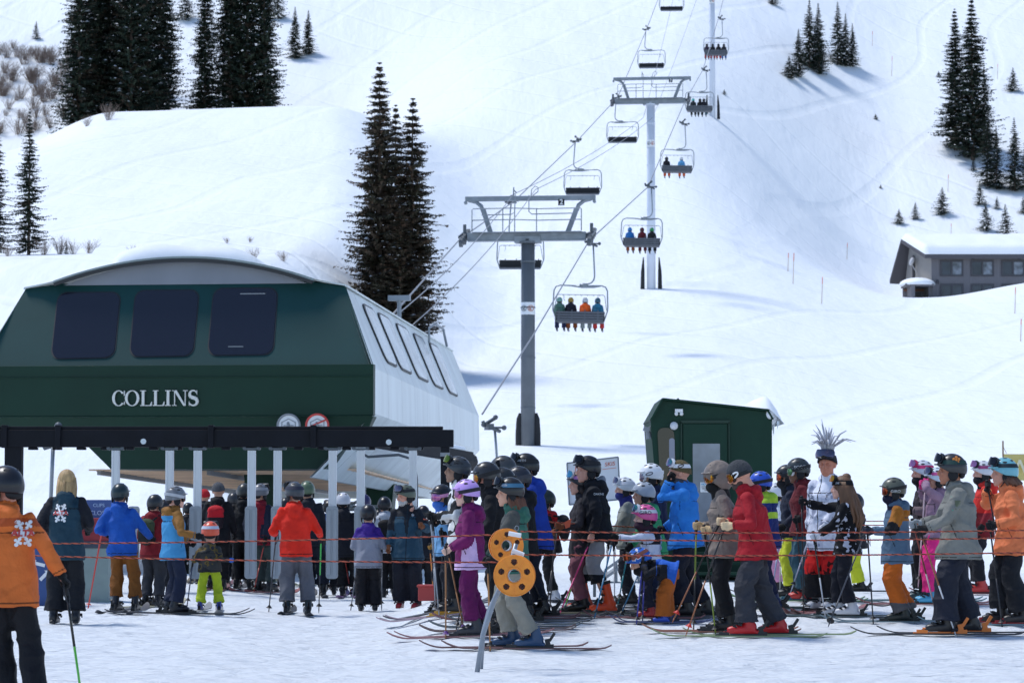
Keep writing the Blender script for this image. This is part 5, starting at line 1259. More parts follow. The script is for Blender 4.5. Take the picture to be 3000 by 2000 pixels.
        chest = (np.abs(c[:, 0] - (che.x + .06)) < w_) & (np.abs(c[:, 2] - che.z) < .06) & (np.abs(c[:, 1]) < .2)
        cuffm = np.zeros(len(c), bool)
        for s in (1, -1):
            t_, dd_ = seg_t(c, el[s], hd[s]); cuffm |= (np.abs(t_ - .70) < w_ * 3.0) & (dd_ < .09)
        i[zip_ | hem_ | yoke | pk | chest | cuffm] = n_; return i
    paint(ja, jall, jm_); jo = fin('jacket', ja, root)
    if hood == 'up':
        v_, f_ = shell_mesh(.140, .118, .150, .014, 86, 140, 165, cz=.01, cx=-.02); m = MB(); m.add(v_, f_); me = m.mesh('hood', jm, True); me.transform(Sk @ HM); fin('hood', me, root)
    # ---- gloves, boots
    for s, side in ((1, 0), (-1, 1)):
        gc = gloves if (gloves is None or not isinstance(gloves[0], (tuple, type(None)))) else gloves[side]
        if gc is not None:
            me = (GRIP if hands[side] else OPEN).copy(); me.transform(Sk @ gm[s]); paint(me, None, [cloth(gc)]); fin('glove', me, root)
        me = (BOOTT if cuff > .35 else BOOT).copy(); sc_ = (1.0 if not kid else 1.0)
        Mb_ = Matrix.Translation(Vector((an[s].x, an[s].y, zl if sit is None else an[s].z - .06))) @ Matrix.Rotation(R(-4 * s) if sit is None else R(8), 4, 'Z' if sit is None else 'Y')
        me.transform(Sk @ Mb_); paint(me, None, [plastic(boots, .38)]); bo_ = fin('boot', me, root)
        if bootcat: me = (BUCKT if cuff > .35 else BUCK).copy(); me.transform(Sk @ Mb_); fin('buckle', me, bo_)
    # ---- head wear
    HK = Sk @ HM
    top = None
    if head == 'helmet':
        top = helmet(root, HK, hm or hc, cam_mount=cam_mount)
    elif head == 'beanie':
        v_, f_ = shell_mesh(.116, .096, .122, .01, 70, 88, 100, cz=.012); m = MB(); m.add(v_, f_); me = m.mesh('beanie', mat('knit_%d_%d_%d' % hc, srgb(hc), .95, bump=.9, bscale=60, var=.15, vscale=30, stretch=(1, 1, .3)), True); me.transform(HK); top = fin('beanie', me, root)
    if gog: goggles(root, HK, gog, gstrap, gframe, gup, on='helmet' if head == 'helmet' else 'beanie')
    if mask:
        m = MB(); m.ell((.028, 0, -.075), (.086, .074, .062), n=20, m=12); m.ell((.0, 0, -.09), (.085, .078, .06), n=16, m=10); m.tube([(-.01, 0, -.08), (-.03, 0, -.20)], [.082, .088], 16)
        me = remesh(m, .011, 2, .004, 26, seed + 5); me.transform(HK); paint(me, None, [cloth(mask)]); fin('neck_warmer', me, root)
    if beard:
        m = MB(); m.ell((.048, 0, -.078), (.055, .054, .042), n=16, m=10); m.ell((.078, 0, -.05), (.024, .034, .014)); m.ell((.02, 0, -.06), (.05, .068, .045)); me = remesh(m, .008, 1, .004, 50, seed); me.transform(HK); paint(me, None, [hairm(beard)]); fin('beard', me, root)
    if head in ('hair',) or hairlen or hair:
        m = MB(); hv = random.Random(seed)
        if head == 'hair': m.ell((-.02, 0, .025), (.104, .088, .100), n=20, m=12); m.ell((-.05, 0, -.05), (.070, .098, .10), n=18, m=12)
        if head == 'hair' or hairlen: 
            Lh = max(hairlen, .05)
            for i in range(46):
                a = R(70 + 220 * (i + .5) / 46); r_ = hv.uniform(.75, 1.0); x0, y0 = -.015 + .095 * math.cos(a) * r_, .085 * math.sin(a) * r_
                L = Lh * hv.uniform(.75, 1.1); back = .035 + .02 * hv.random()
                L *= hv.uniform(.8, 1.15); m.tube([(x0 * .9, y0 * .95, .04 if head == 'hair' else -.02), (x0 * 1.08 - .01, y0 * 1.08, -.06), (x0 * 1.0 - back - .03 * (L > .25), y0 * 1.1, -.06 - L * .5), (x0 - back - .045 * (L > .25), y0 * .95 + hv.uniform(-.015, .015), -.06 - L)], [.016, .018, .015, .004], 5)
            me = m.mesh('hair', [hairMat], True); me.transform(HK); fin('hair', me, root)
    if pack:
        c = pack; m = MB(); z0 = pel.z + .12
        pc = (wai + che) / 2 - fw_t * .235 * f ** .5
        q_ = up_t.to_track_quat('Z', 'X').to_matrix()
        m.ell(pc, (.10, .15, .22), n=14, m=10); m.box(pc, (.14, .25, .34)); m.ell(pc + up_t * .13, (.11, .15, .10)); me = remesh(m, .018, 3, .006, 12, seed, Sk); paint(me, (lambda cc: (cc[:, 2] / k < pc.z + .02).astype(int)), [cloth(c[0]), cloth(c[1])]); po = fin('backpack', me, root)
        m = MB()
        for s in (1, -1): m.tube([pc + up_t * .18 + latv * s * .09, shc + up_t * .085 + latv * s * .11, shc + fw_t * .12 + latv * s * .12 - up_t * .06, che + fw_t * .16 + latv * s * .13 - up_t * .1], [(.02, .008)] * 4, 6)
        me = m.mesh('shoulder_strap', cloth(c[1])); me.transform(Sk); fin('shoulder_strap', me, po)
    root['_k'] = k
    info = dict(helm=(head == 'helmet'), root=root, k=k, base=base, hd=hd, an=an, gm=gm, jacket=jo, top=top, ctx=ctx, HK=HK, A=A, d=base.y, desc=desc, zl=zl)
    if skis: add_skis(info, skis, stag, stance, skilen, ski_off)
    for p_ in poles: add_pole(info, *p_)
    if extra: extra(info)
    return info

# ---- skis and poles: things of their own
def ski_meshes():
    m = MB(); vs = []; fs = []; n = 30
    for i in range(n + 1):
        t = i / n; x = -.80 + 1.75 * t; wd = .045 + .012 * (abs(t - .5) * 2) ** 2; 
        if t > .90: wd *= math.sqrt(max(0.03, 1 - ((t - .90) / .10) ** 2.2))
        if t < .04: wd *= math.sqrt(max(.05, 1 - ((.04 - t) / .04) ** 2))
        z = .004 + (max(0, t - .86) / .14) ** 1.9 * .075 + (max(0, .07 - t) / .07) ** 2 * .035
        vs += [(x, -wd, z), (x, wd, z), (x, -wd * .97, z + .013), (x, wd * .97, z + .013)]
    for i in range(n):
        b = i * 4; fs += [(b, b + 1, b + 5, b + 4), (b + 2, b + 6, b + 7, b + 3), (b, b + 4, b + 6, b + 2), (b + 1, b + 3, b + 7, b + 5)]
    fs += [(0, 2, 3, 1), (n * 4, n * 4 + 1, n * 4 + 3, n * 4 + 2)]
    m.add(vs, fs); sk = m.mesh('ski', BLACKM)
    m = MB(); m.box((.235, 0, .036), (.11, .07, .035)); m.box((.205, 0, .060), (.05, .06, .03)); m.box((.25, 0, .022), (.15, .06, .014)); toe = m.mesh('toe_binding', BLACKM)
    m = MB(); m.box((-.165, 0, .035), (.10, .06, .04)); m.box((-.150, 0, .075), (.05, .055, .07), Matrix.Rotation(.25, 3, 'Y')); m.bar((-.17, 0, .09), (-.225, 0, .175), .022, .03); m.box((.02, 0, .026), (.30, .05, .014)); heel = m.mesh('heel_binding', BLACKM)
    return sk, toe, heel
SKM = ski_meshes()
def add_skis(I, colr, stag, stance, slen, off=0):
    c1 = colr[0]; c2 = colr[1] if len(colr) > 1 else (20, 20, 22); k = I['k']
    g_ = sum(c1) / 3; c1 = tuple(int(max(0, min(255, (v * .45 + g_ * .25 + 38)))) for v in c1) if g_ > 60 else c1; mt = plastic(c1, .45); mb_ = plastic(c2, .45); A = I['A']
    for s in (1, -1):
        an = I['an'][s] * k; w = I['base'] + Vector((an.x * math.cos(A) - an.y * math.sin(A), an.x * math.sin(A) + an.y * math.cos(A), 0)); w.z = G(w.x, w.y) + .012
        yaw = A + R(-3.5 * s) if off == 0 else A + R(off)
        t = empty('ski', w, yaw, '%s %s ski of the %s' % (sidew(I, s), cname(colr[0]), I['desc']), 'ski', 'skis of the ' + I['desc'])
        # follow the lie of the snow
        f = Vector((math.cos(yaw), math.sin(yaw), 0)); g0 = G(*(w.xy - f.xy * .7)); g1 = G(*(w.xy + f.xy * .8)); t.rotation_euler = Euler((0, -math.atan2(g1 - g0, 1.5), yaw))
        sc_ = slen / 1.75
        for nm, me0, mm in (('blade', SKM[0], mt), ('toe_binding', SKM[1], mb_), ('heel_binding', SKM[2], mb_)):
            me = me0.copy(); me.transform(Matrix.Diagonal((sc_, 1, 1, 1)) if nm == 'blade' else Matrix.Scale(k, 4)); paint(me, None, [mt if nm == 'blade' else mb_]); fin(nm, me, t)
def sidew(I, s):
    A = I['A']; y = math.cos(A) * s; x = -math.sin(A) * s
    return ('farther' if y > 0 else 'nearer') if abs(y) > abs(x) else ('right' if x > 0 else 'left')
def cname(c):
    tab = {'black': (25, 25, 28), 'white': (225, 225, 225), 'grey': (130, 130, 130), 'red': (190, 40, 35), 'orange': (220, 110, 40), 'yellow': (210, 200, 60), 'green': (70, 150, 70), 'lime green': (140, 200, 60), 'blue': (45, 90, 180), 'light blue': (120, 180, 220), 'pink': (225, 90, 150), 'brown': (120, 80, 55), 'purple': (110, 60, 130), 'teal': (50, 130, 140), 'pale pink': (225, 170, 180), 'tan': (190, 150, 110), 'navy': (30, 40, 70)}
    return min(tab, key=lambda n: sum((a - b) ** 2 for a, b in zip(tab[n], c)))
def add_pole(I, side, tip, c1, c2=None, basket=(25, 25, 28), bare=False):
    """tip: (px,py) of the tip on the snow, side: 'L'/'R'"""
    s = 1 if side == 'L' else -1; k = I['k']; r = I['root']
    Mw = Matrix.Translation(I['base']) @ Matrix.Rotation(I['A'], 4, 'Z') @ Matrix.Scale(k, 4)
    h = Mw @ (I['gm'][s] @ Vector((0, 0, 0)))
    a = P(tip[0], tip[1], h.y); tipw = Vector((a.x, h.y + (tip[2] if len(tip) > 2 else 0), 0)); tipw = P(tip[0], tip[1], tipw.y)
    g = G(tipw.x, tipw.y)
    if tip[1] < 1990: tipw.z = max(g - .02, min(tipw.z, g + .25))
    ax = (h - tipw).normalized(); L = (h - tipw).length
    t = empty('ski_pole', tipw, 0, '%s %s ski pole of the %s' % (sidew(I, s), cname(c1), I['desc']), 'ski pole', 'poles of the ' + I['desc'])
    t.rotation_mode = 'QUATERNION'; t.rotation_quaternion = ax.to_track_quat('Z', 'Y')
    cc = [c1, c2 or c1]; m = MB(); m.tube([(0, 0, -.03), (0, 0, .02)], [.003, .008], 6); m.tube([(0, 0, .02), (0, 0, L * .5)], [.0075, .009], 8); o1 = m.build('shaft', plastic(cc[1], .35), t, smooth=True)
    if c2: 
        m = MB(); m.tube([(0, 0, L * .5 - .01), (0, 0, L - .05)], [.0095, .0095], 8); m.build('upper_shaft', plastic(cc[0], .35), t, smooth=True)
    else: m = MB(); m.tube([(0, 0, L * .5 - .002), (0, 0, L - .05)], [.0088, .0092], 8); m.build('upper_shaft', plastic(cc[0], .35), t, smooth=True)
    m = MB(); m.tube([(0, 0, .075), (0, 0, .085), (0, 0, .11)], [.045, .03, .012], 10); m.build('basket', plastic(basket, .5), t)
    m = MB(); m.tube([(0, 0, L - .09), (0, 0, L - .02), (0, 0, L + .05)], [.013, .015, .017], 10); m.ell((0, 0, L + .055), (.02, .02, .014)); m.build('grip', plastic((20, 20, 22), .7), t)
    m = MB(); m.tube([(0, 0, L + .05), (.03, .01, L + .0), (.05, .02, L - .09), (.02, .02, L - .16), (-.01, .01, L - .10), (0, 0, L + .04)], [(.009, .003)] * 6, 6); m.build('strap', BLACKM, t)
# ================================================================ marks on people
def helmet_text(I, s, size, colr, az=90, z=.02, rr=1.03, name='lettering', slant=0, rot=0):
    me = text_mesh(s, size, .0004, .0008); M = []
    for v in me.vertices:
        u, vv = v.co.x, v.co.y; zz_ = z + vv + u * rot; h = max(.2, math.sqrt(max(0, 1 - ((zz_ - .02) / .128) ** 2))) if zz_ > .02 else 1
        a = R(az) + u / .115; v.co = (-.008 + .130 * rr * h * math.cos(a), .108 * rr * h * math.sin(a), zz_)
    if not I['helm']: me.transform(I['HK'])
    me.materials.clear(); me.materials.append(plastic(colr, .5)); return fin(name, me, I['top'] or I['root'])
def helmet_ring(I, colr, az=90, z=.03, a_=.026, b_=.014, w_=.006, rr=1.035):
    m = MB(); pts = []
    for k in range(21):
        t = 2 * math.pi * k / 20; a = R(az) + a_ * math.cos(t) / .115; zz_ = z + b_ * math.sin(t) + .3 * a_ * math.cos(t); pts.append((-.008 + .130 * rr * math.cos(a), .108 * rr * math.sin(a), zz_))
    m.tube(pts, [(w_, .002)] * 21, 6, cap=False); me = m.mesh('emblem', plastic(colr, .5)); (None if I['helm'] else me.transform(I['HK'])); return fin('emblem', me, I['top'] or I['root'])
def drape(I, vs, fs, px, py, m, name, off=.006, parent=None, dirv=(0, 1, 0)):
    """lay a flat mark (u right, v up, metres) on the jacket, from the camera side"""
    jo = I['jacket']; bpy.context.view_layer.update(); Mw = jo.matrix_world; Mi = Mw.inverted(); bv = BVHTree.FromObject(jo, bpy.context.evaluated_depsgraph_get())
    c = P(px, py, I['d']); out = []; dv = (Mi.to_3x3() @ Vector(dirv)).normalized(); last = None
    for u, v in vs:
        w = Vector((c.x + u, I['d'] - 1.0, c.z + v)); h = bv.ray_cast(Mi @ w, dv)
        yy = (Mw @ h[0]).y if h[0] is not None else last
        if yy is None: yy = I['d'] - .15
        last = yy; out.append((w.x, yy - off, w.z))
    me = bpy.data.meshes.new(name); me.from_pydata(out, [], fs); me.materials.append(m); me.update()
    o = bpy.data.objects.new(name, me); link(o, jo); o.matrix_parent_inverse = Mw.inverted(); return o
def drape_text(I, s, size, px, py, m, off=.009, name='lettering', bold=.0):
    me = text_mesh(s, size, 0, bold); vs = [(v.co.x, v.co.y) for v in me.vertices]; fs = [tuple(p.vertices) for p in me.polygons]; bpy.data.meshes.remove(me); return drape(I, vs, fs, px, py, m, name, off)
def snowflake(I, px, py, s):
    vs = []; fs = []
    def disc(cx, cy, r, n=10):
        b = len(vs); vs.append((cx, cy)); vs.extend((cx + r * math.cos(2 * math.pi * k / n), cy + r * math.sin(2 * math.pi * k / n)) for k in range(n)); fs.extend((b, b + 1 + k, b + 1 + (k + 1) % n) for k in range(n))
    for k, Lm in enumerate((0, 60, 120, 180, 240, 300)):
        a = R(Lm); L = s * (.42 if Lm in (0, 180) else .56)
        for t in (.25, .5, .75): disc(L * t * math.cos(a), L * t * math.sin(a) * 1.12, s * .085)
        disc(L * math.cos(a), L * math.sin(a) * 1.12, s * .10)
        if Lm not in (0, 180):
            for e in (-1, 1): disc(L * .78 * math.cos(a + e * .3), L * .78 * math.sin(a + e * .3) * 1.12, s * .075)
    disc(0, 0, s * .2)
    m = drape(I, vs, fs, px, py, WHITE, 'snowflake_emblem', .006); drape_text(I, 'ALTA', s * .42, px, py, REDP, .012, bold=.003)
def arms(c, X, lo=0.0, hi=2.0, side=None, rad=.105):
    m = np.zeros(len(c), bool)
    for s in (1, -1):
        if side and s != side: continue
        t1, d1 = seg_t(c, X['sh'][s], X['el'][s]); t2, d2 = seg_t(c, X['el'][s], X['hd'][s])
        t = np.where(d1 < d2, t1, 1 + t2); d = np.minimum(d1, d2); out = np.abs(c[:, 1] - 0) > .0
        inner = (d1 < d2) & (np.abs(c[:, 1]) < abs(X['sh'][s].y) - .035)
        m |= (d < rad) & (t >= lo) & (t <= hi) & ~inner & (np.sign(c[:, 1] - 0.0) * s > -.5)
    return m
def cow_mat():
    m = bpy.data.materials.new('cow_print'); m.use_nodes = True; n = m.node_tree.nodes; l = m.node_tree.links; b = n['Principled BSDF']; b.inputs['Roughness'].default_value = .9
    tc = n.new('ShaderNodeTexCoord'); t = n.new('ShaderNodeTexNoise'); t.inputs['Scale'].default_value = 8.5; t.inputs['Detail'].default_value = .4; l.new(tc.outputs['Object'], t.inputs[0])
    cr = n.new('ShaderNodeValToRGB'); cr.color_ramp.interpolation = 'CONSTANT'; cr.color_ramp.elements[0].color = (.02, .02, .022, 1); cr.color_ramp.elements[1].color = (.72, .72, .71, 1); cr.color_ramp.elements[1].position = .475
    l.new(t.outputs[0], cr.inputs[0]); l.new(cr.outputs[0], b.inputs['Base Color']); return m
def mottled(name, cols, scale, pos, det=2):
    m = bpy.data.materials.new(name); m.use_nodes = True; n = m.node_tree.nodes; l = m.node_tree.links; b = n['Principled BSDF']; b.inputs['Roughness'].default_value = .85; b.inputs['Specular IOR Level'].default_value = .25
    tc = n.new('ShaderNodeTexCoord'); t = n.new('ShaderNodeTexNoise'); t.inputs['Scale'].default_value = scale; t.inputs['Detail'].default_value = det; l.new(tc.outputs['Object'], t.inputs[0])
    cr = n.new('ShaderNodeValToRGB'); cr.color_ramp.interpolation = 'CONSTANT'
    while len(cr.color_ramp.elements) < len(cols): cr.color_ramp.elements.new(.5)
    for e, c, p in zip(cr.color_ramp.elements, cols, pos): e.position = p; e.color = (*srgb(c), 1)
    l.new(t.outputs[0], cr.inputs[0]); l.new(cr.outputs[0], b.inputs['Base Color']); return m
COW = cow_mat(); CAMO = mottled('camouflage', [(38, 40, 44), (60, 60, 58), (105, 88, 48), (44, 46, 52)], 7, [0, .45, .57, .63]); MARBLE = mottled('marbled_white', [(150, 155, 175), (205, 208, 222), (225, 228, 240)], 6, [0, .42, .5]); SNOWY = mottled('snow_dusted_black', [(18, 19, 24), (18, 19, 24), (190, 195, 210)], 14, [0, .3, .60], 5); REDCAMO = mottled('red_black_camouflage', [(60, 14, 16), (190, 30, 30), (205, 34, 32)], 9, [0, .42, .5])

K = (22, 23, 27)
# ================================================================ left group at the gates
gA = 'people waiting at the loading gates'
def ex_patrol(I): snowflake(I, 76, 1561, .145)
person('patroller in orange jacket at the left edge', 62, 2086, 1359, 98, (212, 108, 48), (20, 21, 27), hx=28, hipx=40, hand={'R': (186, 1698, -.1), 'L': (-70, 1680)}, boots=(20, 20, 24), hc=(24, 25, 32), gstrap=K, hoodc=1,
       jfn=lambda c, X: np.where((c[:, 2] > X['sh'][1].z - .03) & (c[:, 2] < X['nec'].z - .02) | arms(c, X, 0, 1.45) & (c[:, 1] < 0) & (c[:, 0] > np.interp(c[:, 2], [0, 2], [.05, .05]) - .02), 1, 0), jmats=[(168, 76, 36)], jlen=.78, fat=1.12, skinc=(215, 150, 130), headrot=(42, 0), stag=.10, knee=.08, poles=[('R', (243, 2070, -.1), (20, 24, 22), (90, 190, 60))], group=gA, extra=ex_patrol, vox=.013)
person('woman with loose blond hair in dark teal jacket', 190, 1828, 1372, 92, (30, 58, 72), (22, 24, 30), hand={'L': (140, 1560, .15), 'R': (258, 1555, .2)}, head='hair', hair=(172, 142, 98), hairlen=.15, hc=(0, 0, 0), jfn=lambda c, X: arms(c, X, 0, 1.8).astype(int), jmats=[(24, 26, 34)], fat=1.08, jlen=.76, stance=.13, legw=1.15, group=gA, extra=lambda I: snowflake(I, 183, 1502, .17))
person('man in royal blue jacket and ochre brown trousers', 368, 1793, 1412, 84, (26, 82, 168), (124, 74, 26), hand={'L': (316, 1565, .1), 'R': (446, 1578, .25)}, hc=(26, 44, 48), hx=362, fat=1.05, jlen=.80, stance=.14, cuff=.24, boots=(30, 28, 32), skis=((60, 62, 70),), poles=[('L', (352, 1790, .2), (60, 62, 66))], group=gA)
person('man in dark red jacket with green daypack', 446, 1778, 1445, 70, (126, 26, 34), (48, 50, 56), hc=(40, 42, 44), pack=((56, 66, 44), (30, 32, 34)), hand={'L': (440, 1590, .2), 'R': (482, 1590, .2)}, group=gA, skis=((190, 180, 120),), poles=[('L', (440, 1770), (40, 40, 44)), ('R', (470, 1768), (40, 40, 44))])
person('man in light blue jacket with ochre sleeves', 508, 1800, 1421, 28, (70, 146, 194), (26, 34, 56), hx=520, hand={'R': (582, 1570, -.05), 'L': (560, 1590, .1)}, hc=(120, 124, 128), hm=mat('grey_white_helmet', srgb((112, 116, 122)), .3, var=.5, vscale=9), gstrap=(180, 182, 186), fat=1.06, gog='dark', skinc=(225, 170, 150),
       jfn=lambda c, X: (arms(c, X, 0, 2) | (c[:, 2] > X['sh'][1].z + .005)).astype(int), jmats=[(142, 98, 46)], jlen=.78, stance=.10, group=gA, skis=((40, 42, 48),), ski_off=-26, skilen=1.85, boots=(26, 26, 30))
person('child in orange helmet, camouflage jacket and lime trousers', 614, 1792, 1524, 92, CAMO, (172, 192, 42), hand={'L': (566, 1640, .1), 'R': (676, 1640, .0)}, gloves=((16, 16, 18), (40, 100, 190)), hc=(226, 92, 62), gog='multi', gup=True, gstrap=(190, 200, 215), boots=(52, 66, 150), kid=True, stance=.19, fat=1.2, legw=.98, jlen=.80, cuff=.2, skis=((150, 150, 150),), group=gA, poles=[('L', (548, 1775), (50, 60, 90))])
person('man in black jacket wearing a red backpack and knit cap', 636, 1742, 1412, 88, (20, 20, 26), (18, 18, 22), head='beanie', hc=(82, 84, 88), pack=((188, 26, 38), (34, 22, 30)), d=46.3, hand={'L': (585, 1590, .2), 'R': (690, 1590, .2)}, group=gA, fat=1.1, skis=((150, 60, 60),))
person('person in red knit hat half hidden by a gate post', 596, 1735, 1432, 90, (34, 36, 44), (30, 30, 36), head='beanie', hc=(190, 30, 40), d=49, group=gA)
person('tall person dressed all in black with hooded helmet', 712, 1742, 1413, 90, (16, 17, 21), (16, 17, 21), hc=(60, 62, 60), d=47.2, fat=1.12, group=gA, mask=(16, 17, 21), hand={'R': (752, 1570, .2)}, poles=[('R', (702, 1758), (90, 110, 160))], skis=((60, 60, 66),))
person('person in navy sleeves, dark red coat and grey helmet', 776, 1742, 1414, 60, (132, 24, 40), (58, 70, 68), hx=768, hc=(110, 112, 118), gog='silver', gup=True, gstrap=(150, 152, 158), d=46.6, jfn=lambda c, X: arms(c, X, 0, 1.9).astype(int), jmats=[(26, 32, 52)], group=gA, hand={'R': (775, 1590, -.1)}, poles=[('R', (742, 1768), (170, 60, 50)), ('L', (800, 1765), (200, 160, 50))], skis=((190, 50, 50),))
person('woman in bright red jacket and grey trousers', 872, 1800, 1408, 92, (226, 44, 26), (96, 98, 106), hx=868, hc=(62, 66, 72), gog='blue', gup=True, gstrap=(40, 42, 60), hand={'L': (808, 1560, .25), 'R': (940, 1570, .25)}, fat=1.1, jlen=.80, stance=.145, legw=1.12, boots=(24, 44, 50), skis=((40, 40, 44),), poles=[('L', (787, 1795, .2), (60, 60, 64)), ('R', (934, 1790, .2), (70, 200, 90), (50, 52, 56))], group=gA, headrot=(28, 0), cuff=.18)
person('person in dark jacket with pale green sleeve stripe', 928, 1752, 1406, 92, (30, 34, 44), (26, 30, 44), hx=905, hc=(92, 112, 88), d=46.2, jfn=lambda c, X: ((np.abs(c[:, 1]) > .21) & (np.abs(c[:, 1]) < .235) & arms(c, X, 0, 2)).astype(int), jmats=[(110, 160, 140)], group=gA, hand={'R': (950, 1600)}, skis=((60, 60, 64),))
person('person in blue shirt and dark vest behind the sixth gate', 962, 1748, 1462, 88, (34, 92, 176), (24, 24, 30), hc=(24, 24, 28), d=47, gog='blue', gup=True, group=gA, hand={'R': (990, 1620)}, pack=((60, 62, 70), (50, 52, 60)))
person('person in white topped helmet and long black coat', 1022, 1750, 1440, 92, (20, 22, 32), (20, 20, 24), hx=1010, hc=(200, 202, 210), d=46, pads=None, mask=(34, 34, 40), group=gA, jlen=.7, hand={'L': (1000, 1590)}, poles=[('L', (1030, 1768), (120, 40, 40))], skis=((120, 60, 140),)) if False else person('person in white topped helmet and long black coat', 1022, 1750, 1440, 92, (20, 22, 32), (20, 20, 24), hx=1010, hc=(200, 202, 210), d=46, mask=(34, 34, 40), group=gA, jlen=.7, hand={'L': (1000, 1590)}, poles=[('L', (1030, 1768), (150, 50, 45))], skis=((120, 60, 140),))
person('child in purple and pale grey jacket', 1078, 1790, 1474, 92, (138, 142, 154), (20, 20, 26), hc=(26, 26, 30), kid=True, hand={'L': (1050, 1610, .2), 'R': (1120, 1600, .2)}, jfn=lambda c, X: (c[:, 2] > X['che'].z if 'che' in X else c[:, 2] > X['sh'][1].z - .155).astype(int), jmats=[(62, 36, 128)], fat=1.12, jlen=.74, stance=.12, boots=(20, 20, 24), poles=[('L', (1027, 1790), (110, 114, 122)), ('R', (1118, 1782), (110, 114, 122))], group=gA, cuff=.13, legw=1.1)
person('person in white jacket wearing a black pack', 1142, 1750, 1452, 92, (188, 192, 200), (18, 18, 22), hx=1130, hc=(24, 24, 30), d=45.8, pack=((18, 18, 22), (22, 22, 26)), group=gA, poles=[('R', (1128, 1765), (160, 165, 170))])
def ex_old(I): drape_text(I, '*', .1, 1210, 1512, WHITE, .012)
person('bearded man in dark teal jacket and red ski boots', 1198, 1783, 1417, 258, (34, 66, 84), (22, 24, 34), hx=1192, hc=(84, 92, 78), gog='silver', gup=True, gstrap=(30, 32, 34), beard=(190, 188, 184), skinc=(206, 150, 128), mask=None, hand={'L': (1235, 1540, -.3), 'R': (1138, 1610, -.1)}, gloves=(110, 66, 40), boots=(150, 26, 32), stance=.13, fat=1.14, legw=1.15, jlen=.72, headrot=(-52, 6), jfn=lambda c, X: (((np.abs(c[:, 1]) < .05 - (X['sh'][1].z - c[:, 2]) * .12) & (c[:, 0] > .05) & (c[:, 2] > X['sh'][1].z - .3)) | ((c[:, 2] > X['sh'][1].z - .05)) | arms(c, X, 0, .9)).astype(int), jmats=[(24, 28, 36)], group=gA, extra=ex_old, cuff=.15)
person('person in black hood behind the bearded man', 1240, 1768, 1478, 95, (24, 30, 40), (20, 20, 24), hc=(18, 18, 22), d=43.2, gloves=(150, 110, 50), group=gA, hand={'R': (1262, 1600, -.2)}, poles=[('R', (1271, 1800), (215, 130, 50))])
for i, (x, yh_, dd, ds, c, hcx) in enumerate([(478, 1460, 44.2, 'person in black hood left of the light blue jacket', (26, 28, 36), (30, 30, 34)), (682, 1440, 49, 'person in dark hood beside the red backpack', (28, 28, 32), (50, 50, 52)), (735, 1450, 51, 'person mostly hidden behind the fourth gate paddle', (24, 26, 32), (26, 26, 30)), (835, 1455, 50, 'person hidden behind the red jacket', (20, 22, 28), (28, 28, 32)),
                                  (1068, 1445, 49, 'person in purple and navy helmet', (26, 28, 60), (44, 40, 84)), (995, 1470, 51, 'person in dark jacket left of the white topped helmet', (24, 26, 40), (26, 26, 32)), (1165, 1490, 48, 'person in black left of the bearded man', (20, 22, 26), (22, 22, 26)), (548, 1470, 50, 'person in black deep behind the second gate', (22, 22, 28), (26, 26, 30)), (655, 1475, 52, 'person in black deep in the gate queue', (20, 20, 26), (30, 30, 34)), (900, 1470, 52, 'person in black deep behind the red jacket', (24, 24, 30), (34, 34, 36)), (1110, 1490, 52, 'person in black far behind the purple topped child', (24, 24, 30), (30, 30, 36)), (790, 1480, 53, 'person in grey deep behind the fifth gate', (50, 52, 58), (60, 60, 64))]):
    person(ds, x, 1740, yh_, 80 + (i * 37) % 25, c, (20, 20 + i, 26), hc=hcx, d=dd, group=gA, vox=.022, skis=((150, 60 + 10 * i, 90),) if i % 2 else None, poles=[('R', (x + 10, 1757 - i), (90, 90, 96))], bootcat=False)

# ================================================================ main queue, facing left
person('tall skier in black and white cow print suit', 1345, 1800, 1333, 180, COW, (24, 24, 28), hx=1347, hipx=1352, hand={'L': (1268, 1512), 'R': (1275, 1530)}, hc=(58, 62, 66), gog='yellow', gup=True, gstrap=(72, 76, 80), skinc=(150, 115, 95), jlen=.70, hood='down', fat=.98, boots=(26, 26, 28), skis=((215, 160, 175), (200, 150, 50)), poles=[('L', (1287, 1806), (150, 155, 162)), ('R', (1276, 1798), (150, 155, 162))], stag=.05,
       extra=lambda I: helmet_text(I, 'SMITH', .030, (28, 30, 32), 92, .076, 1.07), headrot=(0, -6))
person('child in light blue jacket with pink goggles', 1306, 1790, 1416, 215, (112, 160, 200), (26, 28, 36), hc=(28, 28, 34), gog='pink', gstrap=(210, 140, 180), kid=True, hand={'L': (1300, 1560), 'R': (1290, 1570)}, mask=(60, 110, 190), skis=((60, 60, 66),), fat=1.05, poles=[('L', (1300, 1800), (40, 40, 44))])
def ex_girl(I): pass
def jgirl(c, X):
    z = c[:, 2]; fr = c[:, 0] - np.interp(z, [.8, 1.5], [X['pel'].x, X['nec'].x])
    side = (np.abs(fr) < .055 + (1.35 - z) * .10) & (z < X['sh'][1].z - .06)
    hemz = (z < .86)
    return np.where((side & ~arms(c, X, 0, 2, rad=.10)) | hemz, 1, 0)
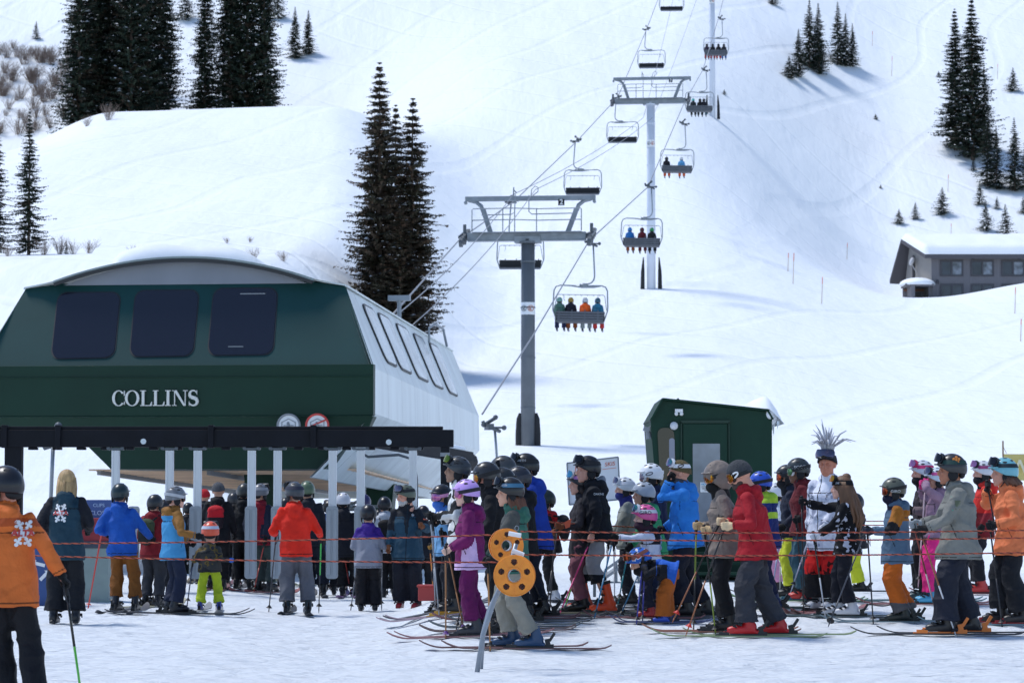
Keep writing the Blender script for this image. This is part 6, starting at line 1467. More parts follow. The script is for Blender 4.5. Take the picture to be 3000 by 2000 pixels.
person('girl in purple and pink jacket with lilac helmet', 1400, 1866, 1400, 180, (112, 24, 88), (96, 18, 78), hx=1374, hipx=1376, hand={'L': (1312, 1612), 'R': (1318, 1605)}, hands=(1, 1), gloves=None, hc=(196, 158, 226), gog='pink', gframe=(230, 110, 170), gstrap=(34, 30, 40), mask=None, hair=(84, 66, 52), skinc=(222, 180, 160), jlen=.78, fat=1.08, kid=True, jfn=jgirl, jmats=[(206, 176, 214)], stag=.04, knee=.04, cuff=.22, boots=(44, 46, 54), skis=((190, 90, 90), (30, 30, 34)), poles=[('L', (1306, 1884), (150, 104, 62), (150, 104, 62), (90, 50, 120)), ('R', (1362, 1858), (150, 104, 62), None, (90, 50, 120))], vox=.012, cat='person')
person('skier in black with orange goggle lens', 1478, 1850, 1349, 180, (22, 22, 26), (24, 24, 28), hx=1432, hipx=1452, hand={'L': (1395, 1600), 'R': (1390, 1605)}, hc=(44, 45, 48), gog='orange', gstrap=(22, 22, 26), mask=(18, 18, 22), skinc=(190, 130, 110), boots=(30, 30, 34), skis=((110, 60, 50),), headrot=(0, 5), poles=[('L', (1345, 1856), (40, 40, 44)), ('R', (1335, 1850), (36, 36, 40))])
person('bearded skier in black with a helmet camera', 1500, 1838, 1366, 180, (26, 26, 30), (22, 22, 26), hx=1478, beard=(96, 60, 38), hc=(40, 42, 44), gog='dark', cam_mount=True, hand={'L': (1440, 1600), 'R': (1436, 1600)}, skis=((60, 80, 90),), poles=[('L', (1430, 1840), (40, 110, 170))])
person('skier in dark jacket with matt grey helmet', 1502, 1815, 1331, 180, (28, 28, 32), (24, 24, 28), hx=1480, hc=(64, 66, 68), mask=(22, 22, 24), skis=((140, 40, 40),), hand={'L': (1440, 1580)})
person('skier with silver goggles beside the helmet camera', 1540, 1822, 1362, 180, (20, 22, 26), (24, 26, 32), hx=1524, hc=(42, 44, 52), gog='silver', gstrap=(60, 62, 70), gup=False, mask=(24, 24, 28), skis=((60, 60, 64),))
def jlady(c, X):
    z = c[:, 2]; back = c[:, 0] < np.interp(z, [.8, 1.5], [X['pel'].x, X['nec'].x]) - .01
    i = np.where(back | (z > X['sh'][1].z + .03), 1, 0); i = np.where(arms(c, X, 0, .95), 0, i); i = np.where(arms(c, X, .95, 2.2), 2, i); i = np.where((z < 1.0) & ~arms(c, X, 0, 2), 1, i); return i
person('woman with long brown hair in grey and green jacket', 1530, 1902, 1394, 180, (72, 74, 72), (142, 138, 126), hx=1500, hipx=1505, hand={'L': (1434, 1645), 'R': (1428, 1640)}, hc=(32, 32, 34), gog='dark', gup=True, gstrap=(60, 110, 140), hair=(104, 62, 40), hairlen=.22, mask=None, jfn=jlady, jmats=[(52, 100, 86), (30, 56, 52)], jlen=.80, stag=-.12, knee=.10, boots=(38, 68, 102), legw=1.05, cuff=.20, skis=((120, 50, 46), (24, 24, 28)), poles=[('L', (1436, 1918), (176, 122, 70))], vox=.012,
       extra=lambda I: helmet_text(I, 'smith', .034, (215, 220, 228), 60, .075, 1.09))
person('tall skier in royal blue hooded jacket', 1584, 1808, 1324, 180, (28, 62, 158), (24, 30, 44), hx=1545, hipx=1568, hc=(30, 31, 34), gog='dark', gup=True, gstrap=(26, 26, 30), jlen=.76, fat=1.05, hand={'L': (1505, 1560)}, skis=((60, 60, 64),), extra=lambda I: helmet_text(I, 'SMITH', .030, (200, 202, 205), 70, .076, 1.07), poles=[('L', (1592, 1770), (44, 44, 48))])
person('child in red vest with white ski boots', 1622, 1764, 1430, 180, (26, 26, 30), (22, 24, 28), hx=1598, hipx=1612, hc=(30, 40, 36), kid=True, pack=((30, 30, 34), (34, 34, 38)), jfn=lambda c, X: (~arms(c, X, 0, 2) & (c[:, 2] > 1.0)).astype(int), jmats=[(196, 34, 36)], boots=(214, 216, 222), skis=((50, 54, 60),), skilen=1.5)
# mitten woman, tall man
person('woman in charcoal parka with brown mittens', 1704, 1796, 1376, 182, (48, 44, 48), (122, 74, 84), hx=1702, hipx=1702, hand={'L': (1642, 1540), 'R': (1632, 1556)}, gloves=(126, 74, 46), hc=(42, 42, 48), gog='blue', gup=True, gframe=(205, 205, 210), gstrap=(170, 120, 180), skinc=(214, 162, 140), mask=None, hair=(60, 44, 36), hairlen=.10, jlen=.70, skis=((70, 60, 60),), poles=[('L', (1598, 1800), (50, 50, 54)), ('R', (1610, 1796), (50, 50, 54))])
def ex_tall(I):
    m = MB(); HK = I['HK']; m.ell((-.115, 0, -.13), (.075, .09, .07), n=14, m=8); m.ell((-.15, 0, -.09), (.04, .05, .05), n=10, m=6); me = remesh(m, .012, 2, .005, 20, 3); me.transform(HK); paint(me, None, [cloth((132, 134, 142))]); fin('hoodie_hood', me, I['root'])
    drape_text(I, 'DAKINE', .035, 1753, 1447, WHITE, .006)
person('tall man in black jacket and orange boots', 1744, 1798, 1331, 180, (24, 25, 31), (148, 146, 146), hx=1726, hipx=1748, hand={'L': (1733, 1572), 'R': (1722, 1575)}, gloves=None, hc=(24, 24, 28), gog='dark', gup=True, gframe=(16, 16, 18), gstrap=(24, 24, 28), skinc=(216, 160, 138), headrot=(14, 0), mask=None, beard=None, jlen=.84, fat=1.06, stag=-.13, knee=.09, legw=.98, cuff=.46, boots=(224, 74, 26), pfn=lambda c: (c[:, 2] < .46).astype(int), pmats=[(24, 24, 28)], skis=((120, 110, 60),), poles=[('L', (1636, 1804), (226, 64, 130)), ('R', (1648, 1801), (226, 64, 130), (120, 210, 60))], extra=ex_tall, vox=.012)
person('skier in pale sage jacket and off-white helmet', 1846, 1772, 1395, 180, (138, 140, 132), (28, 30, 38), hx=1832, hc=(205, 208, 212), gog='silver', gup=True, gframe=(220, 220, 225), gstrap=(205, 205, 210), mask=(40, 44, 110), skinc=(214, 168, 146), jfn=lambda c, X: arms(c, X, .3, 2).astype(int), jmats=[(116, 116, 106)], hood='none', hand={'L': (1800, 1588), 'R': (1785, 1582)}, gloves=(30, 30, 34), skis=((70, 72, 78),), poles=[('L', (1801, 1770), (190, 192, 198)), ('R', (1771, 1762), (170, 172, 178))])
person('skier in navy jacket and shiny white helmet', 1932, 1784, 1354, 180, (28, 38, 70), (26, 28, 36), hx=1908, hc=(222, 224, 228), gog='silver', gframe=(225, 225, 228), gstrap=(225, 226, 230), mask=(16, 16, 20), skis=((60, 60, 66),), extra=lambda I: helmet_ring(I, (40, 44, 60), 80, .035, .03, .014, .005, 1.06), poles=[('L', (1868, 1800), (60, 160, 180))])
person('child in bright green jacket', 1928, 1792, 1408, 180, (58, 160, 108), (26, 34, 60), hx=1886, hc=(160, 168, 178), gstrap=(40, 42, 46), kid=True, fat=1.1, hand={'L': (1846, 1600), 'R': (1842, 1605)}, boots=(40, 60, 100), skis=((50, 60, 90),), poles=[('L', (1811, 1765), (50, 150, 160))])
person('child in white jacket and pink helmet', 1902, 1812, 1474, 180, (198, 204, 220), (26, 28, 44), hx=1890, hipx=1905, hc=(210, 76, 140), hm=mat('pink_helmet', srgb((214, 84, 146)), .3, var=.1, vscale=9), gog='multi', gframe=(230, 230, 235), gstrap=(214, 216, 220), gup=True, kid=True, mask=(60, 34, 50), hand={'L': (1778, 1574), 'R': (1925, 1562)}, jfn=lambda c, X: ((~arms(c, X, 0, 2)) & (c[:, 2] > X['sh'][1].z - .12)).astype(int), jmats=[(30, 30, 36)], boots=(150, 30, 36), skis=((170, 60, 60), (26, 26, 30)), skilen=1.4, poles=[('L', (1741, 1811), (60, 130, 170)), ('R', (1812, 1818), (60, 120, 160))], skinc=(224, 180, 160), vox=.011,
       extra=lambda I: helmet_text(I, 'GIRO', .048, (40, 30, 60), 88, .058, 1.075))
person('small bent child in blue and black jacket', 1950, 1826, 1560, 180, (34, 92, 186), (168, 88, 28), hx=None, hipx=1962, H=1.10, bend=52, kid=True, hc=(52, 104, 190), hm=mottled('blue_patterned_helmet', [(52, 104, 190), (225, 225, 230), (180, 60, 50)], 16, [0, .58, .66], 1), gog='red', gup=True, gframe=(90, 70, 60), gstrap=(120, 70, 60), mask=(18, 18, 22), jfn=lambda c, X: (((c[:, 0] > X['pel'].x + .10) & (c[:, 0] < X['pel'].x + .30) & (c[:, 2] < 1.12)) | (c[:, 0] > X['nec'].x - .03)).astype(int), jmats=[(24, 26, 34)], hand={'L': (1884, 1650), 'R': (1890, 1645)}, boots=(58, 92, 200), fat=1.3, legw=1.35, stag=.05, skis=((30, 50, 130), (28, 30, 60)), skilen=1.1, poles=[('L', (1864, 1838), (56, 60, 150)), ('R', (1882, 1834), (56, 60, 150))], vox=.009, cuff=.14, fold=.009)
person('man in bright blue jacket and olive cap', 2036, 1810, 1348, 180, (42, 124, 206), (24, 26, 38), hx=1992, hipx=2002, head='beanie', hc=(92, 80, 52), gog='multi', gup=True, gframe=(230, 230, 234), gstrap=(226, 226, 230), mask=(62, 64, 72), skinc=(206, 150, 124), hand={'L': (1966, 1400, .12), 'R': (1938, 1552), 'hint': (-.05, .15, -1)}, jlen=.82, fat=1.10, stag=.12, knee=.08, legw=1.05, boots=(28, 28, 30), skis=((70, 72, 80),), poles=[('R', (1932, 1700), (22, 22, 24))], vox=.012,
       jfn=lambda c, X: ((c[:, 2] < 1.02) & (c[:, 2] > 1.0)).astype(int) * 0, extra=lambda I: helmet_ring(I, (30, 30, 36), 92, .072, .026, .012, .005, .94))
def jtaupe(c, X): return ((np.abs(c[:, 2] - 1.16) < .008) & (c[:, 0] > 0)).astype(int)
person('skier in taupe jacket with hood up and orange goggles', 2132, 1853, 1349, 180, (128, 116, 108), (24, 24, 28), hx=2102, hipx=2118, hood='up', head='helmet', hc=(120, 108, 100), gog='orange', gframe=(24, 24, 28), gstrap=(24, 24, 28), mask=(20, 20, 22), hand={'L': (2072, 1552), 'R': (2048, 1540)}, gloves=(196, 166, 124), jlen=.80, fat=1.08, jfn=jtaupe, jmats=[(96, 86, 80)], skis=((200, 90, 50), (26, 26, 30)), boots=(34, 32, 34), poles=[('L', (2097, 1862), (26, 27, 26), (130, 150, 50)), ('R', (2032, 1846), (120, 140, 50), (26, 27, 26))], vox=.012, headrot=(18, 6))
def ex_red(I): helmet_ring(I, (232, 232, 232), 62, .015, .036, .018, .008, .97)
person('man in long red hooded jacket and grey knit cap', 2232, 1866, 1348, 180, (160, 24, 36), (52, 53, 60), hx=2168, hipx=2205, head='beanie', hc=(62, 64, 68), gog='orange', gframe=(20, 20, 22), gstrap=(22, 22, 26), skinc=(206, 150, 130), beard=(58, 42, 34), hand={'L': (2132, 1540), 'R': (2118, 1528)}, gloves=(212, 184, 146), jlen=.80, fat=1.16, stag=.17, knee=.06, legw=1.15, boots=(190, 30, 34), skis=((150, 180, 90), (26, 26, 30)), skilen=1.85, poles=[('L', (2011, 1855), (30, 28, 28), (150, 92, 58), (200, 50, 40)), ('R', (1973, 1815), (30, 28, 28), (150, 92, 58), (200, 50, 40))], extra=ex_red, headrot=(0, 22), vox=.012, cuff=.16)
person('child in blue helmet and navy and lime jacket', 2262, 1784, 1377, 180, (34, 48, 110), (30, 38, 66), hx=2226, hipx=2240, hc=(44, 84, 190), gog='dark', gstrap=(26, 26, 30), jfn=lambda c, X: ((c[:, 2] > X['sh'][1].z - .0) | (np.abs(c[:, 2] - 1.25) < .04)).astype(int), jmats=[(176, 210, 60)], boots=(40, 50, 90), skis=((60, 80, 60),), kid=1)
person('child in white jacket and pink trousers', 2276, 1712, 1412, 180, (206, 210, 220), (216, 150, 180), hc=(215, 216, 222), hx=2268, d=38.5, kid=True, legw=1.15, jfn=lambda c, X: ((np.abs(c[:, 2] - 1.12) < .09) & (c[:, 0] < .1)).astype(int), jmats=[(34, 38, 56)], skis=((60, 60, 64),), skilen=1.3)
person('skier in dark navy jacket and lime yellow trousers', 2322, 1752, 1358, 180, (38, 42, 58), (196, 200, 50), hx=2302, hipx=2312, hc=(36, 37, 40), gog='red', gstrap=(28, 28, 32), hand={'L': (2292, 1545)}, skinc=(206, 156, 136), mask=(26, 26, 32), boots=(36, 36, 38), skis=((120, 170, 90),), jlen=.82, poles=[('L', (2264, 1722), (150, 170, 200)), ('R', (2284, 1760), (170, 172, 178))], legw=1.1)
person('skier in maroon jacket and dark teal trousers', 2358, 1762, 1338, 180, (104, 30, 36), (48, 80, 92), hx=2336, hipx=2346, hc=(52, 58, 60), gog='green', gframe=(225, 225, 228), gstrap=(30, 32, 34), hand={'L': (2338, 1520)}, skinc=(120, 84, 66), jlen=.84, fat=1.08, legw=1.12, boots=(190, 52, 46), skis=((120, 190, 90), (40, 90, 110)), poles=[('L', (2354, 1778), (30, 30, 34))], extra=lambda I: helmet_text(I, 'SCOTT', .044, (232, 232, 234), 100, .045, 1.05), headrot=(0, 4))
def ex_dread(I):
    r_ = random.Random(5); m = MB(); k = I['k']
    for i in range(34):
        a = r_.uniform(0, 6.28); e = r_.uniform(.15, 1.25); dv = Vector((math.cos(a) * math.sin(e), math.sin(a) * math.sin(e), math.cos(e))); L = r_.uniform(.10, .24)
        p = Vector((-.02, 0, .10)) + Vector((dv.x * .05, dv.y * .05, .02)); d1 = (Vector((0, 0, 1)) + dv * .4).normalized(); q1 = p + d1 * .06; q2 = q1 + dv * L * .6 + Vector((0, 0, .02)); q3 = q2 + dv * L * .5 - Vector((0, 0, L * .28 * e))
        m.tube([p, q1, q2, q3], [.010, .011, .008, .002], 5)
    me = m.mesh('dreadlocks', hairm((186, 188, 196)), True); me.transform(I['HK']); fin('dreadlocks', me, I['root'])
    for s_, px, py in (('J', 2399, 1432), ('E', 2418, 1453), ('O', 2376, 1455)): drape_text(I, s_, .05, px, py, BLACK, .010)
person('man in white jacket with grey dreadlocks', 2414, 1792, 1322, 236, MARBLE, REDCAMO, hx=2418, head='beanie', hc=(30, 30, 34), gog='silver', gup=True, gframe=(60, 60, 70), gstrap=(30, 30, 34), skinc=(196, 128, 102), beard=None, hand={'L': (2408, 1560, -.1), 'R': (2372, 1575, 0)}, gloves=(214, 216, 222), jlen=.70, fat=1.12, legw=1.1, boots=(200, 202, 206), pfn=lambda c: (c[:, 2] < .44).astype(int), pmats=[(22, 22, 26)], headrot=(12, 0), skis=((180, 60, 60),), poles=[('R', (2318, 1692), (190, 200, 215))], extra=ex_dread, vox=.012)
def ex_hair(I):
    r_ = random.Random(8); m = MB()
    m.ell((-.02, 0, .035), (.110, .094, .108), n=20, m=12); m.ell((-.055, .0, .12), (.05, .045, .045), n=12, m=8)
    for i in range(70):
        a = R(60 + 240 * (i + .5) / 70); x0, y0 = -.02 + .10 * math.cos(a), .088 * math.sin(a); L = r_.uniform(.42, .56); b_ = r_.uniform(.02, .09)
        m.tube([(x0 * .8, y0 * .9, .07), (x0 * 1.05 - .01, y0 * 1.08, -.03), (x0 - b_ * .8, y0 * 1.15, -.16), (x0 - b_ - .03, y0 * 1.15 + r_.uniform(-.02, .02), -.32), (x0 - b_ * .5 - .03, y0 * .9 + r_.uniform(-.03, .03), -L)], [.018, .020, .020, .016, .004], 5)
    me = m.mesh('hair', hairm((112, 80, 56)), True); me.transform(I['HK']); fin('hair', me, I['root'])
    m = MB(); ringband(m, .114, .098, -.015, .035, .085, 0, 360, 0, .006, 40); me = m.mesh('headband', cloth((20, 20, 24))); me.transform(I['HK']); hb = fin('headband', me, I['root']); 
    I['top'] = hb; helmet_text(I, 'SMITH', .030, (220, 222, 226), 75, .058, .93)
person('woman with very long hair in black jacket', 2474, 1808, 1388, 172, SNOWY, (24, 26, 36), hx=2462, hipx=2470, head='none', hair=(112, 80, 56), hairlen=0, hc=(20, 20, 24), gog='orange', gup=True, gstrap=(20, 20, 24), skinc=(220, 170, 150), hand={'L': (2390, 1568), 'R': (2314, 1464)}, gloves=((220, 222, 228), (20, 20, 24)), jlen=.80, stag=-.08, knee=.05, boots=(206, 208, 214), skis=((60, 90, 90), (24, 24, 28)), poles=[('L', (2418, 1806), (30, 40, 34), (190, 194, 200)), ('R', (2355, 1790), (30, 30, 34))], extra=ex_hair, hood='none', vox=.012)
person('child in fluorescent yellow trousers', 2518, 1706, 1440, 180, (40, 42, 50), (206, 214, 50), hx=2494, hipx=2500, hc=(40, 40, 46), d=38.8, kid=True, legw=1.2, skis=((60, 60, 66),), skilen=1.2)
def jkid(c, X):
    i = np.zeros(len(c), int); i = np.where(arms(c, X, 0, .62) | ((c[:, 2] > X['sh'][1].z - .12) & (c[:, 2] < X['sh'][1].z + .02)) & (c[:, 0] < X['sh'][1].x + .03), 1, i); i = np.where(arms(c, X, .62, 1.25), 2, i); return i
person('child in blue grey and ochre jacket', 2652, 1824, 1395, 180, (82, 106, 128), (186, 92, 24), hx=2612, hipx=2612, hc=(92, 94, 82), gog='red', gframe=(26, 26, 30), gstrap=(30, 31, 30), mask=(26, 28, 52), jfn=jkid, jmats=[(166, 104, 34), (24, 25, 30)], hand={'L': (2548, 1556), 'R': (2544, 1552)}, gloves=(34, 40, 56), jlen=.74, fat=1.08, legw=1.2, kid=True, stag=.05, knee=.10, boots=(26, 34, 30), cuff=.15, pfn=lambda c: (c[:, 2] < .26).astype(int), pmats=[(84, 82, 84)], skis=((110, 150, 160), (24, 30, 28)), poles=[('L', (2559, 1832), (34, 36, 44)), ('R', (2428, 1830, -1.2), (60, 64, 72))], vox=.012,
       extra=lambda I: helmet_text(I, 'GIRO', .036, (226, 228, 230), 92, .002, 1.08))
person('skier in mauve and black jacket', 2704, 1762, 1345, 180, (120, 104, 108), (28, 30, 34), hx=2696, hc=(196, 202, 212), gog='pink', gup=True, gframe=(190, 40, 90), gstrap=(200, 50, 110), skinc=(216, 166, 148), mask=(26, 22, 26), jfn=lambda c, X: (~arms(c, X, 0, 2) & (c[:, 0] > -.05)).astype(int), jmats=[(50, 42, 48)], hand={'L': (2664, 1490), 'R': (2660, 1500)}, boots=(40, 70, 76), skis=((60, 130, 140),), poles=[('L', (2636, 1732), (26, 26, 30)), ('R', (2678, 1730), (26, 26, 30))])
person('child with magenta trousers and gloves', 2728, 1772, 1366, 180, (140, 112, 132), (226, 44, 128), hx=2738, hc=(200, 215, 225), gog='silver', gup=True, gstrap=(200, 80, 140), hand={'L': (2712, 1412, .1), 'R': (2700, 1420)}, gloves=(206, 44, 120), boots=(70, 160, 200), kid=1, skis=((190, 60, 60),), jlen=.86, legw=1.0, poles=[('L', (2690, 1690), (206, 180, 184))])
def ex_grey(I):
    m = MB(); HK = I['HK']
    for k in range(5): a = 2 * math.pi * k / 5 + .3; m.ell((-.045 + .022 * math.cos(a), .088, .092 + .022 * math.sin(a)), (.012, .005, .012), n=8, m=6)
    m.ell((-.045, .092, .092), (.010, .004, .010), n=8, m=6); me = m.mesh('flower_sticker', plastic((214, 130, 50))); fin('flower_sticker', me, I['top'])
    drape(I, [(0, 0), (.012, 0), (.012, .15), (0, .15)], [(0, 1, 2, 3)], 2776, 1495, plastic((60, 160, 130)), 'sleeve_zip', .008); drape(I, [(0, 0), (.06, 0), (.06, .1), (0, .1)], [(0, 1, 2, 3)], 2786, 1493, plastic((92, 98, 74)), 'sleeve_patch', .008)
person('man in grey jacket with flower helmet', 2806, 1860, 1325, 180, (122, 122, 116), (30, 33, 46), hx=2782, hipx=2792, hc=(48, 48, 50), gog='dark', gup=True, gframe=(24, 24, 28), gstrap=(28, 60, 56), skinc=(176, 118, 92), hand={'L': (2704, 1552), 'R': (2684, 1534)}, gloves=((24, 25, 28), (150, 156, 160)), jlen=.76, fat=1.18, stag=.14, knee=.05, legw=1.28, boots=(32, 30, 32), skis=((44, 46, 50), (224, 120, 40)), skilen=1.85, poles=[('L', (2803, 1868), (150, 92, 60), (190, 192, 198)), ('R', (2749, 1820), (130, 60, 44), (190, 170, 170))], extra=ex_grey, vox=.012, headrot=(-8, 0), cuff=.15)
person('skier in red jacket and white helmet', 2868, 1742, 1347, 180, (200, 44, 36), (24, 24, 30), hx=2872, hc=(206, 208, 214), gog='pink', gup=True, gstrap=(150, 60, 110), mask=(24, 24, 30), skinc=(210, 160, 140), jfn=lambda c, X: (c[:, 2] < 1.12).astype(int), jmats=[(120, 26, 36)], boots=(190, 52, 50), skis=((190, 60, 56),), jlen=.78)
person('woman in light orange jacket and teal helmet', 2962, 1832, 1337, 180, (226, 124, 78), (24, 26, 32), hx=2934, hipx=2948, hc=(112, 178, 192), gog='dark', gup=True, gframe=(30, 30, 34), gstrap=(26, 44, 52), skinc=(206, 140, 116), hair=(92, 60, 44), hairlen=.07, hand={'L': (2908, 1538), 'R': (2893, 1428)}, gloves=(26, 27, 30), jlen=.76, fat=1.14, stag=-.10, legw=1.12, boots=(40, 36, 38), skis=((90, 150, 170), (150, 30, 36)), poles=[('L', (2937, 1848), (28, 28, 32), (44, 46, 52)), ('R', (2966, 1848), (28, 28, 32))], vox=.012, mask=None)
# ================================================================ riders on the chairs
gR = 'people riding the chairlift'
RID = [[(-.89, (72, 108, 98), (28, 34, 70), (120, 160, 150), 'rider in sage green on the nearest occupied chair'), (-.41, (22, 24, 40), (126, 66, 30), (150, 122, 50), 'rider in navy with golden helmet on the nearest occupied chair'), (.20, (226, 92, 34), (128, 138, 140), (186, 190, 196), 'rider in orange vest on the nearest occupied chair'), (.73, (40, 104, 134), (182, 52, 50), (50, 86, 104), 'rider in teal blue with red trousers on the nearest occupied chair')],
       [(-.66, (38, 108, 176), (134, 70, 34), (40, 120, 190), 'rider in sky blue with orange brown trousers on the second chair'), (.02, (92, 24, 34), (90, 30, 34), (80, 24, 30), 'rider in maroon in the middle of the second chair'), (.57, (26, 30, 34), (24, 26, 30), (40, 140, 80), 'rider in black with green helmet on the second chair')],
       [(-.72, (28, 28, 34), (190, 84, 44), (26, 26, 30), 'rider in black on the chair with two riders'), (.30, (90, 156, 204), (200, 90, 40), (200, 204, 210), 'rider in light blue on the chair with two riders')],
       [(-.5, (40, 44, 50), (26, 28, 34), (90, 190, 180), 'rider with turquoise helmet on the chair right of the white tower'), (.05, (26, 26, 32), (28, 28, 34), (26, 26, 30), 'rider in black in the middle right of the white tower'), (.36, (30, 30, 40), (36, 84, 100), (40, 40, 44), 'rider in dark grey at the right end beside the white tower')],
       [(-.84, (50, 40, 60), (150, 40, 44), (60, 60, 66), 'leftmost rider of the smallest chair, in plum and red'), (-.31, (26, 28, 34), (160, 50, 50), (34, 34, 40), 'second rider of the smallest chair, in black and dull red'), (.22, (30, 30, 36), (180, 60, 60), (40, 40, 44), 'third rider of the smallest chair, in black and pale red'), (.72, (36, 38, 44), (40, 90, 150), (50, 50, 56), 'rightmost rider of the smallest chair, in grey with blue trousers')]]
bpy.context.view_layer.update()
for ch, rs_ in zip(chairs, RID):
    for (xo, jc, pc, hcx, ds) in rs_:
        w = ch.matrix_world @ Vector((-.32 + xo, .24, -3.27)); person(ds, 0, 0, 0, 90 + math.degrees(RZ), jc, pc, hc=hcx, sit=w, H=1.78, vox=.03, boots=(50, 50, 60), group=gR, bootcat=False, fold=.006, stag=.4, cuff=0, fat=1.0)
# ================================================================ rope line and reels in front
OR = mat('reel_orange', (.86, .27, .018), .38, var=.12, vscale=7); ROPE = mat('rope_orange', (.42, .085, .045), .85, bump=.4, bscale=60); ROPD = mat('rope_dark_strand', (.06, .025, .02), .9)
POST = mat('grey_pipe', (.24, .27, .31), .4, .3, var=.1)
def twisted(a, b, label, r=.005, sag=.02, pitch=.05):
    """two strands wound round each other"""
    a = Vector(a); b = Vector(b); L = (b - a).length; n = int(L / pitch * 3); d = (b - a).normalized(); u = Vector((0, 0, 1)); u = (u - d * u.dot(d)).normalized(); v = d.cross(u)
    t = empty('boundary_rope', a, 0, label, 'rope', 'orange boundary ropes')
    for j, (mm, nm) in enumerate(((ROPE, 'orange_strand'), (ROPE, 'orange_strand'), (ROPD, 'dark_strand'))):
        pts = []
        for k in range(n + 1):
            s = k / n; an = s * L / pitch * 2 * math.pi / 2 + j * 2 * math.pi / 3; pts.append((b - a) * s + (u * math.cos(an) + v * math.sin(an)) * r * .8 - Vector((0, 0, sag * 4 * s * (1 - s))))
        m = MB(); m.tube(pts, r * .82, 5); m.build(nm, mm, t, smooth=True, fix=False)
    return t
RD = 26.0
def reel_post(bx_, by_, tx, ty, dd, label, ry, reel_px, reel_r, ang):
    b = P(bx_, by_, dd); top = P(tx, ty, dd)
    t = empty('rope_stand', (b.x, b.y, G(b.x, b.y)), 0, label, 'rope stand', 'leaning rope stands')
    lo = Vector(t.location); m = MB(); q = [Vector((b.x, b.y, G(b.x, b.y) - .1)) - lo, b.lerp(top, .28) - lo + Vector((-.015, 0, 0)), b.lerp(top, .55) - lo + Vector((.0, 0, 0)), b.lerp(top, .8) - lo + Vector((.01, 0, 0)), top - lo]
    q[1].x += -.02; q[2].x += -.035; m.tube(q, [.023, .023, .022, .021, .020], 12); m.build('pipe', POST, t, smooth=True)
    return t, lo, top
s1, lo1, tp1 = reel_post(1393, 1962, 1512, 1592, 25.7, 'front leaning grey pipe stand carrying two orange reels', 0, 0, 0, 0)
s2, lo2, tp2 = reel_post(1406, 1935, 1476, 1665, 26.1, 'rear leaning grey pipe stand behind the orange reels', 0, 0, 0, 0)
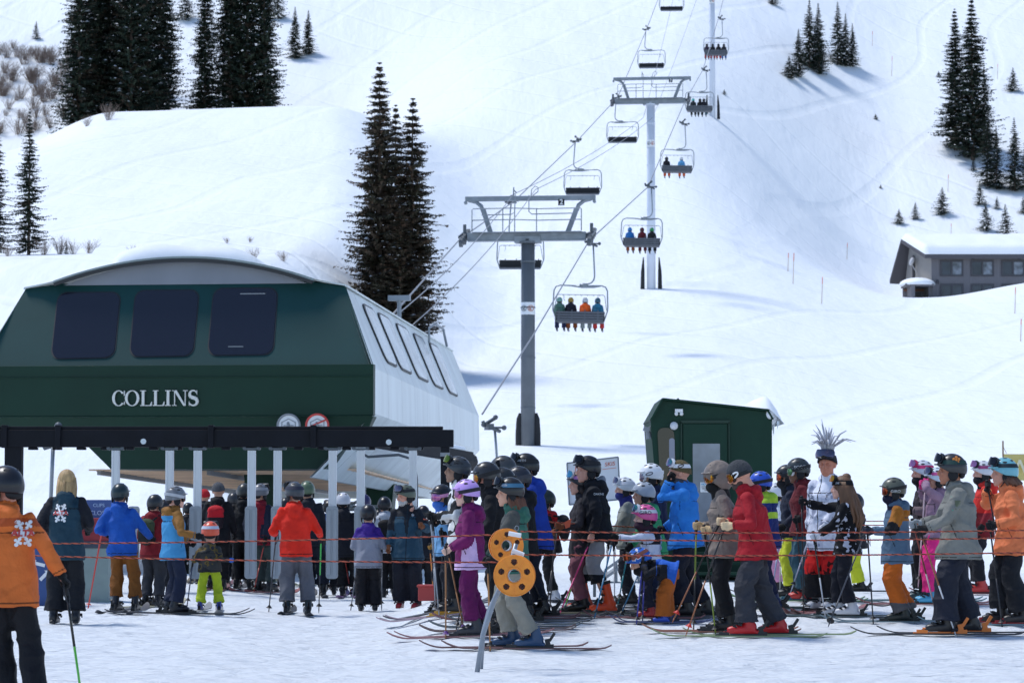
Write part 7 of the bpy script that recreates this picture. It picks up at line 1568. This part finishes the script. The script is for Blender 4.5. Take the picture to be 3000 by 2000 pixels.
def reel(px, py, d, rx, yaw, label, flange_gap=.07):
    c = P(px, py, d); t = empty('rope_reel', c, R(yaw), label, 'rope reel', 'orange rope reels')
    n = 48; holes = [(.66 * rx * math.cos(R(90 + 72 * k)), .66 * rx * math.sin(R(90 + 72 * k))) for k in range(5)]
    for e in (-1, 1):
        m = MB(); bmx = bmesh.new(); vs = []; fs = []
        # flange disc as a grid with real holes
        rings = 22; seg = 96; th = .010; r0 = .30 * rx
        P_ = [[(r0 + (rx - r0) * i / rings, 2 * math.pi * j / seg) for j in range(seg)] for i in range(rings + 1)]
        idx = {}; 
        for s_ in (0, 1):
            for i in range(rings + 1):
                for j in range(seg): rr_, a = P_[i][j]; idx[(s_, i, j)] = len(vs); vs.append((rr_ * math.cos(a), e * flange_gap / 2 + (s_ - .5) * th + (.004 * (1 if s_ == 0 else 0) * -1 if i > rings - 2 else 0), rr_ * math.sin(a)))
        keep = {}
        for i in range(rings):
            for j in range(seg):
                rr_ = r0 + (rx - r0) * (i + .5) / rings; a = 2 * math.pi * (j + .5) / seg; x, z = rr_ * math.cos(a), rr_ * math.sin(a)
                keep[(i, j)] = not any((x - hx_) ** 2 + (z - hz__) ** 2 < (.155 * rx) ** 2 for hx_, hz__ in holes)
        for (i, j), kp in keep.items():
            if not kp: continue
            j2 = (j + 1) % seg
            fs.append((idx[(0, i, j)], idx[(0, i + 1, j)], idx[(0, i + 1, j2)], idx[(0, i, j2)])); fs.append((idx[(1, i, j)], idx[(1, i, j2)], idx[(1, i + 1, j2)], idx[(1, i + 1, j)]))
            for (di, dj, a1, a2) in ((-1, 0, (i, j), (i, j2)), (1, 0, (i + 1, j2), (i + 1, j)), (0, -1, (i + 1, j), (i, j)), (0, 1, (i, j2), (i + 1, j2))):
                nb = (i + di, (j + dj) % seg)
                if not keep.get(nb, False): fs.append((idx[(0, *a1)], idx[(0, *a2)], idx[(1, *a2)], idx[(1, *a1)]))
        m.add(vs, fs)
        # raised rim, ribs, hub ring
        if e == -1:
            pts = [(rx * .985 * math.cos(2 * math.pi * k / 48), -flange_gap / 2 - .006, rx * .985 * math.sin(2 * math.pi * k / 48)) for k in range(49)]; m.tube(pts, .006, 6, cap=False)
            for k in range(10): a = R(54 + 36 * k); m.bar((.40 * rx * math.cos(a), -flange_gap / 2 - .006, .40 * rx * math.sin(a)), (.97 * rx * math.cos(a), -flange_gap / 2 - .006, .97 * rx * math.sin(a)), .006, .005) if k % 2 == 0 else None
            pts = [(.40 * rx * math.cos(2 * math.pi * k / 36), -flange_gap / 2 - .006, .40 * rx * math.sin(2 * math.pi * k / 36)) for k in range(37)]; m.tube(pts, .007, 6, cap=False)
        m.build('flange', OR, t, smooth=False, fix=True)
    m = MB(); pts0 = []; vs = []; fs = []
    for k in range(49):
        a = 2 * math.pi * k / 48
        for (rr_, y) in ((.30 * rx, -.04), (.30 * rx, .04), (.34 * rx, .04), (.34 * rx, -.04)): vs.append((rr_ * math.cos(a), y, rr_ * math.sin(a)))
    for k in range(48):
        for q in range(4): a = k * 4 + q; b = k * 4 + (q + 1) % 4; fs.append((a, b, b + 4, a + 4))
    m.add(vs, fs); m.build('hub', mat('hub_grey', (.45, .47, .50), .4), t, smooth=False)
    for mm, ph, nm in ((ROPE, 0, 'wound_rope'), (ROPD, .5, 'wound_rope')):
        m = MB(); pts = []; turns = 9
        for k in range(turns * 30 + 1):
            a = 2 * math.pi * k / 30; rr_ = rx * (.40 + .42 * ((k / 30.0 + ph) % turns) / turns) + .004 * math.sin(a * 7 + ph * 9); pts.append((rr_ * math.cos(a), -.022 + .006 * math.sin(a * 5 + ph * 6.28) + (k // 30 % 3) * .01, rr_ * math.sin(a)))
        m.tube(pts, .011, 5); m.build(nm, mm, t, smooth=True, fix=False)
    return t
reel(1508, 1685, 25.45, .183, -8, 'nearer and lower of the two orange rope reels')
reel(1482, 1597, 26.2, .155, 14, 'farther and upper of the two orange rope reels')
m = MB(); c = P(1510, 1568, 25.85); m.tube([c + Vector((-.06, 0, .02)), c + Vector((.05, -.02, .0))], .022, 10); tag(m.build('grip_handle', WHITE), 'white crank handle above the upper reel', 'handle', 'white reel handles'); 
m = MB(); c = P(1518, 1618, 25.6); m.tube([c + Vector((-.055, 0, .02)), c + Vector((.05, -.02, -.02))], .022, 10); tag(m.build('grip_handle', WHITE), 'white crank handle on the lower reel', 'handle', 'white reel handles')
m = MB(); c = P(1514, 1553, 25.8); m.tube([c + Vector((.018 * math.cos(a / 12 * 6.283), 0, .02 + .022 * math.sin(a / 12 * 6.283))) for a in range(13)], .004, 6, cap=False); tag(m.build('metal_ring', STEEL), 'metal ring on top of the leaning stand', 'ring')
twisted(P(-60, 1592, 27.5), P(1438, 1566, 26.1), 'upper orange rope from the left edge to the upper reel')
twisted(P(-60, 1622, 27), P(1462, 1646, 25.8), 'lower orange rope from the left edge to the lower reel')
twisted(P(1525, 1556, 25.9), P(3080, 1551, 27.5), 'upper orange rope crossing in front of the right hand queue')
twisted(P(1522, 1579, 25.9), P(3080, 1573, 27.6), 'middle orange rope crossing in front of the right hand queue')
twisted(P(1530, 1624, 25.6), P(3080, 1616, 27.2), 'lower orange rope crossing in front of the right hand queue')
twisted(P(1560, 1525, 33.0), P(2300, 1560, 36.0), 'orange rope behind the tall man in black', .006)
for k, (ya, yb, dd) in enumerate(((1536, 1530, 38), (1546, 1541, 39), (1524, 1519, 40.5))):
    twisted(P(2180, ya, dd), P(3080, yb, dd), ('upper', 'lower', 'faintest, topmost')[k] + ' of the thin far ropes behind the right hand queue', .005)
twisted(P(1240, 1520, 36), P(1660, 1528, 36), 'thin orange rope between the cow print skier and the parka woman', .005)
m = MB(); c = P(1652, 1530, 33.2); m.add([c, c + Vector((.09, 0, .05)), c + Vector((.07, 0, -.05)), c + Vector((.02, 0, -.07)), c + Vector((0, .01, 0)), c + Vector((.09, .01, .05)), c + Vector((.07, .01, -.05)), c + Vector((.02, .01, -.07))], [(0, 1, 2, 3), (7, 6, 5, 4), (0, 4, 5, 1), (1, 5, 6, 2), (2, 6, 7, 3), (3, 7, 4, 0)]); tag(m.build('rope_flag', ORG), 'small orange flag tied to the rope by the brown mittens', 'flag')
# red leaning pole at the left, free bindings and ski tips of skiers out of sight
a = P(298, 1560, 38); b = P(258, 1788, 38.6); b.z = G(b.x, b.y); t = empty('ski_pole', b, 0, 'red ski pole leaning by the sage green cabinet', 'ski pole'); m = MB(); m.tube([(0, 0, 0), (a - b)], [.009, .012], 8); m.build('shaft', REDP, t); m = MB(); m.tube([(.008, 0, .05), (.012, 0, .07)], [.045, .012], 8); m.build('basket', REDP, t)
bpy.data.objects.remove(TMP)
